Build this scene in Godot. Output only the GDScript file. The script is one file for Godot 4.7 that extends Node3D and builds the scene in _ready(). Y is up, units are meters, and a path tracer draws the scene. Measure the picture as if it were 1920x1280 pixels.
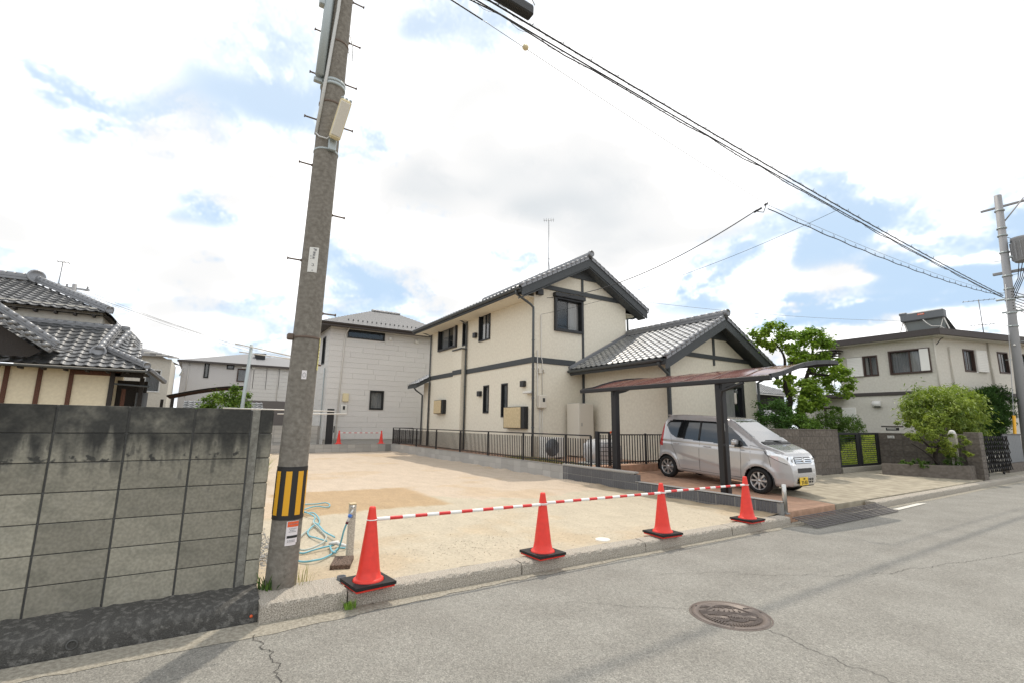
extends Node3D
# A vacant lot between houses, seen from the road. Metres, y up, road surface at y = 0,
# x runs along the road, -z runs into the lot. The lens stands at x = 0, z = 0.

var rng := RandomNumberGenerator.new()
var M := {}
var taken := {}

# ---------------------------------------------------------------- shape builder
class Shape:
	var st := SurfaceTool.new()
	var us := Vector3.ZERO      # planar texture axes, used when not zero
	var vs := Vector3.ZERO
	var uo := Vector2.ZERO
	var col := Color(1, 1, 1)
	var colored := false
	func _init(smooth := false):
		st.begin(Mesh.PRIMITIVE_TRIANGLES)
		sm(smooth)
	func sm(on: bool) -> Shape:
		st.set_smooth_group(0 if on else -1)
		return self
	func uv(u: Vector3, v: Vector3, o := Vector2.ZERO) -> Shape:
		us = u; vs = v; uo = o
		return self
	func v(p: Vector3) -> void:
		if us != Vector3.ZERO:
			st.set_uv(Vector2(p.dot(us) + uo.x, p.dot(vs) + uo.y))
		if colored:
			st.set_color(col)
		st.add_vertex(p)
	func tri(a: Vector3, b: Vector3, c: Vector3) -> void:
		v(a); v(b); v(c)
	func quad(a: Vector3, b: Vector3, c: Vector3, d: Vector3) -> void:
		v(a); v(b); v(c); v(a); v(c); v(d)
	func face(pts: Array, center: Vector3) -> void:     # convex polygon turned away from center
		var n: Vector3 = (pts[2] - pts[0]).cross(pts[1] - pts[0])
		var mid := Vector3.ZERO
		for p in pts: mid += p
		mid /= pts.size()
		var q := pts
		if n.dot(mid - center) < 0.0:
			q = pts.duplicate(); q.reverse()
		for i in range(1, q.size() - 1):
			tri(q[0], q[i], q[i + 1])
	func box(c: Vector3, s: Vector3, b := Basis()) -> Shape:
		var x := b.x * s.x * 0.5
		var y := b.y * s.y * 0.5
		var z := b.z * s.z * 0.5
		quad(c - x + y + z, c + x + y + z, c + x - y + z, c - x - y + z)
		quad(c + x + y - z, c - x + y - z, c - x - y - z, c + x - y - z)
		quad(c + x + y + z, c + x + y - z, c + x - y - z, c + x - y + z)
		quad(c - x + y - z, c - x + y + z, c - x - y + z, c - x - y - z)
		quad(c - x + y - z, c + x + y - z, c + x + y + z, c - x + y + z)
		quad(c - x - y + z, c + x - y + z, c + x - y - z, c - x - y - z)
		return self
	func span(a: Vector3, b: Vector3) -> Shape:          # axis-aligned box between two corners
		return box((a + b) * 0.5, (b - a).abs())
	func bev(c: Vector3, s: Vector3, e: float, b := Basis()) -> Shape:   # box with chamfered edges
		var h := s * 0.5
		var P := func(sx, sy, sz, ax):                    # corner vertex lying on the face of axis ax
			var p := Vector3(sx * h.x, sy * h.y, sz * h.z)
			var i := Vector3(sx, sy, sz) * e
			i[ax] = 0.0
			return c + b * (p - i)
		for ax in 3:
			for sg in [-1.0, 1.0]:
				var ring := []
				for k in [[-1.0, -1.0], [1.0, -1.0], [1.0, 1.0], [-1.0, 1.0]]:
					var q := [0.0, 0.0, 0.0]
					q[ax] = sg; q[(ax + 1) % 3] = k[0]; q[(ax + 2) % 3] = k[1]
					ring.append(P.call(q[0], q[1], q[2], ax))
				face(ring, c)
		for ax in 3:
			var a1 := (ax + 1) % 3
			var a2 := (ax + 2) % 3
			for k in [[-1.0, -1.0], [1.0, -1.0], [1.0, 1.0], [-1.0, 1.0]]:
				var q := [0.0, 0.0, 0.0]
				var w := [0.0, 0.0, 0.0]
				q[a1] = k[0]; q[a2] = k[1]; w[a1] = k[0]; w[a2] = k[1]
				q[ax] = -1.0; w[ax] = 1.0
				face([P.call(q[0], q[1], q[2], a1), P.call(w[0], w[1], w[2], a1), P.call(w[0], w[1], w[2], a2), P.call(q[0], q[1], q[2], a2)], c)
		for sx in [-1.0, 1.0]:
			for sy in [-1.0, 1.0]:
				for sz in [-1.0, 1.0]:
					face([P.call(sx, sy, sz, 0), P.call(sx, sy, sz, 1), P.call(sx, sy, sz, 2)], c)
		return self
	func tube(pts: Array, r, sides := 8, caps := true) -> Shape:   # r: number or one radius for each point
		var n := pts.size()
		var rings := []
		var up := Vector3.UP
		var d0: Vector3 = (pts[1] - pts[0]).normalized()
		if absf(d0.dot(up)) > 0.9: up = Vector3.RIGHT
		var side := d0.cross(up).normalized()
		for i in n:
			var d: Vector3 = (pts[mini(i + 1, n - 1)] - pts[maxi(i - 1, 0)]).normalized()
			side = (side - d * side.dot(d)).normalized()
			var w := d.cross(side)
			var rr: float = r[i] if r is Array else r
			var ring := []
			for k in sides:
				var a := TAU * k / sides
				ring.append(pts[i] + (side * cos(a) + w * sin(a)) * rr)
			rings.append(ring)
		for i in n - 1:
			for k in sides:
				var l := (k + 1) % sides
				quad(rings[i][k], rings[i + 1][k], rings[i + 1][l], rings[i][l])
		if caps:
			for k in range(1, sides - 1):
				tri(rings[0][0], rings[0][k], rings[0][k + 1])
				tri(rings[n - 1][0], rings[n - 1][k + 1], rings[n - 1][k])
		return self
	func lathe(prof: Array, seg: int, o := Vector3.ZERO, b := Basis()) -> Shape:   # prof: Vector2(radius, height), bottom to top
		for i in prof.size() - 1:
			for k in seg:
				var a := TAU * k / seg
				var c := TAU * (k + 1) / seg
				var p: Vector2 = prof[i]
				var q: Vector2 = prof[i + 1]
				var A := o + b * Vector3(p.x * cos(a), p.y, p.x * sin(a))
				var B := o + b * Vector3(q.x * cos(a), q.y, q.x * sin(a))
				var C := o + b * Vector3(q.x * cos(c), q.y, q.x * sin(c))
				var D := o + b * Vector3(p.x * cos(c), p.y, p.x * sin(c))
				if p.x < 1e-6: tri(A, C, B)
				elif q.x < 1e-6: tri(A, D, B)
				else: quad(D, C, B, A)
		return self
	func prism(poly: PackedVector2Array, d0: float, d1: float, o: Vector3, u: Vector3, w: Vector3) -> Shape:   # outline in the plane u, w; depth along u x w
		var nrm := u.cross(w)
		var cw := Geometry2D.is_polygon_clockwise(poly)
		var t := Geometry2D.triangulate_polygon(poly)
		var P := func(i, d): return o + u * poly[i].x + w * poly[i].y + nrm * d
		for i in range(0, t.size(), 3):
			var a := t[i]; var b2 := t[i + 1]; var c := t[i + 2]
			var ar := (poly[b2] - poly[a]).cross(poly[c] - poly[a])
			if ar > 0.0:
				var s := b2; b2 = c; c = s
			tri(P.call(a, d1), P.call(b2, d1), P.call(c, d1))
			tri(P.call(a, d0), P.call(c, d0), P.call(b2, d0))
		var n := poly.size()
		for i in n:
			var j := (i + 1) % n
			if not cw: quad(P.call(i, d1), P.call(j, d1), P.call(j, d0), P.call(i, d0))
			else: quad(P.call(j, d1), P.call(i, d1), P.call(i, d0), P.call(j, d0))
		return self
	func wall(o: Vector3, u: Vector3, w: Vector3, wd: float, ht: float, holes: Array, reveal := 0.08) -> Shape:
		# a wall face with rectangular openings [u0, v0, u1, v1]; the outside is on the side of u x w
		var xs := [0.0, wd]
		var ys := [0.0, ht]
		for h in holes:
			xs.append_array([h[0], h[2]]); ys.append_array([h[1], h[3]])
		xs.sort(); ys.sort()
		for i in xs.size() - 1:
			for j in ys.size() - 1:
				if xs[i + 1] - xs[i] < 1e-4 or ys[j + 1] - ys[j] < 1e-4: continue
				var mx: float = (xs[i] + xs[i + 1]) / 2
				var my: float = (ys[j] + ys[j + 1]) / 2
				var open := false
				for h in holes:
					if mx > h[0] and mx < h[2] and my > h[1] and my < h[3]: open = true
				if open: continue
				quad(o + u * xs[i] + w * ys[j + 1], o + u * xs[i + 1] + w * ys[j + 1], o + u * xs[i + 1] + w * ys[j], o + u * xs[i] + w * ys[j])
		var nn := u.cross(w) * -reveal
		for h in holes:
			var a: Vector3 = o + u * h[0] + w * h[1]
			var b: Vector3 = o + u * h[2] + w * h[1]
			var c: Vector3 = o + u * h[2] + w * h[3]
			var d: Vector3 = o + u * h[0] + w * h[3]
			quad(a, b, b + nn, a + nn); quad(b, c, c + nn, b + nn); quad(c, d, d + nn, c + nn); quad(d, a, a + nn, d + nn)
		return self
	func mesh(m: Material) -> ArrayMesh:
		st.generate_normals()
		st.index()
		var r := st.commit()
		r.surface_set_material(0, m)
		return r

# ---------------------------------------------------------------- scene tree helpers
func numbered(called: String) -> String:
	var n: int = taken.get(called, 0)
	taken[called] = n + 1
	return called if n == 0 else "%s_%03d" % [called, n]

func thing(called: String, label: String, category: String, at := Vector3.ZERO, group := "") -> Node3D:
	var o := Node3D.new()
	o.name = numbered(called)
	add_child(o, true)
	o.position = at
	meta(o, label, category, group)
	return o

func meta(o: Node, label: String, category: String, group := "") -> void:
	o.set_meta("label", label); o.set_meta("category", category)
	if group: o.set_meta("group", group)

func origin_of(n: Node) -> Vector3:
	var p := Vector3.ZERO
	while n is Node3D and n != self:
		p += (n as Node3D).position
		n = n.get_parent()
	return p

# commits a shape modelled in world metres as one named mesh under its parent
func put(s: Shape, called: String, m: Material, parent: Node = self) -> MeshInstance3D:
	var o := MeshInstance3D.new()
	o.mesh = s.mesh(m)
	if parent == self:
		o.name = numbered(called)
	else:
		o.name = called
		o.position = -origin_of(parent)
	parent.add_child(o, true)
	return o

func piece(me: Mesh, called: String, parent: Node, x: Transform3D) -> MeshInstance3D:   # one of many alike pieces sharing a mesh
	var o := MeshInstance3D.new()
	o.mesh = me
	o.name = called
	o.transform = Transform3D(x.basis, x.origin - origin_of(parent))
	parent.add_child(o, true)
	return o

func structure(s: Shape, called: String, m: Material) -> MeshInstance3D:
	var o := put(s, called, m)
	o.set_meta("kind", "structure")
	return o

func V(x: float, y: float, z: float) -> Vector3: return Vector3(x, y, z)
func R(a: float, b: float) -> float: return rng.randf_range(a, b)

# ---------------------------------------------------------------- materials
func lin(r: float, g: float, b: float) -> Color: return Color(r, g, b).linear_to_srgb()

func mat(called: String, r: float, g: float, b: float, rough := 0.8, metal := 0.0) -> StandardMaterial3D:
	var m := StandardMaterial3D.new()
	m.resource_name = called
	m.albedo_color = lin(r, g, b)
	m.roughness = rough
	m.metallic = metal
	M[called] = m
	return m

func nbytes(size: int, freq: float, oct: int, sd: int, kind := FastNoiseLite.TYPE_SIMPLEX_SMOOTH) -> PackedByteArray:
	var n := FastNoiseLite.new()
	n.seed = sd; n.frequency = freq; n.fractal_octaves = oct; n.noise_type = kind
	n.fractal_type = FastNoiseLite.FRACTAL_FBM if oct > 1 else FastNoiseLite.FRACTAL_NONE
	var im := n.get_seamless_image(size, size, false, false, 0.12, true)
	im.convert(Image.FORMAT_L8)
	return im.get_data()

func grey(bytes: PackedByteArray, size: int) -> ImageTexture:
	return ImageTexture.create_from_image(Image.create_from_data(size, size, false, Image.FORMAT_L8, bytes))

func bump(bytes: PackedByteArray, size: int, strength: float) -> ImageTexture:
	var im := Image.create_from_data(size, size, false, Image.FORMAT_L8, bytes)
	im.convert(Image.FORMAT_RGBA8)
	im.bump_map_to_normal_map(strength)
	return ImageTexture.create_from_image(im)

# colour texture from a grain that moves the colour by +-amount round 1
func tint(bytes: PackedByteArray, size: int, amount: float, warm := 0.0) -> ImageTexture:
	var d := PackedByteArray()
	d.resize(size * size * 3)
	for i in size * size:
		var t := (bytes[i] / 255.0 - 0.5) * 2.0
		var f := 1.0 - amount + amount * t
		d[i * 3] = int(clampf(255.0 * f, 0, 255))
		d[i * 3 + 1] = int(clampf(255.0 * (f - warm * (0.5 - 0.5 * t)), 0, 255))
		d[i * 3 + 2] = int(clampf(255.0 * (f - 2.0 * warm * (0.5 - 0.5 * t)), 0, 255))
	return ImageTexture.create_from_image(Image.create_from_data(size, size, false, Image.FORMAT_RGB8, d))

func tri_tex(m: StandardMaterial3D, alb: Texture2D, nrm: Texture2D, per_metre: float, nscale := 1.0, world := true) -> StandardMaterial3D:
	if alb: m.albedo_texture = alb
	if nrm:
		m.normal_enabled = true; m.normal_texture = nrm; m.normal_scale = nscale
	m.uv1_triplanar = true; m.uv1_world_triplanar = world
	m.uv1_scale = Vector3.ONE * per_metre
	return m

# ---------------------------------------------------------------- camera, sky, sun
const SUN_TO := Vector3(0.268, 0.902, -0.338)

func camera_and_light() -> void:
	var cam := Camera3D.new()
	cam.name = "camera"
	cam.fov = 71.12
	cam.far = 4000.0
	var yaw := deg_to_rad(32.525)
	var pitch := deg_to_rad(9.816)
	var roll := deg_to_rad(0.789)
	var f := V(sin(yaw) * cos(pitch), sin(pitch), -cos(yaw) * cos(pitch))
	var r := V(cos(yaw), 0, sin(yaw))
	var u := r.cross(f)
	cam.basis = Basis(r * cos(roll) + u * sin(roll), u * cos(roll) - r * sin(roll), -f)
	cam.position = V(0, 1.62, 0)
	add_child(cam)
	cam.current = true

	var env := Environment.new()
	env.background_mode = Environment.BG_SKY
	env.tonemap_mode = Environment.TONE_MAPPER_LINEAR
	env.tonemap_exposure = 1.0
	env.background_energy_multiplier = 1.0
	env.sdfgi_enabled = true; env.ssao_enabled = true; env.ssil_enabled = true
	var pan := PanoramaSkyMaterial.new()
	pan.panorama = cloudy_sky()
	var sky := Sky.new()
	sky.sky_material = pan
	env.sky = sky
	var we := WorldEnvironment.new()
	we.name = "daylight"
	we.environment = env
	add_child(we)

	var sun := DirectionalLight3D.new()
	sun.name = "sun"
	sun.light_energy = 0.85
	sun.light_angular_distance = 0.9
	sun.light_color = Color(1.0, 0.96, 0.9)
	sun.shadow_enabled = true
	sun.look_at_from_position(SUN_TO * 50.0, Vector3.ZERO, V(0, 0, 1))
	add_child(sun)

# clouds as azimuth (degrees from -z towards +x), height, radii, and what they do: blue gaps are negative, banks positive
const CLOUD_MARKS := [[-15.6, 24.7, 3.5, 1.1, -0.70], [-0.6, 31.7, 5.5, 1.7, -0.85], [3.4, 33.8, 1.6, 0.9, -0.40], [0.2, 21.1, 3.6, 1.6, -1.00], [-4.6, 10.5, 4.6, 4.1, -0.55], [-6.2, 7.2, 4.7, 2.0, -0.50], [26.8, 42.8, 10.7, 2.0, -0.50], [16.3, 41.7, 2.2, 1.1, -0.50], [67.7, 19.1, 5.9, 3.6, -0.80], [77.0, 14.6, 4.1, 2.7, -1.00], [70.4, 10.3, 9.1, 1.6, -0.90], [63.3, 11.6, 5.8, 1.4, -0.70], [49.7, 14.5, 5.4, 1.8, -0.40], [18.9, 13.7, 8.0, 1.9, -0.35], [80.1, 17.9, 1.9, 3.0, -0.50], [0.8, 20.0, 4.4, 2.1, -0.30], [70.0, 14.6, 3.6, 0.8, 1.00], [62.2, 16.8, 3.3, 2.3, 1.10], [73.3, 14.9, 1.9, 0.7, 0.50], [79.5, 15.8, 1.9, 0.8, 0.50], [69.4, 8.4, 13.9, 1.7, 0.90], [45.3, 33.9, 26.4, 6.8, 0.60], [-13.4, 30.6, 7.8, 3.5, 0.60], [-10.7, 14.8, 5.4, 3.2, 0.60], [-3.9, 15.8, 2.6, 2.5, 0.50], [2.7, 16.0, 4.5, 2.7, 0.40], [-3.1, 8.9, 3.9, 1.5, 0.70], [21.5, 26.0, 8.5, 5.2, 0.50], [42.4, 25.2, 10.5, 5.3, 0.60], [53.7, 11.2, 6.8, 1.2, 0.50]]
const GREY_MARKS := [[21.5, 26.0, 6.2, 3.8, 0.75], [42.4, 25.2, 8.6, 4.4, 0.85], [32.2, 28.3, 5.5, 3.4, 0.35], [56.0, 22.1, 7.4, 3.4, 0.40], [-6.3, 24.3, 5.9, 1.9, 0.20], [10.0, 26.8, 4.7, 2.7, 0.20]]

func cloudy_sky() -> ImageTexture:
	var w := 2048
	var h := w / 2
	var im := Image.create(w, h, false, Image.FORMAT_RGBF)
	var n := FastNoiseLite.new()
	n.seed = 11; n.noise_type = FastNoiseLite.TYPE_SIMPLEX_SMOOTH; n.frequency = 1.9
	n.fractal_type = FastNoiseLite.FRACTAL_FBM; n.fractal_octaves = 6; n.fractal_gain = 0.55
	n.domain_warp_enabled = true
	n.domain_warp_amplitude = 0.22; n.domain_warp_frequency = 2.2
	var g := FastNoiseLite.new()
	g.seed = 5; g.noise_type = FastNoiseLite.TYPE_SIMPLEX_SMOOTH; g.frequency = 1.3
	g.fractal_type = FastNoiseLite.FRACTAL_FBM; g.fractal_octaves = 3
	im.fill(Color(0.45, 0.43, 0.38))
	for j in h / 2 + 1:
		var el := PI * (0.5 - (j + 0.5) / h)
		var eld := rad_to_deg(el)
		var ce := cos(el)
		var se := sin(el)
		var squash := 1.0 / (0.28 + maxf(se, 0.0))       # the cloud layer closes up with distance
		var near := []
		var nearg := []
		for q in CLOUD_MARKS:
			if absf(eld - q[1]) < 2.4 * q[3] + 2.5: near.append(q)
		for q in GREY_MARKS:
			if absf(eld - q[1]) < 2.4 * q[3] + 2.5: nearg.append(q)
		var up := clampf(eld / 50.0, 0.0, 1.0)
		var blue := Color(0.52, 0.73, 0.98).lerp(Color(0.72, 0.84, 0.99), up)
		blue = blue.lerp(Color(0.84, 0.92, 1.0), clampf(1.0 - eld / 10.0, 0, 1) * 0.8)
		for i in w:
			var az := TAU * (i + 0.5) / w                  # 0 is -z, growing towards +x
			if az > PI: az -= TAU
			var px := sin(az) * ce * squash
			var pz := -cos(az) * ce * squash
			var base := n.get_noise_3d(px, se * 0.6, pz)
			var soft := g.get_noise_3d(px * 1.4 + 7.0, se, pz * 1.4)
			var c := base * 0.95 + 0.25
			var shade := soft * 0.7 + 0.0
			var azd := rad_to_deg(az)
			if azd > -45.0 and azd < 115.0:
				var wa := azd + 9.0 * soft + 5.0 * base
				var we := eld + 3.0 * base - 1.2 * soft
				for q in near:
					var a: float = (wa - q[0]) / q[2]
					var b: float = (we - q[1]) / q[3]
					var e := a * a + b * b
					if e < 5.0: c += (0.6 if q[0] < 40.0 and q[4] < 0.0 else 1.0) * q[4] * exp(-e)
				for q in nearg:
					var a: float = (wa - q[0]) / q[2]
					var b: float = (we - q[1]) / q[3]
					var e := a * a + b * b
					if e < 5.0: shade += 0.72 * q[4] * exp(-e)
			var cover := pow(smoothstep(-0.5, 0.38, c), 2.6)
			var lum := lerpf(1.62, 1.0, smoothstep(0.0, 0.28, shade))
			var white := Color(lum, lum * 0.995, lum * 0.99).lerp(Color(0.72, 0.765, 0.80), smoothstep(0.16, 1.1, shade))
			im.set_pixel(i, j, blue.lerp(white, cover))
	return ImageTexture.create_from_image(im)

# ---------------------------------------------------------------- materials of the place
func materials() -> void:
	var fine := nbytes(512, 0.12, 3, 3)
	var grain := nbytes(512, 0.35, 2, 8, FastNoiseLite.TYPE_VALUE)
	var blot := nbytes(512, 0.012, 5, 21)
	var streak := nbytes(512, 0.03, 4, 33)
	var fine_n := bump(fine, 512, 3.0)
	var grain_n := bump(grain, 512, 4.0)
	var plaster := tint(blot, 512, 0.03, 0.006)
	# asphalt: pale worn binder with bright and dark stones
	var asp := PackedByteArray(); asp.resize(1024 * 1024 * 3)
	var r2 := RandomNumberGenerator.new(); r2.seed = 77
	var a1 := nbytes(1024, 0.05, 4, 91)
	var a2 := nbytes(1024, 0.45, 2, 92, FastNoiseLite.TYPE_VALUE)
	for i in 1024 * 1024:
		var t := 0.56 + 0.05 * (a1[i] / 255.0 - 0.5) + 0.22 * (a2[i] / 255.0 - 0.5)
		var q := r2.randi() % 100
		if q < 5: t += 0.17
		elif q < 11: t -= 0.15
		var b := clampf(t, 0, 1) * 255.0
		asp[i * 3] = int(b); asp[i * 3 + 1] = int(b * 0.995); asp[i * 3 + 2] = int(b * 0.965)
	var asphalt := mat("asphalt", 1, 1, 1, 0.9)
	asphalt.albedo_color = Color(0.96, 0.95, 0.93)
	asphalt.albedo_texture = ImageTexture.create_from_image(Image.create_from_data(1024, 1024, false, Image.FORMAT_RGB8, asp))
	asphalt.normal_enabled = true; asphalt.normal_texture = bump(a2, 1024, 2.5); asphalt.normal_scale = 0.8
	asphalt.uv1_triplanar = true; asphalt.uv1_world_triplanar = true; asphalt.uv1_scale = Vector3.ONE * 0.27
	asphalt.detail_enabled = true
	asphalt.detail_blend_mode = BaseMaterial3D.BLEND_MODE_MUL
	asphalt.detail_albedo = tint(nbytes(512, 0.014, 5, 55), 512, 0.055, 0.005)
	asphalt.detail_uv_layer = BaseMaterial3D.DETAIL_UV_2
	asphalt.uv2_triplanar = true; asphalt.uv2_world_triplanar = true; asphalt.uv2_scale = Vector3.ONE * 0.16
	tri_tex(mat("gutter_concrete", 0.42, 0.39, 0.32, 0.92), tint(nbytes(512, 0.05, 5, 41), 512, 0.13, 0.01), grain_n, 0.9)
	tri_tex(mat("kerb_concrete", 0.76, 0.70, 0.60, 0.92), tint(nbytes(512, 0.09, 5, 43), 512, 0.30, 0.01), bump(nbytes(512, 0.09, 4, 44), 512, 3.0), 1.6, 0.45)
	tri_tex(mat("earth", 0.30, 0.25, 0.18, 0.95), plaster, grain_n, 0.5)
	tri_tex(mat("drive_pink", 0.56, 0.35, 0.24, 0.9), tint(nbytes(512, 0.02, 5, 46), 512, 0.08, 0.01), grain_n, 0.45, 0.5)
	tri_tex(mat("drive_beige", 0.43, 0.385, 0.295, 0.9), tint(nbytes(512, 0.014, 5, 47), 512, 0.12, 0.01), grain_n, 0.35, 0.4)
	for k in 4:
		var f: float = [1.0, 0.93, 1.07, 0.88][k]
		tri_tex(mat("block_new_%d" % k, 0.50 * f, 0.485 * f, 0.455 * f, 0.92), tint(nbytes(256, 0.08, 4, 60 + k), 256, 0.08, 0.01), grain_n, 1.7, 0.5)
		tri_tex(mat("block_brown_%d" % k, 0.19 * f, 0.165 * f, 0.14 * f, 0.92), tint(nbytes(256, 0.04, 4, 64 + k), 256, 0.14, 0.01), grain_n, 0.8, 0.5)
		var rib := tint(nbytes(256, 0.3, 3, 70 + k, FastNoiseLite.TYPE_CELLULAR), 256, 0.35, 0.0)
		tri_tex(mat("block_slate_%d" % k, 0.36 * f, 0.36 * f, 0.375 * f, 0.85), rib, grain_n, 3.0, 1.0)
	tri_tex(mat("mortar", 0.26, 0.25, 0.23, 0.95), null, grain_n, 2.0)
	tri_tex(mat("mortar_dark", 0.10, 0.10, 0.095, 0.95), null, grain_n, 2.0)
	tri_tex(mat("pier_concrete", 0.29, 0.285, 0.25, 0.92), tint(nbytes(512, 0.03, 4, 105), 512, 0.14, 0.01), grain_n, 0.8, 0.5)
	# footing: black algae film broken by pale lichen and washed spots
	var fo := nbytes(512, 0.035, 5, 106)
	var fo2 := nbytes(512, 0.22, 3, 107)
	for i in 512 * 512:
		var k := smoothstep(0.52, 0.80, fo[i] / 255.0) * 0.42 + smoothstep(0.70, 0.88, fo2[i] / 255.0) * 0.45
		fo[i] = int(clampf(76.0 + 90.0 * k + 22.0 * (fo2[i] / 255.0 - 0.5), 0, 255))
	var fm := mat("footing_concrete", 0.84, 0.81, 0.74, 0.95)
	tri_tex(fm, grey(fo, 512), grain_n, 0.75, 0.8)
	# house walls
	tri_tex(mat("stucco", 0.76, 0.715, 0.60, 0.93), plaster, fine_n, 1.2, 0.12)
	tri_tex(mat("stucco_white", 0.64, 0.615, 0.55, 0.93), plaster, fine_n, 1.2, 0.12)
	tri_tex(mat("plaster_cream", 0.78, 0.70, 0.52, 0.93), plaster, fine_n, 1.0, 0.12)
	tri_tex(mat("siding", 0.745, 0.735, 0.715, 0.85), tint(streak, 512, 0.06, 0.01), fine_n, 1.5, 0.4)
	tri_tex(mat("siding_b", 0.725, 0.715, 0.695, 0.85), tint(streak, 512, 0.06, 0.01), fine_n, 1.5, 0.4)
	tri_tex(mat("siding_grey", 0.62, 0.61, 0.61, 0.85), tint(streak, 512, 0.06, 0.01), fine_n, 1.5, 0.4)
	tri_tex(mat("siding_dark", 0.17, 0.155, 0.15, 0.85), tint(streak, 512, 0.06, 0.01), fine_n, 1.5, 0.4)
	tri_tex(mat("trim_slate", 0.065, 0.073, 0.078, 0.6), tint(streak, 512, 0.12), fine_n, 2.0, 0.3)
	tri_tex(mat("trim_brown", 0.075, 0.062, 0.058, 0.6), tint(streak, 512, 0.12), fine_n, 2.0, 0.3)
	tri_tex(mat("wood_red", 0.22, 0.085, 0.045, 0.7), tint(streak, 512, 0.3), fine_n, 2.0, 0.5)
	tri_tex(mat("wood_dark", 0.055, 0.045, 0.04, 0.7), tint(streak, 512, 0.3), fine_n, 2.0, 0.5)
	mat("gutter_slate", 0.07, 0.08, 0.085, 0.35)
	mat("gutter_white", 0.62, 0.60, 0.56, 0.4)
	for k in 3:
		var f: float = [1.0, 0.8, 1.22][k]
		var t := mat("tile_%d" % k, 0.33 * f, 0.335 * f, 0.34 * f, 0.36, 0.5)
		tri_tex(t, tint(nbytes(256, 0.06, 3, 80 + k), 256, 0.25), null, 1.5)
	for k in 3:
		var f: float = [1.0, 0.9, 1.1][k]
		var t := mat("silver_tile_%d" % k, 0.60 * f, 0.61 * f, 0.62 * f, 0.28, 0.8)
		tri_tex(t, tint(nbytes(256, 0.06, 3, 83 + k), 256, 0.12), null, 1.5)
	mat("ridge_tile", 0.22, 0.225, 0.235, 0.4, 0.45)
	tri_tex(mat("slate_roof", 0.40, 0.40, 0.405, 0.5), tint(nbytes(256, 0.05, 3, 87), 256, 0.2), grain_n, 1.2, 0.4)
	mat("slate_roof_b", 0.19, 0.19, 0.195, 0.6)
	# frames, glass
	mat("frame_black", 0.012, 0.013, 0.015, 0.45)
	mat("frame_brown", 0.07, 0.045, 0.038, 0.45, 0.3)
	mat("frame_white", 0.66, 0.66, 0.64, 0.5)
	var gl := mat("pane_glass", 0.55, 0.62, 0.62, 0.04)
	gl.albedo_color = Color(0.16, 0.2, 0.21, 0.35); gl.transparency = BaseMaterial3D.TRANSPARENCY_ALPHA; gl.metallic_specular = 0.71
	mat("room_dark", 0.05, 0.052, 0.055, 0.9)
	mat("curtain", 0.62, 0.62, 0.60, 0.9)
	mat("curtain_grey", 0.36, 0.37, 0.38, 0.9)
	tri_tex(mat("shutter_white", 0.80, 0.79, 0.75, 0.6), null, null, 1.0)
	tri_tex(mat("beige_panel", 0.62, 0.50, 0.30, 0.7), tint(blot, 512, 0.05, 0.01), null, 1.3)
	mat("box_beige", 0.62, 0.58, 0.50, 0.5)
	mat("box_cream", 0.66, 0.57, 0.36, 0.5)
	mat("box_white", 0.66, 0.65, 0.61, 0.45)
	mat("black_plastic", 0.02, 0.021, 0.023, 0.45)
	mat("black_metal", 0.010, 0.010, 0.012, 0.5)
	mat("grey_metal", 0.30, 0.31, 0.32, 0.45, 0.7)
	mat("rust_metal", 0.16, 0.12, 0.095, 0.7, 0.4)
	mat("steel", 0.60, 0.59, 0.56, 0.28, 0.95)
	mat("galvanised", 0.38, 0.42, 0.42, 0.5, 0.6)
	mat("pole_paint", 0.28, 0.28, 0.285, 0.6)
	tri_tex(mat("pole_concrete", 0.27, 0.25, 0.215, 0.9), tint(nbytes(512, 0.03, 5, 95), 512, 0.14, 0.015), grain_n, 1.1, 0.5)
	mat("cable_black", 0.016, 0.016, 0.018, 0.55)
	mat("cable_white", 0.55, 0.55, 0.53, 0.5)
	tri_tex(mat("cone_red", 0.84, 0.042, 0.024, 0.45), tint(nbytes(256, 0.02, 4, 108), 256, 0.05), null, 2.2)
	tri_tex(mat("rubber", 0.035, 0.034, 0.034, 0.8), tint(nbytes(256, 0.1, 4, 97), 256, 0.5), null, 4.0)
	mat("bar_white", 0.80, 0.79, 0.76, 0.4)
	mat("bar_red", 0.62, 0.03, 0.03, 0.4)
	mat("hose_blue", 0.16, 0.42, 0.50, 0.4)
	mat("hose_pale", 0.40, 0.44, 0.40, 0.45)
	mat("hose_white", 0.62, 0.62, 0.60, 0.5)
	tri_tex(mat("tap_post", 0.66, 0.63, 0.55, 0.6), tint(nbytes(256, 0.06, 3, 98), 256, 0.15, 0.02), null, 3.0)
	tri_tex(mat("old_brick", 0.36, 0.25, 0.19, 0.9), tint(nbytes(256, 0.06, 4, 99), 256, 0.4, 0.03), grain_n, 3.0)
	mat("lid_white", 0.72, 0.70, 0.63, 0.6)
	mat("pvc_grey", 0.13, 0.14, 0.15, 0.5)
	mat("warn_black", 0.014, 0.013, 0.013, 0.55)
	mat("warn_yellow", 0.72, 0.36, 0.012, 0.5)
	mat("paper_white", 0.74, 0.70, 0.70, 0.8)
	mat("paper_yellow", 0.68, 0.62, 0.25, 0.8)
	mat("print_red", 0.74, 0.12, 0.035, 0.7)
	mat("print_black", 0.02, 0.02, 0.02, 0.7)
	mat("print_grey", 0.25, 0.25, 0.26, 0.7)
	tri_tex(mat("iron_brown", 0.26, 0.215, 0.19, 0.5, 0.2), tint(nbytes(256, 0.12, 4, 101), 256, 0.25, 0.02), null, 3.0)
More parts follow.
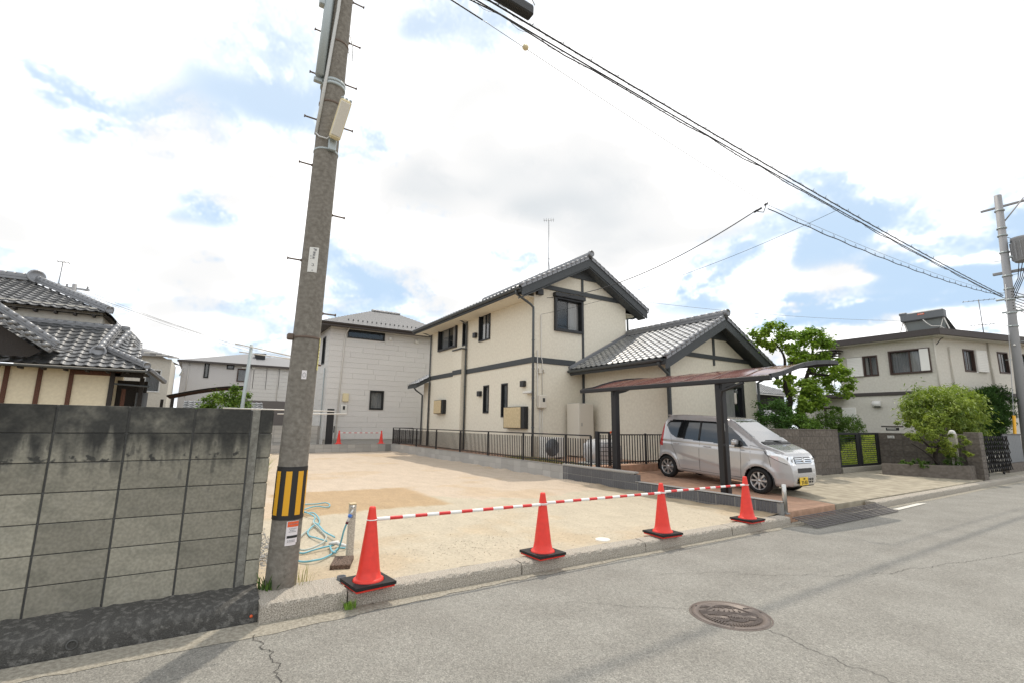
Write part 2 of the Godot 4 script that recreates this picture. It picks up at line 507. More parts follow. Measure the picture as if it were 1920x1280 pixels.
	tri_tex(mat("ramp_plastic", 0.15, 0.14, 0.145, 0.7), tint(nbytes(256, 0.08, 4, 102), 256, 0.25, 0.02), null, 2.0)
	mat("crack", 0.045, 0.042, 0.038, 0.95)
	mat("road_white", 0.62, 0.60, 0.54, 0.9)
	var cp := mat("carport_panel", 0.36, 0.12, 0.08, 0.12)
	cp.albedo_color = Color(0.52, 0.33, 0.30, 0.78); cp.transparency = BaseMaterial3D.TRANSPARENCY_ALPHA
	# plants
	for a in [["leaf", 0.9], ["leaf_gloss", 0.45]]:
		var l := mat(a[0], 1, 1, 1, a[1])
		l.vertex_color_use_as_albedo = true
		l.backlight_enabled = true
		l.backlight = Color(0.7, 0.75, 0.4)
		l.cull_mode = BaseMaterial3D.CULL_DISABLED
	tri_tex(mat("bark", 0.10, 0.075, 0.055, 0.95), tint(nbytes(256, 0.09, 4, 103), 256, 0.5), grain_n, 2.0)
	tri_tex(mat("grass_soil", 0.12, 0.15, 0.05, 0.95), tint(nbytes(256, 0.09, 4, 104), 256, 0.5), grain_n, 1.0)
	mat("pebble", 0.36, 0.33, 0.28, 0.9)
	M["pebble"].vertex_color_use_as_albedo = true
	M["pebble"].albedo_color = Color(1, 1, 1)

# ---------------------------------------------------------------- ground, road, kerb, lot, drive
func hash_noise(sd: int, freq: float, oct := 3) -> FastNoiseLite:
	var n := FastNoiseLite.new()
	n.seed = sd; n.frequency = freq; n.fractal_octaves = oct
	n.noise_type = FastNoiseLite.TYPE_SIMPLEX_SMOOTH
	return n

func drive_y(z: float) -> float: return 0.135 + 0.05 * maxf(0.0, -4.75 - z)

func lot_y(x: float, z: float, n: FastNoiseLite) -> float:
	var heap := 0.05 * smoothstep(8.15, 8.66, x + 0.3 * n.get_noise_2d(x * 3.0, z * 3.0)) * (0.5 + n.get_noise_2d(z * 2.0, 7.0))
	return heap + 0.115 + 0.022 * n.get_noise_2d(x, z) + 0.010 * n.get_noise_2d(x * 5.0 + 50.0, z * 5.0) + 0.004 * n.get_noise_2d(x * 19.0, z * 19.0 + 9.0)

func ground() -> void:
	var s := Shape.new()
	s.box(V(200, -0.55, -300), V(2600, 1.0, 2600))
	structure(s, "ground", M.earth)
	# road sheet with a very slight crown
	s = Shape.new(true)
	var zs := [-4.72, -2.5, 0.0, 2.5, 4.2]
	var ys := [-0.004, 0.012, 0.02, 0.012, 0.0]
	for i in zs.size() - 1:
		s.quad(V(-90, ys[i], zs[i]), V(260, ys[i], zs[i]), V(260, ys[i + 1], zs[i + 1]), V(-90, ys[i + 1], zs[i + 1]))
	structure(s, "road", M.asphalt)
	# concrete gutter strip along the kerb, edge a little ragged
	s = Shape.new()
	var n := hash_noise(4, 0.9)
	var x := -40.0
	while x < 120.0:
		var st := 0.12 if x > -3.0 and x < 14.0 else 1.0
		var e0 := lerpf(-4.39, -4.50, smoothstep(0.8, 2.6, x)) + 0.05 * n.get_noise_1d(x * 3.0)
		var e1 := lerpf(-4.39, -4.50, smoothstep(0.8, 2.6, x + st)) + 0.05 * n.get_noise_1d((x + st) * 3.0)
		s.quad(V(x, 0.006, -4.66), V(x + st, 0.006, -4.66), V(x + st, 0.0015, e1), V(x, 0.0015, e0))
		x += st
	structure(s, "gutter", M.gutter_concrete)
	# far side of the road: pavement edge and a wall behind the lens, which the car and the panes mirror
	s = Shape.new()
	s.box(V(60, 0.06, 5.2), V(300, 0.14, 2.0))
	structure(s, "pavement", M.gutter_concrete)

	kerb()
	lot()
	drive()

func kerb() -> void:
	var root := Node3D.new()
	root.name = "kerb"; root.set_meta("kind", "structure")
	add_child(root)
	var n := hash_noise(9, 2.2, 4)
	var joints := [[0.55, 1.24], [1.255, 3.1], [3.115, 5.05], [5.065, 6.95], [6.965, 8.62], [12.0, 13.95], [13.965, 15.9], [15.915, 17.9], [17.915, 19.9], [19.915, 21.9], [21.915, 26.0], [26.015, 32.0], [32.015, 40.0], [40.015, 60.0]]
	for j in joints:
		var s := Shape.new(false)
		var st := 0.022 if j[0] < 9.0 else 0.12
		var cnt := int(ceil((j[1] - j[0]) / st))
		var rough := 0.012 if j[0] > 1.0 else 0.016
		var rows := []
		for i in cnt + 1:
			var x: float = lerpf(j[0], j[1], float(i) / cnt)
			var bend := -0.0022 * maxf(0.0, x - 12.0) ** 1.6        # the kerb swings a little away from the road further on
			var back := -4.82 if j[0] > 1.0 else -5.06
			var top := 0.13 if j[0] > 1.0 else 0.15
			var ring := []
			var prof := [Vector2(-4.605, -0.02), Vector2(-4.608, 0.05), Vector2(-4.612, top - 0.03), Vector2(-4.620, top - 0.012), Vector2(-4.638, top - 0.002), Vector2(-4.72, top), Vector2(lerpf(-4.74, back, 0.6), top), Vector2(back, top - 0.005), Vector2(back, -0.02)]
			for k in prof.size():
				var q: Vector2 = prof[k]
				var d := rough * n.get_noise_3d(x * 6.0, k * 0.8, 3.0) + rough * 0.6 * n.get_noise_3d(x * 21.0, k * 2.0, 8.0)
				if k == 0 or k >= 7: d = 0.0
				ring.append(V(x, q.y + d, q.x + bend + d * 0.7))
			rows.append(ring)
		for i in cnt:
			for k in rows[i].size() - 1:
				s.quad(rows[i][k], rows[i][k + 1], rows[i + 1][k + 1], rows[i + 1][k])
		for e in [0, cnt]:
			for k in range(1, rows[e].size() - 1):
				s.tri(rows[e][0], rows[e][k], rows[e][k + 1])
		put(s, "kerb_stone", M.kerb_concrete, root)

func lot() -> void:
	# sandy fill: colour map of the levelled lot (pale sand, a darker dug patch, grey silt, faint rake lines)
	var W := 768
	var H := 1536
	var n1 := hash_noise(31, 0.35, 5)
	var n2 := hash_noise(32, 2.4, 4)
	var n3 := hash_noise(33, 14.0, 2)
	var d := PackedByteArray(); d.resize(W * H * 3)
	var r2 := RandomNumberGenerator.new(); r2.seed = 5
	for j in H:
		var z := -4.8 - 20.8 * (j + 0.5) / H
		for i in W:
			var x := 0.4 + 8.3 * (i + 0.5) / W
			var a := n1.get_noise_2d(x, z)
			var b := n2.get_noise_2d(x, z * 0.5)
			var g := n3.get_noise_2d(x, z)
			var c := Color(0.885, 0.81, 0.72)
			if z > -9.3 + 1.5 * a + 0.25 * b + 0.12 * (x - 2.0): c = Color(0.855, 0.805, 0.71)     # a layer of greyer silt with a ragged edge
			var px := (x - 2.75 - 0.12 * b) / 1.55
			var pz := (z + 9.95 - 0.1 * a) / 1.5
			var patch := (1.0 - smoothstep(0.84, 1.0, absf(px) + 0.05 * b)) * (1.0 - smoothstep(0.84, 1.0, absf(pz) + 0.06 * b))
			c = c.lerp(Color(0.80, 0.68, 0.52), patch * 0.9)
			c = c.lerp(Color(0.83, 0.71, 0.55), smoothstep(0.12, 0.5, a) * 0.35)
			var wet := smoothstep(0.8, 0.0, 8.65 - x + 0.35 * b) * smoothstep(-10.5, -9.0, z)
			c = c.lerp(Color(0.68, 0.60, 0.48), wet * 0.7)
			var f := 1.0 + 0.045 * b + 0.05 * g + r2.randf_range(-0.04, 0.04)
			if r2.randi() % 160 == 0: f *= 1.16
			elif r2.randi() % 200 == 0: f *= 0.72
			var o := (j * W + i) * 3
			d[o] = int(clampf(c.r * f, 0, 1) * 255); d[o + 1] = int(clampf(c.g * f, 0, 1) * 255); d[o + 2] = int(clampf(c.b * f, 0, 1) * 255)
	var m := mat("sand", 1, 1, 1, 0.95)
	m.albedo_texture = ImageTexture.create_from_image(Image.create_from_data(W, H, false, Image.FORMAT_RGB8, d))
	m.albedo_color = Color(0.80, 0.80, 0.80)
	m.texture_repeat = false
	var n := hash_noise(12, 0.55, 3)
	var s := Shape.new(true)
	s.uv(V(1.0 / 8.3, 0, 0), V(0, 0, -1.0 / 20.8), Vector2(-0.4 / 8.3, -4.8 / 20.8))
	var xs := []
	var zs := []
	var x := 0.45
	while x < 8.68: xs.append(x); x += 0.075
	xs.append(8.69)
	var z := -4.83
	while z > -25.5: zs.append(z); z -= 0.05 + 0.006 * (-4.8 - z)
	zs.append(-25.55)
	var grid := []
	for zz in zs:
		var row := []
		for xx in xs: row.append(V(xx, lot_y(xx, zz, n), zz))
		grid.append(row)
	for j in zs.size() - 1:
		for i in xs.size() - 1:
			s.quad(grid[j + 1][i], grid[j + 1][i + 1], grid[j][i + 1], grid[j][i])
	structure(s, "lot_ground", m)
	# loose stones and crumbs on the sand
	stones("gravel", "small pale stones and crumbs scattered over the sandy lot", 2600, func():
		var t := rng.randf()
		var zz := -4.95 - 9.0 * t * t
		var xx := R(0.8, 8.4)
		if rng.randf() < 0.22: xx = 3.0 + rng.randfn() * 0.55; zz = -5.6 + rng.randfn() * 0.22
		return V(xx, lot_y(xx, zz, n) + 0.001, zz), 0.003, 0.010, Color(0.50, 0.45, 0.36), Color(0.30, 0.25, 0.18))
	stones("gravel", "crumbs of soil and small stones lying in the road gutter", 700, func():
		return V(R(0.6, 9.0), 0.010, -4.45 - 0.15 * rng.randf() ** 0.6), 0.002, 0.007, Color(0.42, 0.38, 0.30), Color(0.16, 0.14, 0.11))
	stones("gravel", "grey crushed gravel strip beside the leaning concrete pole", 1500, func():
		return V(R(0.60, 0.86) + 0.02 * rng.randfn(), 0.115, R(-9.0, -5.05)), 0.008, 0.020, Color(0.36, 0.34, 0.31), Color(0.20, 0.20, 0.19))

func stones(called: String, label: String, count: int, where: Callable, r0: float, r1: float, ca: Color, cb: Color) -> void:
	var b := Shape.new()
	var o := []
	for p in [V(0, 1, 0), V(0.9, 0.2, 0.1), V(0.1, 0.1, 0.95), V(-0.85, 0.25, 0.2), V(-0.1, 0.15, -0.9), V(0, -0.6, 0)]: o.append(p)
	for k in [[0, 1, 2], [0, 2, 3], [0, 3, 4], [0, 4, 1], [5, 2, 1], [5, 3, 2], [5, 4, 3], [5, 1, 4]]:
		b.face([o[k[0]], o[k[1]], o[k[2]]], Vector3.ZERO)
	var me := b.mesh(M.pebble)
	var mm := MultiMesh.new()
	mm.transform_format = MultiMesh.TRANSFORM_3D
	mm.use_colors = true
	mm.mesh = me
	mm.instance_count = count
	for i in count:
		var p: Vector3 = where.call()
		var sc := lerpf(r0, r1, pow(rng.randf(), 2.5))
		var bs := Basis(Vector3.UP, R(0, TAU)).rotated(Vector3.RIGHT, R(-0.4, 0.4)).scaled(V(sc * R(0.8, 1.5), sc * 0.7, sc))
		mm.set_instance_transform(i, Transform3D(bs, p))
		mm.set_instance_color(i, ca.lerp(cb, rng.randf()))
	var o2 := MultiMeshInstance3D.new()
	o2.name = numbered(called)
	o2.multimesh = mm
	o2.set_meta("kind", "stuff"); o2.set_meta("label", label); o2.set_meta("category", "gravel")
	add_child(o2, true)

func drive() -> void:
	# brick-pink slab beside the block wall, beige slabs to the right, each slab its own piece
	var root := Node3D.new()
	root.name = "driveway"; root.set_meta("kind", "structure")
	add_child(root)
	var slab := func(x0: float, x1: float, z0: float, z1: float, m: Material, lift := 0.0):
		var s := Shape.new()
		var y0 := drive_y(z0) + lift
		var y1 := drive_y(z1) + lift
		var e := 0.008
		s.face([V(x0 + e, y0, z0 - e), V(x1 - e, y0, z0 - e), V(x1 - e, y1, z1 + e), V(x0 + e, y1, z1 + e)], V(x0, -5, z0))
		for q in [[x0, z0, x1, z0], [x1, z0, x1, z1], [x1, z1, x0, z1], [x0, z1, x0, z0]]:
			var ya := drive_y(q[1]) + lift
			var yb := drive_y(q[3]) + lift
			var sx := e * signf((x0 + x1) / 2 - q[0]); var sz := e * signf((z0 + z1) / 2 - q[1])
			var tx := e * signf((x0 + x1) / 2 - q[2]); var tz := e * signf((z0 + z1) / 2 - q[3])
			s.face([V(q[0], ya - e, q[1]), V(q[2], yb - e, q[3]), V(q[2] + tx, yb, q[3] + tz), V(q[0] + sx, ya, q[1] + sz)], V((x0 + x1) / 2, -1, (z0 + z1) / 2))
			s.face([V(q[0], ya - e, q[1]), V(q[2], yb - e, q[3]), V(q[2], -0.05, q[3]), V(q[0], -0.05, q[1])], V((x0 + x1) / 2, -1, (z0 + z1) / 2))
		put(s, "slab", m, root)
	slab.call(8.80, 10.80, -4.875, -7.2, M.drive_pink)
	slab.call(8.80, 10.80, -7.22, -9.6, M.drive_pink)
	slab.call(10.82, 12.9, -4.875, -7.2, M.drive_beige)
	slab.call(10.82, 12.9, -7.22, -9.6, M.drive_pink)
	slab.call(12.92, 15.6, -4.875, -7.3, M.drive_beige)
	slab.call(15.62, 18.4, -4.875, -7.3, M.drive_beige)
	slab.call(18.42, 20.4, -4.92, -7.3, M.drive_beige)
	slab.call(12.92, 15.6, -7.32, -9.6, M.drive_beige)
	# higher terrace behind the car with a low brown edge
	var s := Shape.new()
	s.span(V(8.8, -0.05, -9.62), V(17.0, 0.56, -10.0))
	s.span(V(8.8, -0.05, -10.0), V(9.9, 0.50, -25.4))
	s.span(V(9.9, -0.05, -10.0), V(12.3, 0.50, -14.2))
	structure(s, "terrace", M.drive_pink)
	# yards of the neighbours
	s = Shape.new()
	s.span(V(12.9, -0.05, -7.7), V(60, 0.32, -60))
	structure(s, "garden_ground", M.grass_soil)
	s = Shape.new()
	s.span(V(20.9, -0.05, -4.9), V(60, 0.15, -7.69))
	structure(s, "yard_ground", M.gutter_concrete)
	s = Shape.new()
	s.span(V(-40, -0.05, -5.3), V(0.44, 0.20, -60))
	structure(s, "garden_ground", M.earth)
	s = Shape.new()
	s.span(V(0.45, -0.05, -25.75), V(9.9, 0.42, -60))
	structure(s, "yard_ground", M.gutter_concrete)

# ---------------------------------------------------------------- block walls and fences
# stain map of the old wall by the road: black algae on the two top courses, runs below, grey-green body
func old_wall_material() -> StandardMaterial3D:
	var W := 1536
	var H := 512
	var x0 := -3.6
	var wm := 4.3
	var y0 := -0.1
	var hm := 1.9
	var n1 := hash_noise(201, 2.6, 5)
	var n2 := hash_noise(202, 9.0, 4)
	var n3 := hash_noise(203, 30.0, 2)
	var n4 := hash_noise(204, 1.3, 3)
	var d := PackedByteArray(); d.resize(W * H * 3)
	for j in H:
		var y := y0 + hm * (1.0 - (j + 0.5) / H)
		for i in W:
			var x := x0 + wm * (i + 0.5) / W
			var a := n1.get_noise_2d(x, y)
			var run := n1.get_noise_2d(x * 2.6, y * 0.28 + 40.0)
			var b := n2.get_noise_2d(x, y)
			var g := n3.get_noise_2d(x, y)
			var c := Color(0.615, 0.598, 0.54)
			c = c.lerp(Color(0.55, 0.538, 0.485), smoothstep(-0.1, 0.5, n4.get_noise_2d(x * 1.7, y * 3.0)) * 0.7)
			c = c.lerp(Color(0.60, 0.585, 0.54), smoothstep(0.15, 0.55, b + 0.5 * a) * 0.35)
			# algae: strongest over y > 1.28, in ragged patches that run down
			var reach := 1.40 + 0.22 * run + 0.12 * a + 0.05 * b
			var alg := smoothstep(reach - 0.20, reach + 0.10, y) * (0.86 + 0.6 * a + 0.25 * b)
			alg = maxf(alg, smoothstep(0.34, 0.62, run + 0.25 * b) * smoothstep(0.7, 1.4, y) * 0.5)
			alg = maxf(alg, smoothstep(0.12, 0.5, b + 0.4 * a) * (1.0 - smoothstep(0.015, 0.05, absf(y - 1.30 - 0.02 * b))) * 0.9)
			c = c.lerp(Color(0.225, 0.225, 0.215), clampf(alg, 0.0, 0.97))
			var f := 1.0 + 0.10 * g + 0.05 * b
			var o := (j * W + i) * 3
			d[o] = int(clampf(c.r * f, 0, 1) * 255); d[o + 1] = int(clampf(c.g * f, 0, 1) * 255); d[o + 2] = int(clampf(c.b * f, 0, 1) * 255)
	var m := mat("old_wall", 1, 1, 1, 0.95)
	m.albedo_texture = ImageTexture.create_from_image(Image.create_from_data(W, H, false, Image.FORMAT_RGB8, d))
	m.texture_repeat = true
	return m

func old_wall() -> void:
	var m := old_wall_material()
	var shades := []      # blocks of one batch still differ a little in tone
	for f in [1.0, 0.95, 1.05, 0.91, 1.09]:
		var mm: StandardMaterial3D = m.duplicate()
		mm.albedo_color = Color(0.92, 0.92, 0.92) * f
		shades.append(mm)
	var t := thing("block_wall", "old grey concrete block wall with black algae stains beside the leaning pole", "wall", V(-1.5, 0, -5.2))
	var U := V(1.0 / 4.3, 0, 0)
	var Vv := V(0, -1.0 / 1.9, 0)
	var O := Vector2(3.6 / 4.3, 1.0 - 0.1 / 1.9)
	var rows := [0.165, 0.385, 0.605, 0.83, 1.055, 1.28, 1.505, 1.725]
	var cols := [-3.25, -2.80, -2.34, -1.885, -1.43, -0.965, -0.515, -0.055, 0.385]
	# mortar core, slightly behind the faces
	var s := Shape.new()
	s.uv(U, Vv, O)
	s.span(V(-14, 0.16, -5.112), V(0.562, 1.715, -5.262))
	put(s, "mortar", M.mortar_dark, t)
	for j in rows.size() - 1:
		for i in cols.size() - 1:
			if i == 0 and j > 20: continue
			s = Shape.new()
			s.uv(U, Vv, O)
			var g := 0.0035
			var pr := R(-0.002, 0.003)
			var top: float = rows[j + 1] - (g if j < 6 else 0.0)
			var c := V((cols[i] + cols[i + 1]) / 2, (rows[j] + g + top) / 2, -5.18)
			s.bev(c, V(cols[i + 1] - cols[i] - 2 * g - 0.008, top - rows[j] - g, 0.16 + 2 * pr), 0.003)
			put(s, "block", shades[rng.randi() % 5], t)
	# smooth poured pier strip and end blocks
	for j in rows.size() - 1:
		s = Shape.new()
		s.uv(U, Vv, O + Vector2(0.37, 0))
		var top: float = rows[j + 1] - (0.004 if j < 6 else 0.0)
		s.bev(V(0.515, (rows[j] + 0.004 + top) / 2, -5.18), V(0.11, top - rows[j] - 0.004, 0.162), 0.006)
		put(s, "block", m, t)
	s = Shape.new()
	s.bev(V(0.425, 0.945, -5.18), V(0.064, 1.556, 0.156), 0.004)
	put(s, "pier", M.pier_concrete, t)
	# the wall runs on outside the frame
	s = Shape.new()
	s.uv(U, Vv, O)
	s.span(V(-14, 0.16, -5.102), V(-3.262, 1.722, -5.258))
	put(s, "wall_run", m, t)
	# footing with a rough sloping top
	s = Shape.new(true)
	s.uv(U, Vv, O)
	var n := hash_noise(71, 3.0, 4)
	var x := -14.0
	var prev := []
	while x <= 0.5601:
		var ring := []
		var prof := [Vector2(-4.675, -0.03), Vector2(-4.68, 0.09), Vector2(-4.70, 0.135), Vector2(-4.78, 0.16), Vector2(-4.95, 0.175), Vector2(-5.12, 0.178)]
		for k in prof.size():
			var d := 0.016 * n.get_noise_3d(x * 3.0, k * 0.9, 1.0) + 0.008 * n.get_noise_3d(x * 14.0, k * 2.3, 5.0)
			ring.append(V(x, prof[k].y + (d if k > 0 else 0.0), prof[k].x + d))
		if prev:
			for k in prof.size() - 1: s.quad(prev[k], prev[k + 1], ring[k + 1], ring[k])
		prev = ring
		x += 0.04 if x > -3.0 else 0.2
	for k in range(1, prev.size() - 1): s.tri(prev[0], prev[k], prev[k + 1])
	s.tri(prev[0], prev[5], V(0.56, -0.03, -5.12))
	var p := put(s, "footing", M.footing_concrete, t)
	# drain hole and a red survey nail
	s = Shape.new(true)
	s.lathe([Vector2(0.030, -0.012), Vector2(0.034, 0.0), Vector2(0.026, 0.004), Vector2(0.024, -0.015), Vector2(0.0, -0.015)], 16, V(-0.60, 0.075, -4.672), Basis(Vector3.RIGHT, PI / 2))
	put(s, "drain_hole", M.mortar_dark, p)
	s = Shape.new(true)
	s.lathe([Vector2(0.012, 0.0), Vector2(0.012, 0.006), Vector2(0.0, 0.008)], 12, V(0.50, 0.055, -4.672), Basis(Vector3.RIGHT, PI / 2))
	put(s, "survey_nail", M.print_red, p)

func lot_walls() -> void:
	# new low wall on the far side of the lot: pale blocks, then ribbed slate blocks towards the road
	var t := thing("low_block_wall", "low new wall of pale and ribbed slate blocks along the lot", "wall", V(8.72, 0, -15))
	var s := Shape.new()
	s.span(V(8.672, -0.05, -8.14), V(8.788, 0.49, -25.62))
	s.span(V(8.672, -0.05, -4.79), V(8.788, 0.322, -8.14))
	put(s, "mortar", M.mortar, t)
	var blk := []
	var bs := Shape.new()
	bs.bev(Vector3.ZERO, V(0.12, 0.186, 0.388), 0.004)
	for k in 4: blk.append(bs.mesh(M["block_new_%d" % k]))
	var nz := 0
	var z := -25.6
	while z < -10.9:
		for j in 2:
			var b: Mesh = blk[rng.randi() % 4].duplicate() if false else blk[rng.randi() % 4]
			piece(b, "block", t, Transform3D(Basis(), V(8.728 + R(-0.001, 0.001), 0.21 + 0.19 * j + 0.0, z + 0.197)))
		z += 0.394
		nz += 1
	# ribbed blocks: six flutes to a block
	var ribbed := []
	var rs := Shape.new()
	for k in 6:
		var c := -0.1625 + 0.065 * k
		rs.bev(V(-0.004, 0, c), V(0.128, 0.18, 0.058), 0.008)
	rs.box(V(0.004, 0, 0), V(0.108, 0.178, 0.388))
	for k in 4: ribbed.append(rs.mesh(M["block_slate_%d" % k]))
	z = -10.85
	while z < -8.3:
		for j in 3:
			piece(ribbed[rng.randi() % 4], "ribbed_block", t, Transform3D(Basis(), V(8.73, 0.025 + 0.19 * j, z + 0.197)))
		z += 0.394
	z = -8.08
	while z < -4.95:
		for j in 2:
			piece(ribbed[rng.randi() % 4], "ribbed_block", t, Transform3D(Basis(), V(8.73, 0.045 + 0.19 * j, z + 0.197)))
		z += 0.405
	s = Shape.new()
	s.bev(V(8.725, 0.345, -6.47), V(0.135, 0.016, 3.36), 0.004)
	s.bev(V(8.725, 0.508, -16.9), V(0.13, 0.012, 17.42), 0.004)
	s.bev(V(8.725, 0.54, -9.5), V(0.135, 0.04, 2.7), 0.004)
	put(s, "coping", M.block_new_1, t)
	# back wall of the lot
	t = thing("low_block_wall", "low pale block wall across the back of the lot", "wall", V(4.6, 0, -25.62))
	s = Shape.new()
	s.span(V(0.5, -0.05, -25.572), V(8.66, 0.49, -25.69))
	put(s, "mortar", M.mortar, t)
	var x := 0.5
	while x < 8.3:
		for j in 2:
			piece(blk[rng.randi() % 4], "block", t, Transform3D(Basis(Vector3.UP, PI / 2), V(x + 0.197, 0.21 + 0.19 * j, -25.63)))
		x += 0.394
	s = Shape.new()
	s.bev(V(4.58, 0.508, -25.63), V(8.16, 0.012, 0.13), 0.004)
	put(s, "coping", M.block_new_1, t)
	# stainless post at the road end
	t = thing("stainless_post", "short stainless steel post at the end of the slate wall", "post", V(8.77, 0.13, -4.82))
	s = Shape.new(true)
	s.lathe([Vector2(0.0, 0.125), Vector2(0.0385, 0.125), Vector2(0.0385, 0.628), Vector2(0.034, 0.636), Vector2(0.0, 0.638)], 20, V(8.84, 0, -4.80))
	put(s, "tube", M.steel, t)
	s = Shape.new()
	s.bev(V(8.84, 0.138, -4.80), V(0.12, 0.014, 0.10), 0.003)
	put(s, "foot_plate", M.grey_metal, t)

func picket_fence() -> void:
	var t := thing("picket_fence", "black metal picket fence on the low block wall", "fence", V(8.74, 0.51, -17))
	var bar := Shape.new()
	bar.box(V(0, 0.40, 0), V(0.020, 0.74, 0.020))
	var bm := bar.mesh(M.black_metal)
	var post := Shape.new()
	post.bev(V(0, 0.42, 0), V(0.05, 0.86, 0.05), 0.006)
	var pm := post.mesh(M.black_metal)
	var posts := [-9.75, -10.8, -12.95, -15.2, -17.43, -19.78, -22.11, -24.5, -25.5]
	for i in posts.size():
		piece(pm, "post", t, Transform3D(Basis(), V(8.74, 0.5, posts[i])))
	for i in posts.size() - 1:
		var a: float = posts[i]
		var b: float = posts[i + 1]
		var k := int(round((a - b) / 0.105))
		for j in range(1, k):
			piece(bm, "picket", t, Transform3D(Basis(), V(8.745, 0.5, lerpf(a, b, float(j) / k))))
		var s := Shape.new()
		s.bev(V(8.74, 1.355, (a + b) / 2), V(0.046, 0.035, a - b), 0.005)
		put(s, "top_rail", M.black_metal, t)
		s = Shape.new()
		s.box(V(8.745, 0.60, (a + b) / 2), V(0.03, 0.03, a - b - 0.05))
		put(s, "bottom_rail", M.black_metal, t)
	# short return at the back corner
	t = thing("picket_fence", "short black picket fence returning along the back of the beige house", "fence", V(9.4, 0.5, -25.6))
	piece(pm, "post", t, Transform3D(Basis(), V(9.9, 0.5, -25.6)))
	for j in range(1, 11): piece(bm, "picket", t, Transform3D(Basis(), V(8.74 + 0.105 * j, 0.5, -25.6)))
	var s := Shape.new()
	s.box(V(9.34, 1.355, -25.6), V(1.1, 0.03, 0.04))
	put(s, "top_rail", M.black_metal, t)
	s = Shape.new()
	s.box(V(9.34, 0.60, -25.6), V(1.1, 0.03, 0.03))
	put(s, "bottom_rail", M.black_metal, t)

func drive_gate_fence() -> void:
	# gate frame with a lattice next to the carport post and the fence behind the car
	var t := thing("lattice_gate", "black lattice side gate between the picket fence and the carport", "gate", V(9.2, 0.5, -9.3))
	var s := Shape.new()
	s.bev(V(8.86, 0.99, -9.62), V(0.10, 0.96, 0.10), 0.01)
	put(s, "post", M.black_metal, t)
	s = Shape.new()
	s.box(V(9.02, 1.44, -9.5), V(0.36, 0.05, 0.05), Basis(Vector3.UP, -0.6))
	put(s, "top_rail", M.black_metal, t)
	for k in 7:
		s = Shape.new()
		s.box(V(9.04, 0.62 + 0.11 * k, -9.5), V(0.34, 0.016, 0.012), Basis(Vector3.UP, -0.6))
		put(s, "bar", M.black_metal, t)
	for k in 5:
		s = Shape.new()
		s.box(V(8.93 + 0.055 * k, 0.97, -9.575 + 0.038 * k), V(0.014, 0.82, 0.014))
		put(s, "bar", M.black_metal, t)
	s = Shape.new()
	s.bev(V(9.16, 1.45, -9.40), V(0.10, 0.06, 0.03), 0.008)
	put(s, "tag", M.print_red, t)
	t = thing("picket_fence", "black picket fence on the terrace edge behind the silver car", "fence", V(10.8, 0.56, -9.7))
	var bar := Shape.new()
	bar.box(V(0, 0.40, 0), V(0.020, 0.78, 0.020))
	var bm := bar.mesh(M.black_metal)
	for k in 27: piece(bm, "picket", t, Transform3D(Basis(), V(9.42 + 0.105 * k, 0.58, -9.72)))
	for x in [9.38, 10.8, 12.2]:
		s = Shape.new()
		s.bev(V(x, 0.99, -9.72), V(0.05, 0.86, 0.05), 0.006)
		put(s, "post", M.black_metal, t)
	for y in [1.38, 0.64]:
		s = Shape.new()
		s.box(V(10.79, y, -9.72), V(2.82, 0.032, 0.036))
		put(s, "rail", M.black_metal, t)

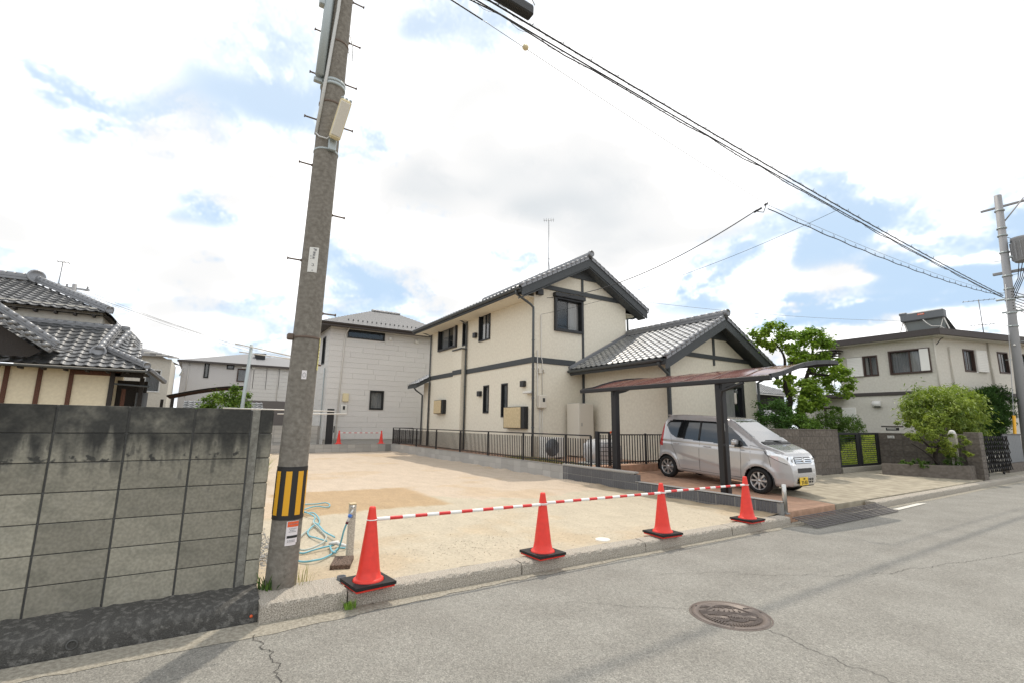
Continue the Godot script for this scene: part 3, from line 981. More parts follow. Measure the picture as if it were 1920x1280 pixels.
func neighbour_wall() -> void:
	# brown-grey block wall of the house on the right: behind the car, gate, return wall with letter box, planter
	var bs := Shape.new()
	bs.bev(Vector3.ZERO, V(0.388, 0.188, 0.15), 0.005)
	var blk := []
	for k in 4: blk.append(bs.mesh(M["block_brown_%d" % k]))
	var run := func(t: Node, a: Vector3, b: Vector3, y0: float, rows: int):
		var d := b - a
		var L := d.length()
		var u := d / L
		var ang := atan2(-u.z, u.x)
		var core := Shape.new()
		core.box((a + b) * 0.5 + V(0, y0 + rows * 0.097 - 0.03, 0), V(L, rows * 0.194 + 0.05, 0.13), Basis(Vector3.UP, ang))
		put(core, "mortar", M.mortar_dark, t)
		var cnt := int(round(L / 0.394))
		var stp := L / cnt
		for i in cnt:
			for j in rows:
				var bb := Basis(Vector3.UP, ang).scaled_local(V(stp / 0.394, 1, 1))
				piece(blk[rng.randi() % 4], "block", t, Transform3D(bb, a + u * stp * (i + 0.5) + V(0, y0 + 0.097 + j * 0.194, 0)))
		var cop := Shape.new()
		cop.bev((a + b) * 0.5 + V(0, y0 + rows * 0.194 + 0.012, 0), V(L, 0.03, 0.17), 0.006, Basis(Vector3.UP, ang))
		put(cop, "coping", M.block_brown_1, t)
	var t := thing("block_wall", "brown grey block wall behind the silver car", "wall", V(14.8, 0.2, -7.5))
	run.call(t, V(12.4, 0, -7.5), V(17.1, 0, -7.5), 0.22, 7)
	t = thing("block_wall", "brown grey block wall with letter box beside the barred gate", "wall", V(20.5, 0.2, -6.2))
	run.call(t, V(20.35, 0, -7.58), V(20.5, 0, -5.02), 0.12, 7)
	var s := Shape.new()
	s.bev(V(20.36, 1.17, -7.05), V(0.06, 0.20, 0.30), 0.006); put(s, "letter_box", M.rust_metal, t)
	s = Shape.new()
	s.box(V(20.325, 1.17, -7.05), V(0.012, 0.03, 0.22)); put(s, "slot", M.box_white, t)
	s = Shape.new()
	s.bev(V(20.30, 1.37, -7.15), V(0.02, 0.09, 0.20), 0.004)
	var np := put(s, "name_plate", M.box_white, t)
	s = Shape.new()
	for k in 3: s.box(V(20.287, 1.37 + [0.012, -0.015, 0.0][k], -7.20 + 0.05 * k), V(0.004, [0.012, 0.01, 0.034][k], 0.036))
	put(s, "lettering", M.print_grey, np)
	# lamp box on the wall
	t = thing("gate_lamp", "small dark flat topped lamp on the wall beside the barred gate", "lamp", V(20.37, 1.5, -7.1))
	s = Shape.new(); s.bev(V(20.37, 1.64, -7.1), V(0.16, 0.10, 0.34), 0.01); put(s, "body", M.black_plastic, t)
	s = Shape.new(); s.bev(V(20.37, 1.73, -7.1), V(0.3, 0.05, 0.56), 0.01); put(s, "lid", M.trim_brown, t)
	s = Shape.new(); s.box(V(20.287, 1.655, -7.1), V(0.012, 0.05, 0.26)); put(s, "lens", M.box_white, t)
	# end post with planted bed
	t = thing("wall_post", "square brown grey block post at the roadside end of the planted bed", "post", V(20.55, 0.1, -4.95))
	for j in 8:
		var pb := Shape.new()
		pb.bev(V(20.5, 0.21 + j * 0.182, -5.05), V(0.40, 0.176, 0.36), 0.006)
		put(pb, "block", M["block_brown_%d" % (rng.randi() % 4)], t)
	s = Shape.new(); s.span(V(20.315, 0.05, -5.215), V(20.685, 1.57, -4.885)); put(s, "mortar", M.mortar_dark, t)
	t = thing("planter", "low brown concrete planter bed in front of the block wall", "planter", V(19.6, 0.15, -5.9))
	s = Shape.new()
	s.prism(PackedVector2Array([Vector2(18.2, 6.75), Vector2(19.75, 5.05), Vector2(20.28, 5.05), Vector2(20.28, 5.20), Vector2(19.82, 5.20), Vector2(18.42, 6.75)]), 0.02, 0.56, V(0, 0.0, 0), V(1, 0, 0), V(0, 0, -1))
	put(s, "edge", M.block_brown_0, t)
	s = Shape.new()
	s.prism(PackedVector2Array([Vector2(18.42, 6.75), Vector2(19.82, 5.20), Vector2(20.28, 5.20), Vector2(20.28, 6.9)]), 0.1, 0.49, V(0, 0.0, 0), V(1, 0, 0), V(0, 0, -1))
	put(s, "soil", M.grass_soil, t)
	# meter box on two legs
	t = thing("meter_box", "narrow grey brown meter box on two legs in the planted bed", "box", V(20.1, 0.5, -5.45))
	s = Shape.new(); s.bev(V(20.12, 1.30, -5.45), V(0.16, 0.44, 0.20), 0.01); put(s, "case", M.tap_post, t)
	s = Shape.new(true); s.lathe([Vector2(0.0, 1.64), Vector2(0.06, 1.62), Vector2(0.09, 1.56), Vector2(0.09, 1.52)], 14, V(20.12, 0, -5.45)); put(s, "dome", M.box_white, t)
	for k in [-0.06, 0.06]:
		s = Shape.new(); s.box(V(20.12, 0.79, -5.45 + k), V(0.05, 0.60, 0.05)); put(s, "leg", M.tap_post, t)
	# double gate with horizontal bars
	for k in 2:
		var g := thing("barred_gate", ["black barred gate leaf hung beside the wall behind the car", "black barred gate leaf hung beside the letter box wall"][k], "gate", V(17.95 + 1.4 * k, 0.4, -7.5), "leaves of the barred garden gate")
		var xa := 17.2 + 1.52 * k
		var xb := xa + 1.48
		s = Shape.new(); s.bev(V(xa + 0.05, 0.96, -7.5), V(0.10, 1.08, 0.05), 0.006); put(s, "stile", M.black_metal, g)
		s = Shape.new(); s.bev(V(xb - 0.10, 0.96, -7.5), V(0.20, 1.08, 0.05), 0.006); put(s, "stile", M.black_metal, g)
		for y in [0.45, 1.47]:
			s = Shape.new(); s.bev(V((xa + xb) / 2, y, -7.5), V(xb - xa, 0.07, 0.04), 0.006); put(s, "rail", M.black_metal, g)
		for j in 13:
			s = Shape.new(); s.box(V((xa + xb) / 2 - 0.05, 0.53 + 0.068 * j, -7.5), V(xb - xa - 0.28, 0.016, 0.02)); put(s, "bar", M.black_metal, g)
	t = thing("door_sill", "pale concrete step under the barred garden gate", "step", V(18.7, 0.2, -7.5))
	s = Shape.new(); s.bev(V(18.72, 0.30, -7.5), V(3.1, 0.22, 0.20), 0.01); put(s, "slab", M.gutter_concrete, t)
	# folding accordion gate at the far entrance
	t = thing("accordion_gate", "black folding lattice gate pulled open at the far entrance", "gate", V(22.6, 0.15, -5.15))
	for i in 16:
		var x := 20.95 + 0.22 * i
		for k in 2:
			var a := Vector3.ZERO
			for q in 4:
				s = Shape.new()
				var yb := 0.28 + 0.29 * q
				var p0 := V(x, yb, -5.12 + 0.02 * k)
				var p1 := V(x + 0.22, yb + 0.29, -5.12 + 0.02 * k)
				if k == 1: p0.y = yb + 0.29; p1.y = yb
				s.tube([p0, p1], 0.014, 5, false)
				put(s, "bar", M.black_metal, t)
	for i in 9:
		s = Shape.new(); s.box(V(20.95 + 0.44 * i, 0.86, -5.15), V(0.028, 1.20, 0.028)); put(s, "post", M.black_metal, t)
		if i % 4 == 2:
			s = Shape.new(true); s.lathe([Vector2(0, -0.02), Vector2(0.05, -0.02), Vector2(0.05, 0.02), Vector2(0, 0.02)], 12, V(20.95 + 0.44 * i, 0.20, -5.15), Basis(Vector3.RIGHT, PI / 2)); put(s, "castor", M.rubber, t)
	t = thing("slatted_gate", "grey slatted gate panel beyond the folding gate", "gate", V(26, 0.3, -5.25))
	for k in 12:
		s = Shape.new(); s.box(V(24.75 + 0.2 * k, 0.98, -5.3), V(0.19, 1.0, 0.03)); put(s, "slat", M.pvc_grey, t)
	s = Shape.new(); s.box(V(25.9, 1.5, -5.3), V(2.5, 0.05, 0.05)); put(s, "top_rail", M.black_metal, t)
	s = Shape.new(); s.span(V(24.6, 0.05, -5.22), V(28.0, 0.46, -5.42)); put(s, "footing", M.block_brown_0, t)

func back_left_wall() -> void:
	# taller block wall at the back left corner of the lot
	var bs := Shape.new()
	bs.bev(Vector3.ZERO, V(0.388, 0.188, 0.12), 0.005)
	var blk := []
	for k in 4: blk.append(bs.mesh(M["block_new_%d" % k]))
	var t := thing("block_wall", "weathered grey block wall behind the pole at the back of the lot", "wall", V(3.0, 0.4, -26.2))
	var s := Shape.new()
	s.span(V(1.0, 0.3, -26.25), V(5.15, 1.42, -26.35)); put(s, "mortar", M.mortar, t)
	for i in 10:
		for j in 5:
			piece(blk[rng.randi() % 4], "block", t, Transform3D(Basis(), V(1.22 + 0.4 * i, 0.50 + 0.2 * j, -26.3)))

# ---------------------------------------------------------------- house kit: tiles, roofs, windows, pipes
var tile_mesh := []
var flat_mesh := []

func tile_kit() -> void:
	# one pantile: S-shaped section 0.265 wide, 0.235 shown, lower lip with thickness. Own axes: x across, y out of the roof, z down the slope
	for k in 6:
		var s := Shape.new(true)
		var N := 7
		var top := []
		var low := []
		for i in N + 1:
			var t := float(i) / N
			var h := 0.020 + 0.019 * cos(TAU * (t - 0.78)) + 0.006 * cos(2 * TAU * (t - 0.78))
			top.append(V(t * 0.272 - 0.136, h - 0.006, -0.125))
			low.append(V(t * 0.272 - 0.136, h + 0.024, 0.122))
		for i in N: s.quad(top[i], top[i + 1], low[i + 1], low[i])
		s.sm(false)
		for i in N: s.quad(low[i], low[i + 1], low[i + 1] - V(0, 0.03, 0.004), low[i] - V(0, 0.03, 0.004))
		tile_mesh.append(s.mesh(M["tile_%d" % k if k < 3 else "silver_tile_%d" % (k - 3)]))

# covers a roof plane with pantiles: o is the lower corner, u runs along the eave, w up the slope; inside(a, b) keeps a tile.
# Tiles for which near(a, b) holds are pieces of their own, the rest one joined part.
func tiled(parent: Node, o: Vector3, u: Vector3, w: Vector3, wd: float, ln: float, inside: Callable, near: Callable, flip := false, big := 1.0, silver := false) -> int:
	var nx := int(round(wd / 0.265 / big))
	var ny := int(round(ln / 0.235 / big))
	var sx := wd / nx
	var sy := ln / ny
	var nrm := u.cross(w).normalized() * (-1.0 if flip else 1.0)
	var rest := SurfaceTool.new()
	rest.begin(Mesh.PRIMITIVE_TRIANGLES)
	var any := false
	var made := 0
	for j in ny:
		for i in nx:
			var a := (i + 0.5) * sx
			var b := (j + 0.5) * sy
			if not inside.call(a, b): continue
			var bs := Basis(u * sx / 0.265, nrm * big, -w * sy / 0.235)
			if flip: bs = Basis(-u * sx / 0.265, nrm * big, -w * sy / 0.235)
			bs = bs.rotated(nrm, R(-0.012, 0.012))
			var x := Transform3D(bs, o + u * a + w * b + nrm * (0.012 + R(-0.002, 0.003)))
			var me: Mesh = tile_mesh[[0, 0, 0, 1, 2][rng.randi() % 5] + (3 if silver else 0)]
			if near.call(a, b):
				piece(me, "tile", parent, x)
				made += 1
			else:
				rest.append_from(me, 0, x)
				any = true
	if any:
		var am := rest.commit()
		am.surface_set_material(0, M.silver_tile_0 if silver else M.tile_0)
		var r := MeshInstance3D.new()
		r.mesh = am
		r.name = "tiles"
		r.position = -origin_of(parent)
		r.set_meta("kind", "stuff")
		parent.add_child(r, true)
	return made

# a run of ridge tiles: stacked courses and a round cap, in pieces of 0.3
func ridge(parent: Node, a: Vector3, b: Vector3, wide := 0.24, high := 0.14, cap := 0.075, called := "ridge") -> Node3D:
	var d := b - a
	var L := d.length()
	var u := d / L
	var side := u.cross(Vector3.UP).normalized()
	var up := side.cross(u)
	var s := Shape.new()
	var bs := Basis(u, up, side)
	for k in 2:
		s.bev((a + b) * 0.5 + up * (high * (0.25 + 0.5 * k) - 0.04), V(L, high * 0.46, wide * (1.0 - 0.12 * k)), 0.008, bs)
	var r := put(s, called, M.ridge_tile, parent)
	var n := maxi(1, int(round(L / 0.3)))
	for i in n:
		s = Shape.new(true)
		var p0 := a + u * (L * i / n) + up * (high - 0.035)
		var p1 := a + u * (L * (i + 0.97) / n) + up * (high - 0.035)
		s.tube([p0, p1], [cap * 1.06, cap * 0.97], 10, true)
		put(s, "cap_tile", M.ridge_tile, r)
	return r

func end_tile(parent: Node, p: Vector3, dir: Vector3, r: float) -> void:    # round end tile (oni-gawara)
	var s := Shape.new(true)
	var b := Basis(Quaternion(Vector3.UP, dir.normalized()))
	s.lathe([Vector2(0, -0.10), Vector2(r * 0.86, -0.10), Vector2(r, -0.05), Vector2(r, 0.03), Vector2(r * 0.8, 0.05), Vector2(r * 0.75, 0.03), Vector2(0, 0.035)], 18, p, b)
	put(s, "end_tile", M.ridge_tile, parent)

# window in a wall opening: o lower left corner of the opening seen from outside, u to the right, n outwards
func window(parent: Node, o: Vector3, u: Vector3, n: Vector3, w: float, h: float, fm: Material, opt := {}) -> Node3D:
	var up := Vector3.UP
	var proud: float = opt.get("proud", 0.03)
	var fw: float = opt.get("fw", 0.055)
	var bs := Basis(u, up, n)
	var c := o + u * w / 2 + up * h / 2
	var s := Shape.new()
	for k in [[-1, 0], [1, 0], [0, -1], [0, 1]]:
		var sz := V(fw, h, 0.10 + proud) if k[0] != 0 else V(w - 2 * fw, fw, 0.10 + proud)
		var off := V(k[0] * (w - fw) / 2, k[1] * (h - fw) / 2, (proud - 0.10) / 2 - 0.0)
		s.bev(c + bs * off, sz, 0.006, bs)
	var fr := put(s, "window", fm, parent)
	var split: int = opt.get("split", 2)
	for k in split:
		var pw: float = (w - 2 * fw) / split
		var pc := c + u * ((k + 0.5) * pw - (w - 2 * fw) / 2) - n * (0.045 + 0.02 * (k % 2))
		s = Shape.new()
		var sf := 0.032
		for q in [[-1, 0], [1, 0], [0, -1], [0, 1]]:
			var sz := V(sf, h - 2 * fw, 0.02) if q[0] != 0 else V(pw - 2 * sf, sf, 0.02)
			s.box(pc + bs * V(q[0] * (pw - sf) / 2, q[1] * (h - 2 * fw - sf) / 2, 0), sz, bs)
		put(s, "sash", fm, fr)
		s = Shape.new()
		var gx := u * (pw / 2 - sf)
		var gy := up * (h / 2 - fw - sf)
		s.quad(pc - gx + gy, pc + gx + gy, pc + gx - gy, pc - gx - gy)
		put(s, "pane", M.pane_glass, fr)
	# what stands behind the glass: a curtain on each side and the dark room
	var cur: Array = opt.get("curtains", [])
	for q in cur:
		s = Shape.new(true)
		var x0: float = q[0] * w - w / 2
		var x1: float = q[1] * w - w / 2
		var k := int(maxf(6, (x1 - x0) / 0.025))
		for i in k:
			var xa := lerpf(x0, x1, float(i) / k)
			var xb := lerpf(x0, x1, float(i + 1) / k)
			var da := 0.15 + 0.022 * sin(xa * 60.0) + 0.01 * sin(xa * 23.0)
			var db := 0.15 + 0.022 * sin(xb * 60.0) + 0.01 * sin(xb * 23.0)
			s.quad(c + u * xa + up * h / 2 - n * da, c + u * xb + up * h / 2 - n * db, c + u * xb - up * h / 2 - n * db, c + u * xa - up * h / 2 - n * da)
		put(s, "curtain", M[q[2]], fr)
	s = Shape.new()
	s.box(c - n * 0.62, V(w + 0.6, h + 0.5, 0.04), bs)
	s.box(c - n * 0.34 + u * (w / 2 + 0.06), V(0.04, h + 0.3, 0.52), bs)
	s.box(c - n * 0.34 - u * (w / 2 + 0.06), V(0.04, h + 0.3, 0.52), bs)
	s.box(c - n * 0.34 + up * (h / 2 + 0.06), V(w + 0.3, 0.04, 0.52), bs)
	s.box(c - n * 0.34 - up * (h / 2 + 0.06), V(w + 0.3, 0.04, 0.52), bs)
	put(s, "room", M.room_dark, fr)
	return fr

func pipe(parent: Node, pts: Array, r: float, m: Material, called := "downpipe") -> Node3D:
	var s := Shape.new(true)
	s.tube(pts, r, 10)
	var p := put(s, called, m, parent)
	s = Shape.new()
	var some := false
	for i in pts.size() - 1:
		var a: Vector3 = pts[i]
		var b: Vector3 = pts[i + 1]
		if absf(b.y - a.y) > 1.5:
			var k := int(absf(b.y - a.y) / 1.1)
			some = true
			for j in range(1, k + 1):
				s.tube([a.lerp(b, (j - 0.02 / absf(b.y - a.y)) / (k + 1.0)), a.lerp(b, (j + 0.04) / (k + 1.0))], r * 1.22, 8)
	if called == "downpipe" and some: put(s, "bracket", m, p)
	return p

# gutter: half-round trough between two points
func gutter(parent: Node, a: Vector3, b: Vector3, r: float, m: Material) -> void:
	var u := (b - a).normalized()
	var side := u.cross(Vector3.UP).normalized()
	var s := Shape.new(true)
	for k in 8:
		var t0 := PI * k / 8.0
		var t1 := PI * (k + 1) / 8.0
		for rr in [r, r - 0.006]:
			var p0: Vector3 = side * cos(t0) * rr - Vector3.UP * sin(t0) * rr
			var p1: Vector3 = side * cos(t1) * rr - Vector3.UP * sin(t1) * rr
			s.quad(a + p0, b + p0, b + p1, a + p1)
	s.sm(false)
	for e in [a, b]:
		for k in 8:
			var t0 := PI * k / 8.0
			var t1 := PI * (k + 1) / 8.0
			s.tri(e, e + side * cos(t0) * r - Vector3.UP * sin(t0) * r, e + side * cos(t1) * r - Vector3.UP * sin(t1) * r)
	for sd in [-1.0, 1.0]:
		s.box((a + b) * 0.5 + side * sd * r, V(0.012, 0.016, (b - a).length()), Basis(side, Vector3.UP, -u))
	put(s, "gutter", m, parent)

func bar(parent: Node, called: String, m: Material, c: Vector3, sz: Vector3, e := 0.006, b := Basis()) -> MeshInstance3D:
	var s := Shape.new()
	s.bev(c, sz, e, b)
	return put(s, called, m, parent)

# ---------------------------------------------------------------- beige two-storey house with its wing
func beige_house() -> void:
	var t := thing("beige_house", "beige stucco two storey house with slate trim and pantile roofs", "house", V(12.3, 0.5, -18.7))
	var X0 := 9.9
	var X1 := 14.65
	var Z0 := -14.05
	var Z1 := -23.4
	var s := Shape.new()
	# left face, seen from -x: u runs towards +z
	var hl := []
	var wl := [[-22.5, 5.22, -20.4, 6.5], [-19.84, 5.18, -19.36, 6.35], [-18.2, 5.14, -17.24, 6.34], [-17.71, 2.06, -17.24, 3.22], [-16.25, 1.89, -15.78, 3.21]]
	for q in wl: hl.append([q[0] - Z1, q[1] - 0.4, q[2] - Z1, q[3] - 0.4])
	s.wall(V(X0, 0.4, Z1), V(0, 0, 1), V(0, 1, 0), Z0 - Z1, 6.35, hl)
	# front face
	s.wall(V(X0, 0.4, Z0), V(1, 0, 0), V(0, 1, 0), X1 - X0, 6.35, [[10.83 - X0, 5.11 - 0.4, 12.24 - X0, 6.45 - 0.4]])
	s.prism(PackedVector2Array([Vector2(X0, 6.75), Vector2(X1, 6.75), Vector2((X0 + X1) / 2, 7.98)]), -0.1, 0.0, V(0, 0, Z0), V(1, 0, 0), V(0, 1, 0))
	s.prism(PackedVector2Array([Vector2(X0, 0.4), Vector2(X1, 0.4), Vector2(X1, 6.75), Vector2((X0 + X1) / 2, 7.98), Vector2(X0, 6.75)]), -0.05, 0.0, V(0, 0, Z1), V(1, 0, 0), V(0, 1, 0))
	s.quad(V(X1, 6.75, Z0), V(X1, 6.75, Z1), V(X1, 0.4, Z1), V(X1, 0.4, Z0))
	# low rear part
	s.span(V(X0, 0.4, Z1 + 0.005), V(X0 + 3, 3.75, -24.3))
	# chimney-like pilaster
	s.span(V(9.66, 0.4, -20.25), V(X0 + 0.01, 4.98, -19.42))
	put(s, "wall", M.stucco, t)
	bar(t, "pilaster_cap", M.trim_slate, V(9.76, 5.0, -19.83), V(0.34, 0.05, 0.98))
	# slate bands and boards
	bar(t, "band", M.trim_slate, V(X0 - 0.012, 3.945, -16.73), V(0.04, 0.21, 5.32))
	bar(t, "band", M.trim_slate, V(X0 - 0.012, 3.945, -21.83), V(0.04, 0.21, 3.1))
	bar(t, "band", M.trim_slate, V(9.645, 3.945, -19.83), V(0.04, 0.21, 0.88))
	bar(t, "band", M.trim_slate, V(10.87, 3.945, Z0 + 0.012), V(1.97, 0.21, 0.04))
	bar(t, "beam", M.trim_slate, V(12.28, 6.74, Z0 + 0.02), V(4.72, 0.17, 0.06))
	bar(t, "gable_post", M.trim_slate, V(12.25, 7.15, Z0 + 0.016), V(0.10, 0.64, 0.05))
	bar(t, "gable_post", M.trim_slate, V(12.25, 5.35, Z0 + 0.016), V(0.09, 2.58, 0.05))
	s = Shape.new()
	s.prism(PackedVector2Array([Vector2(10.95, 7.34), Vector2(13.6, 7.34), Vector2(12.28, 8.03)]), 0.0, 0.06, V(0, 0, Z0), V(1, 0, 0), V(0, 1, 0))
	put(s, "gable_louvre_and_shade", M.trim_slate, t)  # dark gable board, with the deep shade of the overhang painted in
	# windows
	window(t, V(X0, 5.22, -22.5), V(0, 0, 1), V(-1, 0, 0), 2.1, 1.28, M.frame_black, {"curtains": [[0.0, 0.45, "curtain_grey"], [0.62, 1.0, "curtain"]], "proud": 0.10, "fw": 0.09})
	bar(t, "shutter_box", M.frame_black, V(X0 - 0.07, 6.53, -21.45), V(0.2, 0.17, 2.2), 0.01)
	window(t, V(X0, 5.18, -19.84), V(0, 0, 1), V(-1, 0, 0), 0.48, 1.17, M.frame_black, {"split": 1, "curtains": [[0.0, 1.0, "curtain_grey"]]})
	window(t, V(X0, 5.14, -18.2), V(0, 0, 1), V(-1, 0, 0), 0.96, 1.20, M.frame_black, {"curtains": [[0.1, 0.5, "curtain"], [0.55, 1.0, "curtain_grey"]], "proud": 0.06})
	window(t, V(X0, 2.06, -17.71), V(0, 0, 1), V(-1, 0, 0), 0.47, 1.16, M.frame_black, {"split": 1, "curtains": [[0.0, 1.0, "curtain_grey"]]})
	window(t, V(X0, 1.89, -16.25), V(0, 0, 1), V(-1, 0, 0), 0.47, 1.32, M.frame_black, {"split": 1, "curtains": [[0.0, 1.0, "curtain_grey"]]})
	window(t, V(10.83, 5.11, Z0), V(1, 0, 0), V(0, 0, 1), 1.41, 1.34, M.frame_black, {"curtains": [[0.55, 0.98, "curtain"]], "proud": 0.10, "fw": 0.10})
	bar(t, "shutter_box", M.frame_black, V(11.535, 6.50, Z0 + 0.09), V(1.5, 0.16, 0.2), 0.01)
	# boarded windows
	for q in [[-15.78, -14.37, 1.47, 2.27], [-22.42, -21.40, 2.08, 2.76]]:
		bar(t, "window_hood", M.frame_black, V(X0 - 0.09, (q[2] + q[3]) / 2, (q[0] + q[1]) / 2), V(0.20, q[3] - q[2], q[1] - q[0]), 0.01)
		bar(t, "cover_panel", M.beige_panel, V(X0 - 0.205, (q[2] + q[3]) / 2, (q[0] + q[1]) / 2 - 0.06), V(0.05, q[3] - q[2] - 0.05, (q[1] - q[0]) * 0.80), 0.012)
	# vent hoods
	for p in [V(X0, 3.10, -14.63), V(X0, 2.89, -17.96), V(X0, 5.48, -18.5), V(X0, 6.52, -20.1), V(X0, 6.42, -23.2)]:
		bar(t, "vent_hood", M.black_plastic, p + V(-0.07, 0, 0), V(0.14, 0.22, 0.24), 0.015)
	bar(t, "vent_hood", M.black_plastic, V(10.11, 6.47, Z0 + 0.07), V(0.27, 0.22, 0.16), 0.015)
	# meter, lamp with sensor, conduit
	bar(t, "meter_box", M.box_beige, V(10.22, 2.44, Z0 + 0.08), V(0.33, 0.46, 0.16), 0.02)
	bar(t, "meter_window", M.black_plastic, V(10.25, 2.50, Z0 + 0.162), V(0.10, 0.14, 0.012), 0.004)
	bar(t, "sensor_lamp", M.box_white, V(9.80, 2.76, Z0 - 0.18), V(0.24, 0.08, 0.42), 0.02)
	bar(t, "junction_box", M.box_beige, V(10.15, 3.55, Z0 + 0.05), V(0.11, 0.2, 0.1), 0.01)
	bar(t, "junction_box", M.box_beige, V(10.33, 3.55, Z0 + 0.05), V(0.06, 0.12, 0.1), 0.01)
	pipe(t, [V(10.20, 5.62, Z0 + 0.03), V(10.22, 4.1, Z0 + 0.03), V(10.27, 3.9, Z0 + 0.03), V(10.27, 2.7, Z0 + 0.03)], 0.016, M.gutter_white, "conduit")
	pipe(t, [V(10.05, 4.3, Z0 + 0.03), V(10.05, 2.3, Z0 + 0.03), V(10.2, 2.1, Z0 + 0.03)], 0.016, M.gutter_white, "conduit")
	pipe(t, [V(10.17, 2.2, Z0 + 0.03), V(10.17, 0.6, Z0 + 0.03)], 0.018, M.gutter_white, "conduit")
	pipe(t, [V(10.27, 2.2, Z0 + 0.03), V(10.27, 0.6, Z0 + 0.03)], 0.012, M.gutter_white, "conduit")
	# main roof
	var rx := 12.275
	var ey := 6.43
	var ry := 8.12
	var ze := -13.6
	var zb := -24.0
	var sl := Vector2(3.2, ry - ey).normalized()
	var ln := Vector2(3.225, ry - ey).length()
	s = Shape.new()
	var th := 0.16
	var deck := PackedVector2Array([Vector2(rx - 3.225, ey - th), Vector2(rx, ry - th), Vector2(rx + 3.225, ey - th), Vector2(rx + 3.225, ey - 0.02), Vector2(rx, ry - 0.02), Vector2(rx - 3.225, ey - 0.02)])
	s.prism(deck, zb, ze - 0.03, Vector3.ZERO, V(1, 0, 0), V(0, 1, 0))
	var roof := put(s, "roof", M.trim_slate, t)
	tiled(roof, V(rx - 3.25, ey, ze), V(0, 0, -1), V(sl.x, sl.y, 0), ze - zb, ln, func(_a, _b): return true, func(_a, b): return b < 0.55, true, 1.0, true)
	tiled(roof, V(rx + 3.25, ey, zb), V(0, 0, 1), V(-sl.x, sl.y, 0), ze - zb, ln, func(_a, _b): return true, func(_a, _b): return false, true, 1.0, true)
	var rg := ridge(roof, V(rx, ry + 0.06, ze + 0.03), V(rx, ry + 0.06, -22.2), 0.24, 0.16, 0.075)
	end_tile(rg, V(rx, ry + 0.16, ze + 0.1), V(0, 0, 1), 0.13)
	# barge boards, verge tiles
	for sg in [-1.0, 1.0]:
		s = Shape.new()
		s.prism(PackedVector2Array([Vector2(rx, ry - 0.02), Vector2(rx, ry - 0.34), Vector2(rx + sg * 3.2, ey - 0.34), Vector2(rx + sg * 3.2, ey - 0.02)]), 0.0, 0.05, V(0, 0, ze - 0.04), V(1, 0, 0), V(0, 1, 0))
		put(s, "barge_board", M.trim_slate, roof)
		s = Shape.new()
		s.prism(PackedVector2Array([Vector2(rx, ry - 0.35), Vector2(rx, ry - 0.40), Vector2(rx + sg * 3.1, ey - 0.36), Vector2(rx + sg * 3.1, ey - 0.31)]), 0.0, 0.40, V(0, 0, Z0 + 0.03), V(1, 0, 0), V(0, 1, 0))
		put(s, "verge_soffit", M.trim_slate, roof)
		for i in 14:
			s = Shape.new(true)
			var p0 := V(rx + sg * (0.08 + 0.2285 * i), ry + 0.035 - 0.2285 * i * sl.y / sl.x, ze + 0.0)
			var p1 := V(rx + sg * (0.08 + 0.2285 * (i + 0.97)), ry + 0.05 - 0.2285 * (i + 0.97) * sl.y / sl.x, ze + 0.0)
			s.tube([p0, p1], [0.055, 0.064], 9)
			s.sm(false)
			s.box((p0 + p1) * 0.5 + V(0, -0.06, 0.035), V(0.23, 0.10, 0.025), Basis(Vector3.BACK, -sg * atan2(sl.y, sl.x)))
			put(s, "verge_tile", M.ridge_tile, roof)
	gutter(roof, V(9.0, ey - 0.02, ze - 0.05), V(9.0, ey - 0.02, zb), 0.075, M.gutter_slate)
	bar(roof, "fascia", M.trim_slate, V(9.085, ey - 0.09, (ze + zb) / 2), V(0.03, 0.19, ze - zb - 0.1))
	gutter(roof, V(15.56, ey - 0.02, zb), V(15.56, ey - 0.02, ze - 0.05), 0.075, M.gutter_slate)
	s = Shape.new()
	s.box(V(9.5, ey - 0.16, (Z0 + zb) / 2), V(0.82, 0.03, Z0 - zb))
	s.box(V(15.05, ey - 0.16, (Z0 + zb) / 2), V(0.82, 0.03, Z0 - zb))
	put(s, "eave_soffit", M.stucco, roof)
	pipe(t, [V(9.0, 6.34, -13.9), V(9.05, 6.22, -13.93), V(9.72, 5.95, -14.0), V(9.84, 5.85, -14.0), V(9.84, 5.7, -14.0), V(9.84, 0.5, -14.0)], 0.045, M.gutter_slate)
	pipe(t, [V(9.0, 6.34, -19.32), V(9.45, 6.3, -19.32), V(9.83, 6.1, -19.32), V(9.83, 0.5, -19.32)], 0.04, M.gutter_slate)
	pipe(t, [V(9.0, 6.36, -23.35), V(9.83, 6.15, -23.42), V(9.83, 0.5, -23.42)], 0.04, M.gutter_slate)
	pipe(t, [V(15.5, 6.3, -14.0), V(15.0, 6.1, -14.0), V(14.7, 6.05, -14.0), V(14.7, 5.2, -14.0)], 0.045, M.gutter_slate)
	pipe(t, [V(9.25, 3.55, -24.2), V(9.4, 3.35, -24.2), V(9.82, 3.1, -24.28), V(9.82, 0.5, -24.28)], 0.045, M.gutter_slate)
	# lean-to roof over the rear entrance
	s = Shape.new()
	s.prism(PackedVector2Array([Vector2(9.15, 3.42), Vector2(10.4, 4.10), Vector2(10.4, 4.28), Vector2(9.15, 3.60)]), -24.75, -23.45, Vector3.ZERO, V(1, 0, 0), V(0, 1, 0))
	var lt := put(s, "lean_to_roof", M.trim_slate, t)
	var l2 := Vector2(1.25, 0.68).normalized()
	tiled(lt, V(9.13, 3.61, -23.42), V(0, 0, -1), V(l2.x, l2.y, 0), 1.35, 1.4, func(_a, _b): return true, func(_a, _b): return true, true, 1.0, true)
	wing(t)
	# television mast with four stays
	var a := thing("television_antenna", "thin television antenna mast on the beige house ridge", "antenna", V(12.28, 8.4, -16.3))
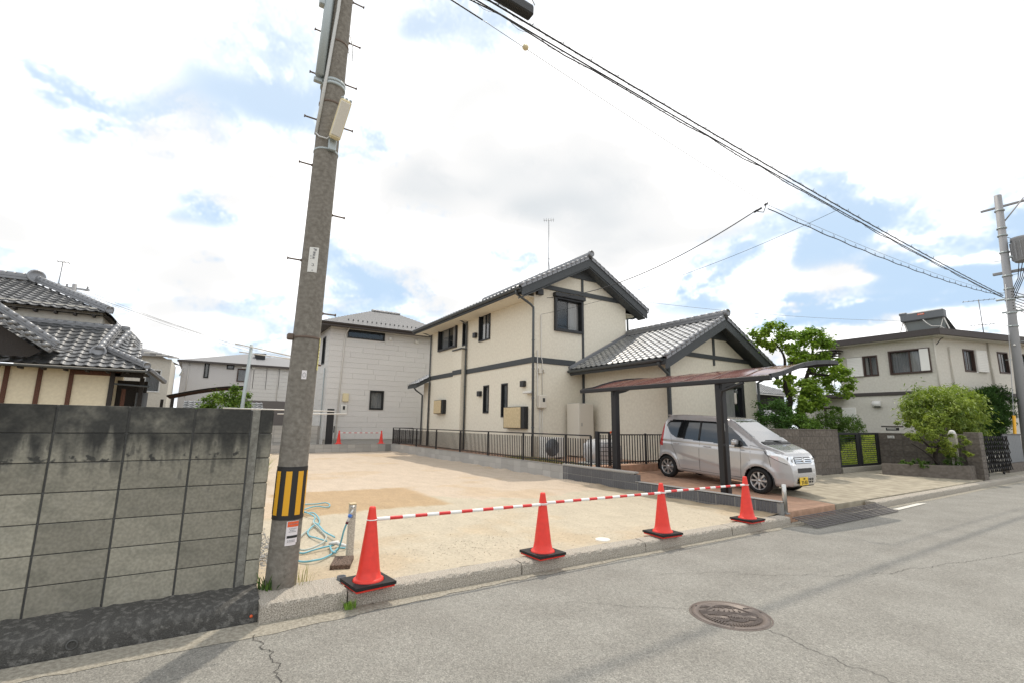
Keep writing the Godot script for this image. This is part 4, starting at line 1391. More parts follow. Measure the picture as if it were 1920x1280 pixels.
	s = Shape.new(true); s.tube([V(12.28, 8.35, -16.3), V(12.28, 10.75, -16.3)], 0.018, 6); put(s, "mast", M.grey_metal, a)
	for q in [V(-0.35, 0, -0.35), V(0.35, 0, -0.35), V(-0.35, 0, 0.35), V(0.35, 0, 0.35)]:
		s = Shape.new(true); s.tube([V(12.28, 8.95, -16.3), V(12.28, 8.28 - absf(q.x) * 0.5, -16.3) + q], 0.009, 5); put(s, "stay", M.grey_metal, a)
	s = Shape.new(true); s.tube([V(12.1, 10.72, -16.45), V(12.46, 10.72, -16.15)], 0.012, 5); put(s, "boom", M.grey_metal, a)
	for k in 5:
		s = Shape.new(true)
		var c := V(12.12 + 0.08 * k, 10.72, -16.43 + 0.065 * k)
		s.tube([c - V(0.13, 0, -0.16), c + V(0.13, 0, -0.16)], 0.007, 5); put(s, "element", M.grey_metal, a)

func wing(t: Node) -> void:
	var X0 := 12.25
	var X1 := 17.1
	var Zf := -10.0
	var rx := 14.67
	var s := Shape.new()
	s.quad(V(X0, 3.75, -14.05), V(X0, 3.75, Zf), V(X0, 0.4, Zf), V(X0, 0.4, -14.05))
	s.wall(V(X0, 0.4, Zf), V(1, 0, 0), V(0, 1, 0), X1 - X0, 3.3, [[14.95 - X0, 0.35, 16.25 - X0, 2.75]], 0.06)
	s.quad(V(X1, 3.7, Zf), V(X1, 3.7, -14.05), V(X1, 0.4, -14.05), V(X1, 0.4, Zf))
	s.prism(PackedVector2Array([Vector2(X0, 3.7), Vector2(X1, 3.7), Vector2(rx, 5.0)]), -0.1, 0.0, V(0, 0, Zf), V(1, 0, 0), V(0, 1, 0))
	put(s, "wing_wall", M.stucco, t)
	bar(t, "beam", M.trim_slate, V(rx, 3.98, Zf + 0.02), V(4.2, 0.14, 0.06))
	bar(t, "gable_post", M.trim_slate, V(14.64, 4.33, Zf + 0.016), V(0.10, 0.55, 0.05))
	bar(t, "gable_post", M.trim_slate, V(14.62, 3.8, Zf + 0.016), V(0.08, 0.2, 0.05))
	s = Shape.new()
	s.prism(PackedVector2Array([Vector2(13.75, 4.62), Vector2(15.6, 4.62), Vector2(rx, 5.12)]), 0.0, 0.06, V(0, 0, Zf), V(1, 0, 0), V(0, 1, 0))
	put(s, "gable_louvre_and_shade", M.trim_slate, t)  # dark apex triangle made like the one on the tall gable
	# corner boards and entrance
	bar(t, "corner_post", M.trim_slate, V(X0 - 0.03, 2.0, Zf + 0.03), V(0.10, 3.1, 0.10))
	bar(t, "corner_post", M.trim_slate, V(X0 - 0.02, 2.0, -14.0), V(0.08, 3.4, 0.08))
	var d := window(t, V(14.95, 0.75, Zf), V(1, 0, 0), V(0, 0, 1), 1.30, 2.40, M.frame_black, {"fw": 0.14, "proud": 0.05, "split": 1, "curtains": [[0.25, 0.75, "curtain"]]})
	d.set_meta("label", "tall glazed entrance door with a black frame")
	bar(d, "door_handle", M.steel, V(15.2, 1.75, Zf + 0.07), V(0.03, 0.4, 0.04), 0.008)
	bar(t, "intercom", M.box_beige, V(15.6, 2.62, Zf + 0.10), V(0.12, 0.4, 0.06), 0.03)
	# roof
	var ey := 3.66
	var ry := 5.27
	var ze := -9.5
	var half := 3.1
	var sl := Vector2(half, ry - ey).normalized()
	var ln := Vector2(half, ry - ey).length()
	s = Shape.new()
	s.prism(PackedVector2Array([Vector2(rx - half, ey - 0.16), Vector2(rx, ry - 0.16), Vector2(rx + half, ey - 0.16), Vector2(rx + half, ey - 0.02), Vector2(rx, ry - 0.02), Vector2(rx - half, ey - 0.02)]), -14.04, ze - 0.03, Vector3.ZERO, V(1, 0, 0), V(0, 1, 0))
	var roof := put(s, "wing_roof", M.trim_slate, t)
	tiled(roof, V(rx - half - 0.03, ey, ze), V(0, 0, -1), V(sl.x, sl.y, 0), 4.55, ln, func(_a, _b): return true, func(_a, _b): return true, true, 1.0, true)
	tiled(roof, V(rx + half + 0.03, ey, -14.05), V(0, 0, 1), V(-sl.x, sl.y, 0), 4.55, ln, func(_a, _b): return true, func(_a, _b): return false, true, 1.0, true)
	var rg := ridge(roof, V(rx, ry + 0.06, ze + 0.03), V(rx, ry + 0.06, -14.0), 0.24, 0.18, 0.08)
	end_tile(rg, V(rx, ry + 0.17, ze + 0.1), V(0, 0, 1), 0.13)
	for sg in [-1.0, 1.0]:
		s = Shape.new()
		s.prism(PackedVector2Array([Vector2(rx, ry - 0.02), Vector2(rx, ry - 0.34), Vector2(rx + sg * half, ey - 0.34), Vector2(rx + sg * half, ey - 0.02)]), 0.0, 0.05, V(0, 0, ze - 0.04), V(1, 0, 0), V(0, 1, 0))
		put(s, "barge_board", M.trim_slate, roof)
		for i in 13:
			s = Shape.new(true)
			var p0 := V(rx + sg * (0.08 + 0.235 * i), ry + 0.035 - 0.235 * i * sl.y / sl.x, ze)
			var p1 := V(rx + sg * (0.08 + 0.235 * (i + 0.97)), ry + 0.05 - 0.235 * (i + 0.97) * sl.y / sl.x, ze)
			s.tube([p0, p1], [0.055, 0.064], 9)
			s.sm(false)
			s.box((p0 + p1) * 0.5 + V(0, -0.06, 0.035), V(0.235, 0.10, 0.025), Basis(Vector3.BACK, -sg * atan2(sl.y, sl.x)))
			put(s, "verge_tile", M.ridge_tile, roof)
	# flashing ramp where the wing roof meets the tall house
	bar(roof, "flashing", M.ridge_tile, V(rx - 1.55, (ey + ry) / 2 + 0.1, -14.0), V(ln + 0.1, 0.14, 0.12), 0.01, Basis(Vector3.BACK, atan2(sl.y, sl.x)))
	gutter(roof, V(11.5, ey - 0.02, ze - 0.1), V(11.5, ey - 0.02, -14.02), 0.075, M.gutter_slate)
	bar(roof, "fascia", M.trim_slate, V(11.6, ey - 0.09, -11.8), V(0.03, 0.2, 4.45))
	pipe(t, [V(11.5, 3.55, -9.75), V(11.6, 3.45, -9.78), V(12.15, 3.25, -9.93), V(12.2, 3.15, -9.95)], 0.045, M.gutter_slate)
	pipe(t, [V(17.75, 3.5, -9.9), V(17.4, 3.35, -9.95), V(17.16, 3.25, -9.96), V(17.16, 0.5, -9.96)], 0.045, M.gutter_slate)

func house_yard() -> void:
	# hot water tank, outdoor unit, wrapped bundle
	var t := thing("water_heater_tank", "tall pale beige hot water tank against the beige house", "water heater", V(11.65, 0.5, -13.5))
	bar(t, "case", M.box_beige, V(11.65, 1.47, -13.55), V(0.70, 1.86, 0.68), 0.015)
	bar(t, "door_panel", M.box_beige, V(11.65, 1.47, -13.20), V(0.64, 1.76, 0.012), 0.004)
	bar(t, "handle", M.grey_metal, V(11.42, 1.65, -13.19), V(0.03, 0.12, 0.02), 0.005)
	for q in [[-0.3, -0.28], [0.3, -0.28], [-0.3, 0.28], [0.3, 0.28]]:
		bar(t, "leg", M.grey_metal, V(11.65 + q[0], 0.53, -13.55 + q[1]), V(0.06, 0.08, 0.06), 0.005)
	t = thing("outdoor_unit", "white air conditioner outdoor unit behind the picket fence", "air conditioner", V(10.0, 0.5, -13.05))
	bar(t, "case", M.box_white, V(10.0, 0.88, -13.1), V(0.84, 0.66, 0.32), 0.02)
	var s := Shape.new(true)
	for k in 9:
		var r := 0.03 + 0.03 * k
		s.lathe([Vector2(r - 0.004, 0.0), Vector2(r, 0.006), Vector2(r + 0.004, 0.0)], 28, V(9.9, 0.88, -12.925), Basis(Vector3.RIGHT, PI / 2))
	put(s, "grille", M.grey_metal, t)
	s = Shape.new(true)
	s.lathe([Vector2(0.0, 0.0), Vector2(0.29, 0.0), Vector2(0.29, -0.01)], 28, V(9.9, 0.88, -12.936), Basis(Vector3.RIGHT, PI / 2))
	put(s, "fan_opening", M.pvc_grey, t)
	for k in 7: bar(t, "louvre", M.box_white, V(9.575, 0.65 + 0.075 * k, -13.1), V(0.012, 0.045, 0.26), 0.002)
	for k in [-0.3, 0.3]: bar(t, "foot", M.grey_metal, V(10.0 + k, 0.525, -13.1), V(0.06, 0.05, 0.36), 0.005)
	t = thing("wrapped_bundle", "pale bundle wrapped in clear plastic behind the fence", "bundle", V(10.1, 0.5, -10.7))
	s = Shape.new(true)
	var n := hash_noise(91, 3.0, 3)
	var N := 14
	var g := []
	for j in N + 1:
		var th := PI * j / N
		var row := []
		for i in 25:
			var ph := TAU * (i % 24) / 24.0
			var d := V(sin(th) * cos(ph), cos(th), sin(th) * sin(ph))
			var p := V(signf(d.x) * pow(absf(d.x), 0.6) * 0.55, signf(d.y) * pow(absf(d.y), 0.6) * 0.36, signf(d.z) * pow(absf(d.z), 0.6) * 0.4)
			p *= 1.0 + 0.14 * n.get_noise_3dv(d * 2.5) + 0.05 * n.get_noise_3dv(d * 8.0)
			row.append(p + V(10.1, 0.86, -10.75))
		g.append(row)
	for j in N:
		for i in 24: s.quad(g[j][i], g[j][i + 1], g[j + 1][i + 1], g[j + 1][i])
	var pm := mat("plastic_film", 0.5, 0.5, 0.5, 0.18)
	put(s, "sheet", pm, t)
	bar(t, "pallet", M.box_white, V(10.1, 0.53, -10.75), V(1.2, 0.06, 0.9), 0.01)

# ---------------------------------------------------------------- the other houses
func white_house() -> void:
	var t := thing("white_sided_house", "pale grey sided two storey house with a low slate hip roof behind the lot", "house", V(9, 0.4, -31))
	var X0 := 5.58
	var X1 := 12.6
	var Z0 := -27.7
	var Z1 := -36.0
	var s := Shape.new()
	s.wall(V(X0, 0.4, Z0), V(1, 0, 0), V(0, 1, 0), X1 - X0, 6.6, [[6.5 - X0, 5.95, 8.66 - X0, 6.42], [7.99 - X0, 1.94, 8.80 - X0, 3.04]])
	s.wall(V(X0, 0.4, Z1), V(0, 0, 1), V(0, 1, 0), Z0 - Z1, 6.6, [[2.2, 4.5, 3.3, 6.2], [6.4, 4.5, 7.2, 6.1], [2.4, 2.2, 3.1, 3.0]])
	s.span(V(X0 + 1.0, 0.35, Z1), V(X1, 7.0, Z1 - 0.1))
	put(s, "wall", M.siding_b, t)
	# siding boards: courses of overlapping boards with staggered ends, on both faces
	var bh := 0.303
	for j in 21:
		var y := 0.72 + j * bh
		if y + bh > 7.0: break
		var x := X0 + 0.005
		while x < X1 - 0.1:
			var L := minf(R(1.1, 3.03), X1 - x)
			var a := x
			var b := x + L
			x = b
			var segs := [[a, b]]
			for h in [[6.44, 6.33, 8.72, 6.84], [7.93, 2.32, 8.86, 3.46]]:
				var out := []
				for q in segs:
					if y + bh * 0.7 > h[1] and y + bh * 0.3 < h[3] and q[1] > h[0] and q[0] < h[2]:
						if h[0] - q[0] > 0.05: out.append([q[0], h[0]])
						if q[1] - h[2] > 0.05: out.append([h[2], q[1]])
					else: out.append(q)
				segs = out
			for q in segs:
				var bs := Shape.new()
				bs.bev(V((q[0] + q[1]) / 2, y + bh / 2, Z0 + 0.008), V(q[1] - q[0] - 0.006, bh - 0.008, 0.022 + R(0, 0.006)), 0.005)
				put(bs, "siding_board", M.siding if rng.randf() < 0.6 else M.siding_b, t)
	for j in 21:
		var y := 0.72 + j * bh
		if y + bh > 7.0: break
		for q in [[Z0 - 0.98, Z0], [Z0 - 2.0, Z0 - 1.0]]:
			if y > 4.6 and y < 6.5: 
				if q[1] < Z0 - 0.5: continue
			var bs := Shape.new()
			bs.bev(V(X0 - 0.008, y + bh / 2, (q[0] + q[1]) / 2), V(0.024, bh - 0.008, q[1] - q[0] - 0.006), 0.005)
			put(bs, "siding_board", M.siding if rng.randf() < 0.6 else M.siding_b, t)
	bar(t, "sill_board", M.gutter_white, V((X0 + X1) / 2, 0.70, Z0 + 0.02), V(X1 - X0, 0.04, 0.06))
	bar(t, "foundation", M.block_new_0, V((X0 + X1) / 2, 0.5, Z0 + 0.005), V(X1 - X0 - 0.02, 0.34, 0.04))
	window(t, V(6.5, 6.35, Z0), V(1, 0, 0), V(0, 0, 1), 2.16, 0.47, M.frame_black, {"split": 1, "proud": 0.05})
	window(t, V(7.99, 2.34, Z0), V(1, 0, 0), V(0, 0, 1), 0.81, 1.10, M.frame_black, {"split": 1, "proud": 0.05, "fw": 0.07, "curtains": [[0, 1, "curtain_grey"]]})
	window(t, V(X0, 4.9, Z1 + 2.2), V(0, 0, 1), V(-1, 0, 0), 1.1, 1.7, M.frame_black, {"split": 1})
	window(t, V(X0, 4.9, Z1 + 6.4), V(0, 0, 1), V(-1, 0, 0), 0.8, 1.6, M.frame_black, {"split": 1})
	window(t, V(X0, 2.6, Z1 + 2.4), V(0, 0, 1), V(-1, 0, 0), 0.7, 0.8, M.frame_black, {"split": 1})
	bar(t, "vent_hood", M.box_white, V(9.0, 6.55, Z0 + 0.06), V(0.2, 0.2, 0.12), 0.02)
	bar(t, "vent_hood", M.box_white, V(10.65, 6.55, Z0 + 0.06), V(0.24, 0.24, 0.12), 0.02)
	bar(t, "fuse_box", M.box_cream, V(6.62, 2.98, Z0 + 0.08), V(0.32, 0.46, 0.16), 0.02)
	var mb := bar(t, "meter_box", M.box_white, V(6.56, 2.32, Z0 + 0.07), V(0.33, 0.46, 0.13), 0.02)
	bar(mb, "meter_window", M.black_plastic, V(6.56, 2.40, Z0 + 0.142), V(0.12, 0.2, 0.015), 0.004)
	pipe(t, [V(6.5, 6.86, Z0 + 0.35), V(6.42, 6.6, Z0 + 0.06), V(6.36, 6.5, Z0 + 0.06), V(6.20, 0.5, Z0 + 0.06)], 0.035, M.gutter_white)
	pipe(t, [V(5.5, 4.6, Z0 - 0.5), V(5.5, 0.6, Z0 - 0.5)], 0.03, M.galvanised)
	# hip roof: low slates in courses
	var o := 0.65
	var ey := 7.02
	var A := V(X0 - o, ey, Z0 + o)
	var B := V(X1 + o, ey, Z0 + o)
	var C := V(X1 + o, ey, Z1 - o)
	var D := V(X0 - o, ey, Z1 - o)
	var r0 := V(8.6, 8.72, -30.6)
	var r1 := V(10.5, 8.72, -30.6)
	s = Shape.new()
	s.face([A, B, r1, r0], V(9, 0, -31)); s.face([D, A, r0], V(9, 0, -31)); s.face([B, C, r1], V(9, 0, -31)); s.face([C, D, r0, r1], V(9, 0, -31))
	var roof := put(s, "roof", M.slate_roof, t)
	for q in [[A, B, r1, r0, 17], [D, A, r0, r0, 17]]:
		for j in q[4]:
			var f0: float = float(j) / q[4]
			var f1: float = f0 + 0.9 / q[4]
			var p0: Vector3 = q[0].lerp(q[3], f0)
			var p1: Vector3 = q[1].lerp(q[2], f0)
			var p2: Vector3 = q[1].lerp(q[2], f1)
			var p3: Vector3 = q[0].lerp(q[3], f1)
			var up := (p1 - p0).cross(p3 - p0).normalized()
			if up.y < 0: up = -up
			s = Shape.new()
			s.face([p0 + up * 0.045, p1 + up * 0.045, p2 + up * 0.024, p3 + up * 0.024], p0 - up * 3)
			s.face([p0 + up * 0.045, p1 + up * 0.045, p1 + up * 0.01, p0 + up * 0.01], p3)
			put(s, "slate_course", M.slate_roof, roof)
	ridge(roof, r0 + V(0, 0.06, 0), r1 + V(0, 0.06, 0), 0.3, 0.08, 0.05)
	var c0: Vector3 = A.lerp(r0, 0.13)
	var c1: Vector3 = B.lerp(r1, 0.13)
	for k in 22:      # snow guards
		bar(roof, "snow_guard", M.black_metal, c0.lerp(c1, 0.14 + 0.036 * k) + V(0, 0.11, 0), V(0.06, 0.10, 0.03), 0.004)
	s = Shape.new()
	s.span(V(X0 - o, ey - 0.2, Z0 + o), V(X1 + o, ey - 0.005, Z0 + o - 0.06))
	s.span(V(X0 - o, ey - 0.2, Z0 + o - 0.06), V(X0 - o + 0.06, ey - 0.005, Z1 - o))
	put(s, "fascia", M.trim_brown, roof)
	s = Shape.new()
	s.span(V(X0 - o + 0.07, ey - 0.12, Z0 + o - 0.07), V(X1 + o, ey - 0.09, Z1 - o))
	put(s, "soffit", M.trim_brown, roof)
	gutter(roof, V(X0 - o, ey - 0.03, Z0 + o + 0.06), V(X1 + o, ey - 0.03, Z0 + o + 0.06), 0.06, M.trim_brown)
	# tall black gate post beside it
	var g := thing("gate_post", "tall black aluminium gate post with handle before the pale sided house", "post", V(5.75, 0.4, -26.6))
	bar(g, "post", M.black_metal, V(5.66, 1.35, -26.55), V(0.34, 1.9, 0.12), 0.01)
	bar(g, "handle", M.black_plastic, V(5.88, 1.25, -26.5), V(0.05, 0.35, 0.06), 0.01)

func grey_house() -> void:
	var t := thing("grey_sided_house", "long grey sided house with dark base band beyond the stained wall", "house", V(3, 0.3, -46))
	var X0 := -1.65
	var X1 := 9.0
	var Z0 := -42.0
	var s := Shape.new()
	var holes := [[-0.27 + 1.65, 4.1, 0.05 + 1.65, 5.2], [1.15 + 1.65, 4.85, 1.65 + 1.65, 5.2], [1.88 + 1.65, 3.95, 2.6 + 1.65, 4.95], [6.55 + 1.65, 2.3, 6.85 + 1.65, 3.0]]
	s.wall(V(X0, 3.2 - 2.6, Z0), V(1, 0, 0), V(0, 1, 0), X1 - X0, 5.3, holes)
	s.quad(V(X0, 5.9, Z0 - 9), V(X0, 5.9, Z0), V(X0, 0.6, Z0), V(X0, 0.6, Z0 - 9))
	put(s, "wall", M.siding_grey, t)
	for h in holes:
		window(t, V(X0 + h[0], 0.6 + h[1], Z0), V(1, 0, 0), V(0, 0, 1), h[2] - h[0], h[3] - h[1], M.frame_brown if h[0] > 3 and h[0] < 5 else M.frame_black, {"split": 1, "proud": 0.05, "curtains": [[0, 1, "curtain_grey"]]})
	bar(t, "base_band", M.siding_dark, V(5.4, 1.85, Z0 + 0.03), V(7.2, 2.6, 0.08), 0.01)
	for k in 6: bar(t, "seam_board", M.siding_grey, V(3.0 + 0.9 * k, 4.9, Z0 + 0.012), V(0.05, 1.7, 0.03), 0.004)
	for j in 9:
		bar(t, "siding_board", M.siding, V(5.9, 3.32 + 0.3 * j, Z0 + 0.012), V(6.1, 0.285, 0.03), 0.006)
	bar(t, "vent_hood", M.box_white, V(2.3, 5.65, Z0 + 0.06), V(0.3, 0.14, 0.12), 0.02)
	bar(t, "vent_hood", M.box_white, V(2.95, 5.7, Z0 + 0.06), V(0.22, 0.22, 0.12), 0.02)
	pipe(t, [V(4.75, 5.7, Z0 + 0.06), V(4.75, 3.2, Z0 + 0.06)], 0.03, M.gutter_white)
	pipe(t, [V(-1.2, 5.8, Z0 + 0.06), V(-1.25, 3.2, Z0 + 0.06)], 0.025, M.gutter_white)
	s = Shape.new(true)
	s.lathe([Vector2(0.0, 0.0), Vector2(0.16, 0.03), Vector2(0.25, 0.09)], 16, V(-1.55, 4.9, Z0 + 0.3), Basis(V(0.3, 0, 1).normalized(), 1.2))
	put(s, "satellite_dish", M.box_white, t)
	var A := V(X0 - 0.3, 5.88, Z0 + 0.3)
	var B := V(X1, 5.88, Z0 + 0.3)
	var r0 := V(2.6, 7.15, Z0 - 3.6)
	s = Shape.new()
	s.face([A, V(3.2, 5.88, Z0 + 0.3), r0 + V(0.6, 0, 0), r0], V(3, 0, -46))
	s.face([V(3.2, 5.88, Z0 + 0.3), B, V(X1, 6.95, Z0 - 3.6), r0 + V(0.6, -0.1, 0)], V(3, 0, -46))
	s.face([A, r0, V(X0 - 0.3, 5.88, Z0 - 9)], V(3, 0, -46))
	var rf := put(s, "roof", M.slate_roof_b, t)
	bar(rf, "fascia", M.trim_brown, V((X0 + X1) / 2, 5.83, Z0 + 0.3), V(X1 - X0 + 0.6, 0.16, 0.06), 0.01)
	bar(rf, "chimney", M.frame_black, V(3.5, 6.7, Z0 - 2.4), V(0.75, 0.62, 0.6), 0.03)
	bar(rf, "chimney_cap", M.frame_black, V(3.5, 7.05, Z0 - 2.4), V(0.86, 0.12, 0.7), 0.03)
	# cream house further left with blue-grey roof edge
	t = thing("cream_house", "cream house with white framed window behind the tiled eaves", "house", V(-4.2, 0.3, -40))
	s = Shape.new()
	s.wall(V(-9.0, 0.3, -36.5), V(1, 0, 0), V(0, 1, 0), 7.0, 5.05, [[5.75, 2.95, 6.6, 4.35]])
	s.quad(V(-2, 5.35, -36.5), V(-2, 5.35, -42), V(-2, 0.3, -42), V(-2, 0.3, -36.5))
	put(s, "wall", M.stucco_white, t)
	window(t, V(-3.25, 3.25, -36.5), V(1, 0, 0), V(0, 0, 1), 0.85, 1.4, M.frame_white, {"split": 1, "curtains": [[0, 1, "curtain_grey"]]})
	bar(t, "base_band", M.siding_dark, V(-5.5, 1.6, -36.47), V(7.0, 0.9, 0.06), 0.01)
	s = Shape.new()
	s.face([V(-9, 6.75, -37.2), V(-3.4, 5.95, -37.2), V(-1.6, 5.45, -36.2), V(-9, 5.35, -36.2)], V(-5, 0, -40))
	s.face([V(-9, 6.75, -37.2), V(-3.4, 5.95, -37.2), V(-1.6, 5.45, -42), V(-9, 6.75, -42)], V(-5, 0, -40))
	var r2 := put(s, "roof", M.slate_roof_b, t)
	for k in 5:
		bar(r2, "roof_edge", M.gutter_white if k % 2 == 0 else M.slate_roof, V(-3.1 + 0.3 * k, 5.62 - 0.05 * k, -36.15), V(0.6, 0.08, 0.1), 0.01)

func traditional_house() -> void:
	# house with pantile hip-and-gable roofs behind the stained wall
	var t := thing("traditional_house", "traditional house with dark pantile roofs and cream plaster between red brown posts", "house", V(-5, 0.2, -26))
	var Z := -24.0
	var s := Shape.new()
	s.quad(V(-14, 3.5, Z), V(-3.1, 3.5, Z), V(-3.1, 0.2, Z), V(-14, 0.2, Z))
	s.quad(V(-3.1, 3.5, Z), V(-3.1, 3.5, Z - 3), V(-3.1, 0.2, Z - 3), V(-3.1, 0.2, Z))
	put(s, "wall", M.plaster_cream, t)
	for k in 8:
		var x := -4.30 - 0.865 * k
		bar(t, "post", M.wood_red, V(x, 1.85, Z + 0.03), V(0.13, 3.25, 0.09), 0.008)
	bar(t, "post", M.wood_dark, V(-3.1, 1.85, Z + 0.03), V(0.15, 3.25, 0.14), 0.008)
	bar(t, "lintel", M.wood_red, V(-3.55, 3.34, Z + 0.05), V(1.4, 0.16, 0.1), 0.01)
	bar(t, "lintel", M.wood_dark, V(-2.6, 3.32, Z + 0.05), V(0.9, 0.16, 0.1), 0.01)
	# porch at the corner: dark posts, wood panel
	bar(t, "post", M.wood_dark, V(-2.25, 1.8, Z - 0.8), V(0.15, 3.0, 0.15), 0.008)
	bar(t, "post", M.wood_red, V(-2.75, 1.5, Z - 0.4), V(0.13, 2.6, 0.1), 0.008)
	bar(t, "panel", M.wood_dark, V(-2.6, 1.7, Z - 1.4), V(1.0, 3.0, 0.08), 0.01)
	bar(t, "panel", M.pvc_grey, V(-2.2, 1.5, Z - 0.9), V(0.4, 2.4, 0.06), 0.01)
	pipe(t, [V(-3.0, 2.95, Z + 0.25), V(-1.9, 2.9, Z + 0.2)], 0.035, M.gutter_slate, "rail")
	# main lower roof: front slope up to a ridge wall, hip on the right
	var ey := 3.50
	var eL := -14.0
	var eR := -2.05
	var ze := Z + 0.75
	var rise := 1.85
	var run := 2.75
	var ln := Vector2(run, rise).length()
	var w := V(0, rise / ln, -run / ln)
	s = Shape.new()
	s.face([V(eL, ey, ze), V(eR, ey, ze), V(eR - 1.0, ey + rise, ze - run), V(eL, ey + rise, ze - run)], V(-6, 0, -26))
	s.face([V(eR, ey, ze), V(eR - 1.0, ey + rise, ze - run), V(eR - 0.2, ey - 0.25, ze - 5.5)], V(-6, 0, -26))
	s.face([V(eL, ey - 0.08, ze - 0.02), V(eR - 0.03, ey - 0.08, ze - 0.02), V(eR - 0.1, ey - 0.02, ze - 3.5), V(eL, ey + 0.12, ze - 3.5)], V(-6, 30, -26))
	var roof := put(s, "roof", M.wood_dark, t)
	tiled(roof, V(eL, ey, ze), V(1, 0, 0), w, eR - eL, ln, func(a, b): return a < (eR - eL) - 1.0 * b / ln, func(a, _b): return a > 7.2, false, 1.3)
	ridge(roof, V(eR + 0.05, ey + 0.10, ze), V(eR - 1.42, ey + 0.80, ze - 1.1), 0.2, 0.14, 0.08, "hip_ridge")
	end_tile(roof, V(-3.67, ey + 0.66, ze - 0.80), V(-0.1, 0.3, 1), 0.27)
	end_tile(roof, V(eR + 0.02, ey + 0.18, ze + 0.06), V(0.2, 0, 1), 0.13)
	# two raised descending ridges before the side gable
	ridge(roof, V(-3.63, ey + 0.64, ze - 0.85), V(-3.42, ey + rise + 0.02, ze - run), 0.30, 0.2, 0.12, "descending_ridge")
	ridge(roof, V(-3.22, ey + 0.78, ze - 1.1), V(-3.0, ey + rise - 0.2, ze - run + 0.3), 0.2, 0.16, 0.09, "descending_ridge")
	# side gable: short rows of round tiles ending in a dark gable
	s = Shape.new()
	s.face([V(-3.15, ey + 0.72, ze - 1.0), V(-2.42, ey + 0.46, ze - 1.0), V(-2.62, ey + 1.30, ze - run), V(-3.05, ey + rise, ze - run)], V(-3.5, 0, -26))
	var gr := put(s, "gable_roof", M.wood_dark, roof)
	for k in 8:
		s = Shape.new(true)
		var f := (k + 0.5) / 8.0
		var p0: Vector3 = V(-3.15, ey + 0.80, ze - 1.0).lerp(V(-3.0, ey + rise + 0.02, ze - run), f)
		var p1: Vector3 = V(-2.40, ey + 0.55, ze - 1.0).lerp(V(-2.62, ey + 1.38, ze - run), f)
		s.tube([p0, p1], 0.08, 8)
		put(s, "round_tile", M.tile_2, gr)
		end_tile(gr, p1 + V(0.02, 0, 0), V(1, -0.2, 0), 0.095)
	s = Shape.new()
	s.face([V(-2.42, ey + 0.42, ze - 1.1), V(-2.62, ey + 1.25, ze - run), V(-2.75, ey + 0.3, ze - run)], V(-5, 3, -26))
	put(s, "gable_panel", M.wood_dark, gr)
	# front porch roof rising to the left, seen along its verge
	s = Shape.new()
	s.face([V(-4.72, ey + 0.50, ze + 0.55), V(-8.0, ey + 2.78, ze + 0.55), V(-8.0, ey + 2.78, ze - 1.6), V(-4.72, ey + 0.50, ze - 1.6)], V(-7, 0, -24))
	s.face([V(-5.0, ey + 0.42, ze + 0.4), V(-8.0, ey + 2.5, ze + 0.4), V(-8.0, ey + 0.2, ze + 0.35), V(-5.3, ey + 0.2, ze + 0.35)], V(-7, 3, -30))
	var pr := put(s, "porch_roof", M.wood_dark, t)
	for k in 14:
		var f := (k + 0.5) / 14.0
		var p := V(-4.72, ey + 0.52, ze + 0.55).lerp(V(-8.0, ey + 2.80, ze + 0.55), f)
		s = Shape.new(true)
		s.tube([p + V(-0.02, 0.0, 0.30), p + V(0.02, 0.05, -0.25)], [0.085, 0.08], 9)
		put(s, "verge_tile", M.tile_2, pr)
		bar(pr, "verge_plate", M.tile_0, p + V(0.0, -0.10, 0.10), V(0.30, 0.12, 0.34), 0.01, Basis(Vector3.BACK, -0.6))
	ridge(pr, V(-4.66, ey + 0.62, ze + 0.35), V(-8.0, ey + 2.94, ze + 0.35), 0.2, 0.16, 0.09, "verge_ridge")
	bar(pr, "verge_foot", M.tile_2, V(-4.45, ey + 0.52, ze + 0.35), V(0.5, 0.05, 0.3), 0.01, Basis(Vector3.BACK, -0.1))
	# eave edge
	gutter(roof, V(eL, ey - 0.05, ze + 0.09), V(eR + 0.05, ey - 0.05, ze + 0.09), 0.06, M.gutter_slate)
	for k in 16: bar(roof, "rafter_end", M.wood_dark, V(-2.6 - 0.6 * k, ey - 0.12, ze - 0.25), V(0.07, 0.09, 0.5), 0.005)
	# right eave going back
	s = Shape.new()
	s.face([V(eR + 0.04, ey, ze), V(eR + 0.58, ey - 0.42, ze - 0.9), V(eR + 0.2, ey + 0.1, ze - 3.4), V(eR - 0.6, ey + 0.7, ze - 1.6)], V(-6, 0, -26))
	put(s, "side_eave", M.tile_0, roof)
	ridge(roof, V(eR + 0.1, ey + 0.0, ze - 0.1), V(eR + 0.60, ey - 0.40, ze - 0.9), 0.16, 0.1, 0.07, "eave_edge")
	# ridge wall between the roofs and the upper storey
	bar(t, "ridge_wall", M.trim_slate, V(-8.55, ey + rise - 0.10, ze - run - 0.02), V(11.0, 0.30, 0.2), 0.02)
	ridge(t, V(-14, ey + rise + 0.06, ze - run), V(-3.02, ey + rise + 0.04, ze - run), 0.2, 0.12, 0.07, "top_ridge")
	bar(t, "upper_wall", M.stucco_white, V(-9.55, ey + 2.0, ze - run - 1.6), V(11.0, 1.5, 2.6), 0.01)
	# upper roof: hip
	var uy := 6.0
	var uz := -26.0
	var ux := -3.80
	var pk := V(-7.15, 7.68, -29.5)
	var l2 := (pk - V(pk.x, uy, uz)).length()
	var w2 := V(0, (pk.y - uy) / l2, (pk.z - uz) / l2)
	s = Shape.new()
	s.face([V(-16, uy, uz), V(ux, uy, uz), pk, V(-16, pk.y, pk.z)], V(-9, 0, -30))
	s.face([V(ux, uy, uz), pk, V(ux, uy, uz - 7)], V(-9, 0, -30))
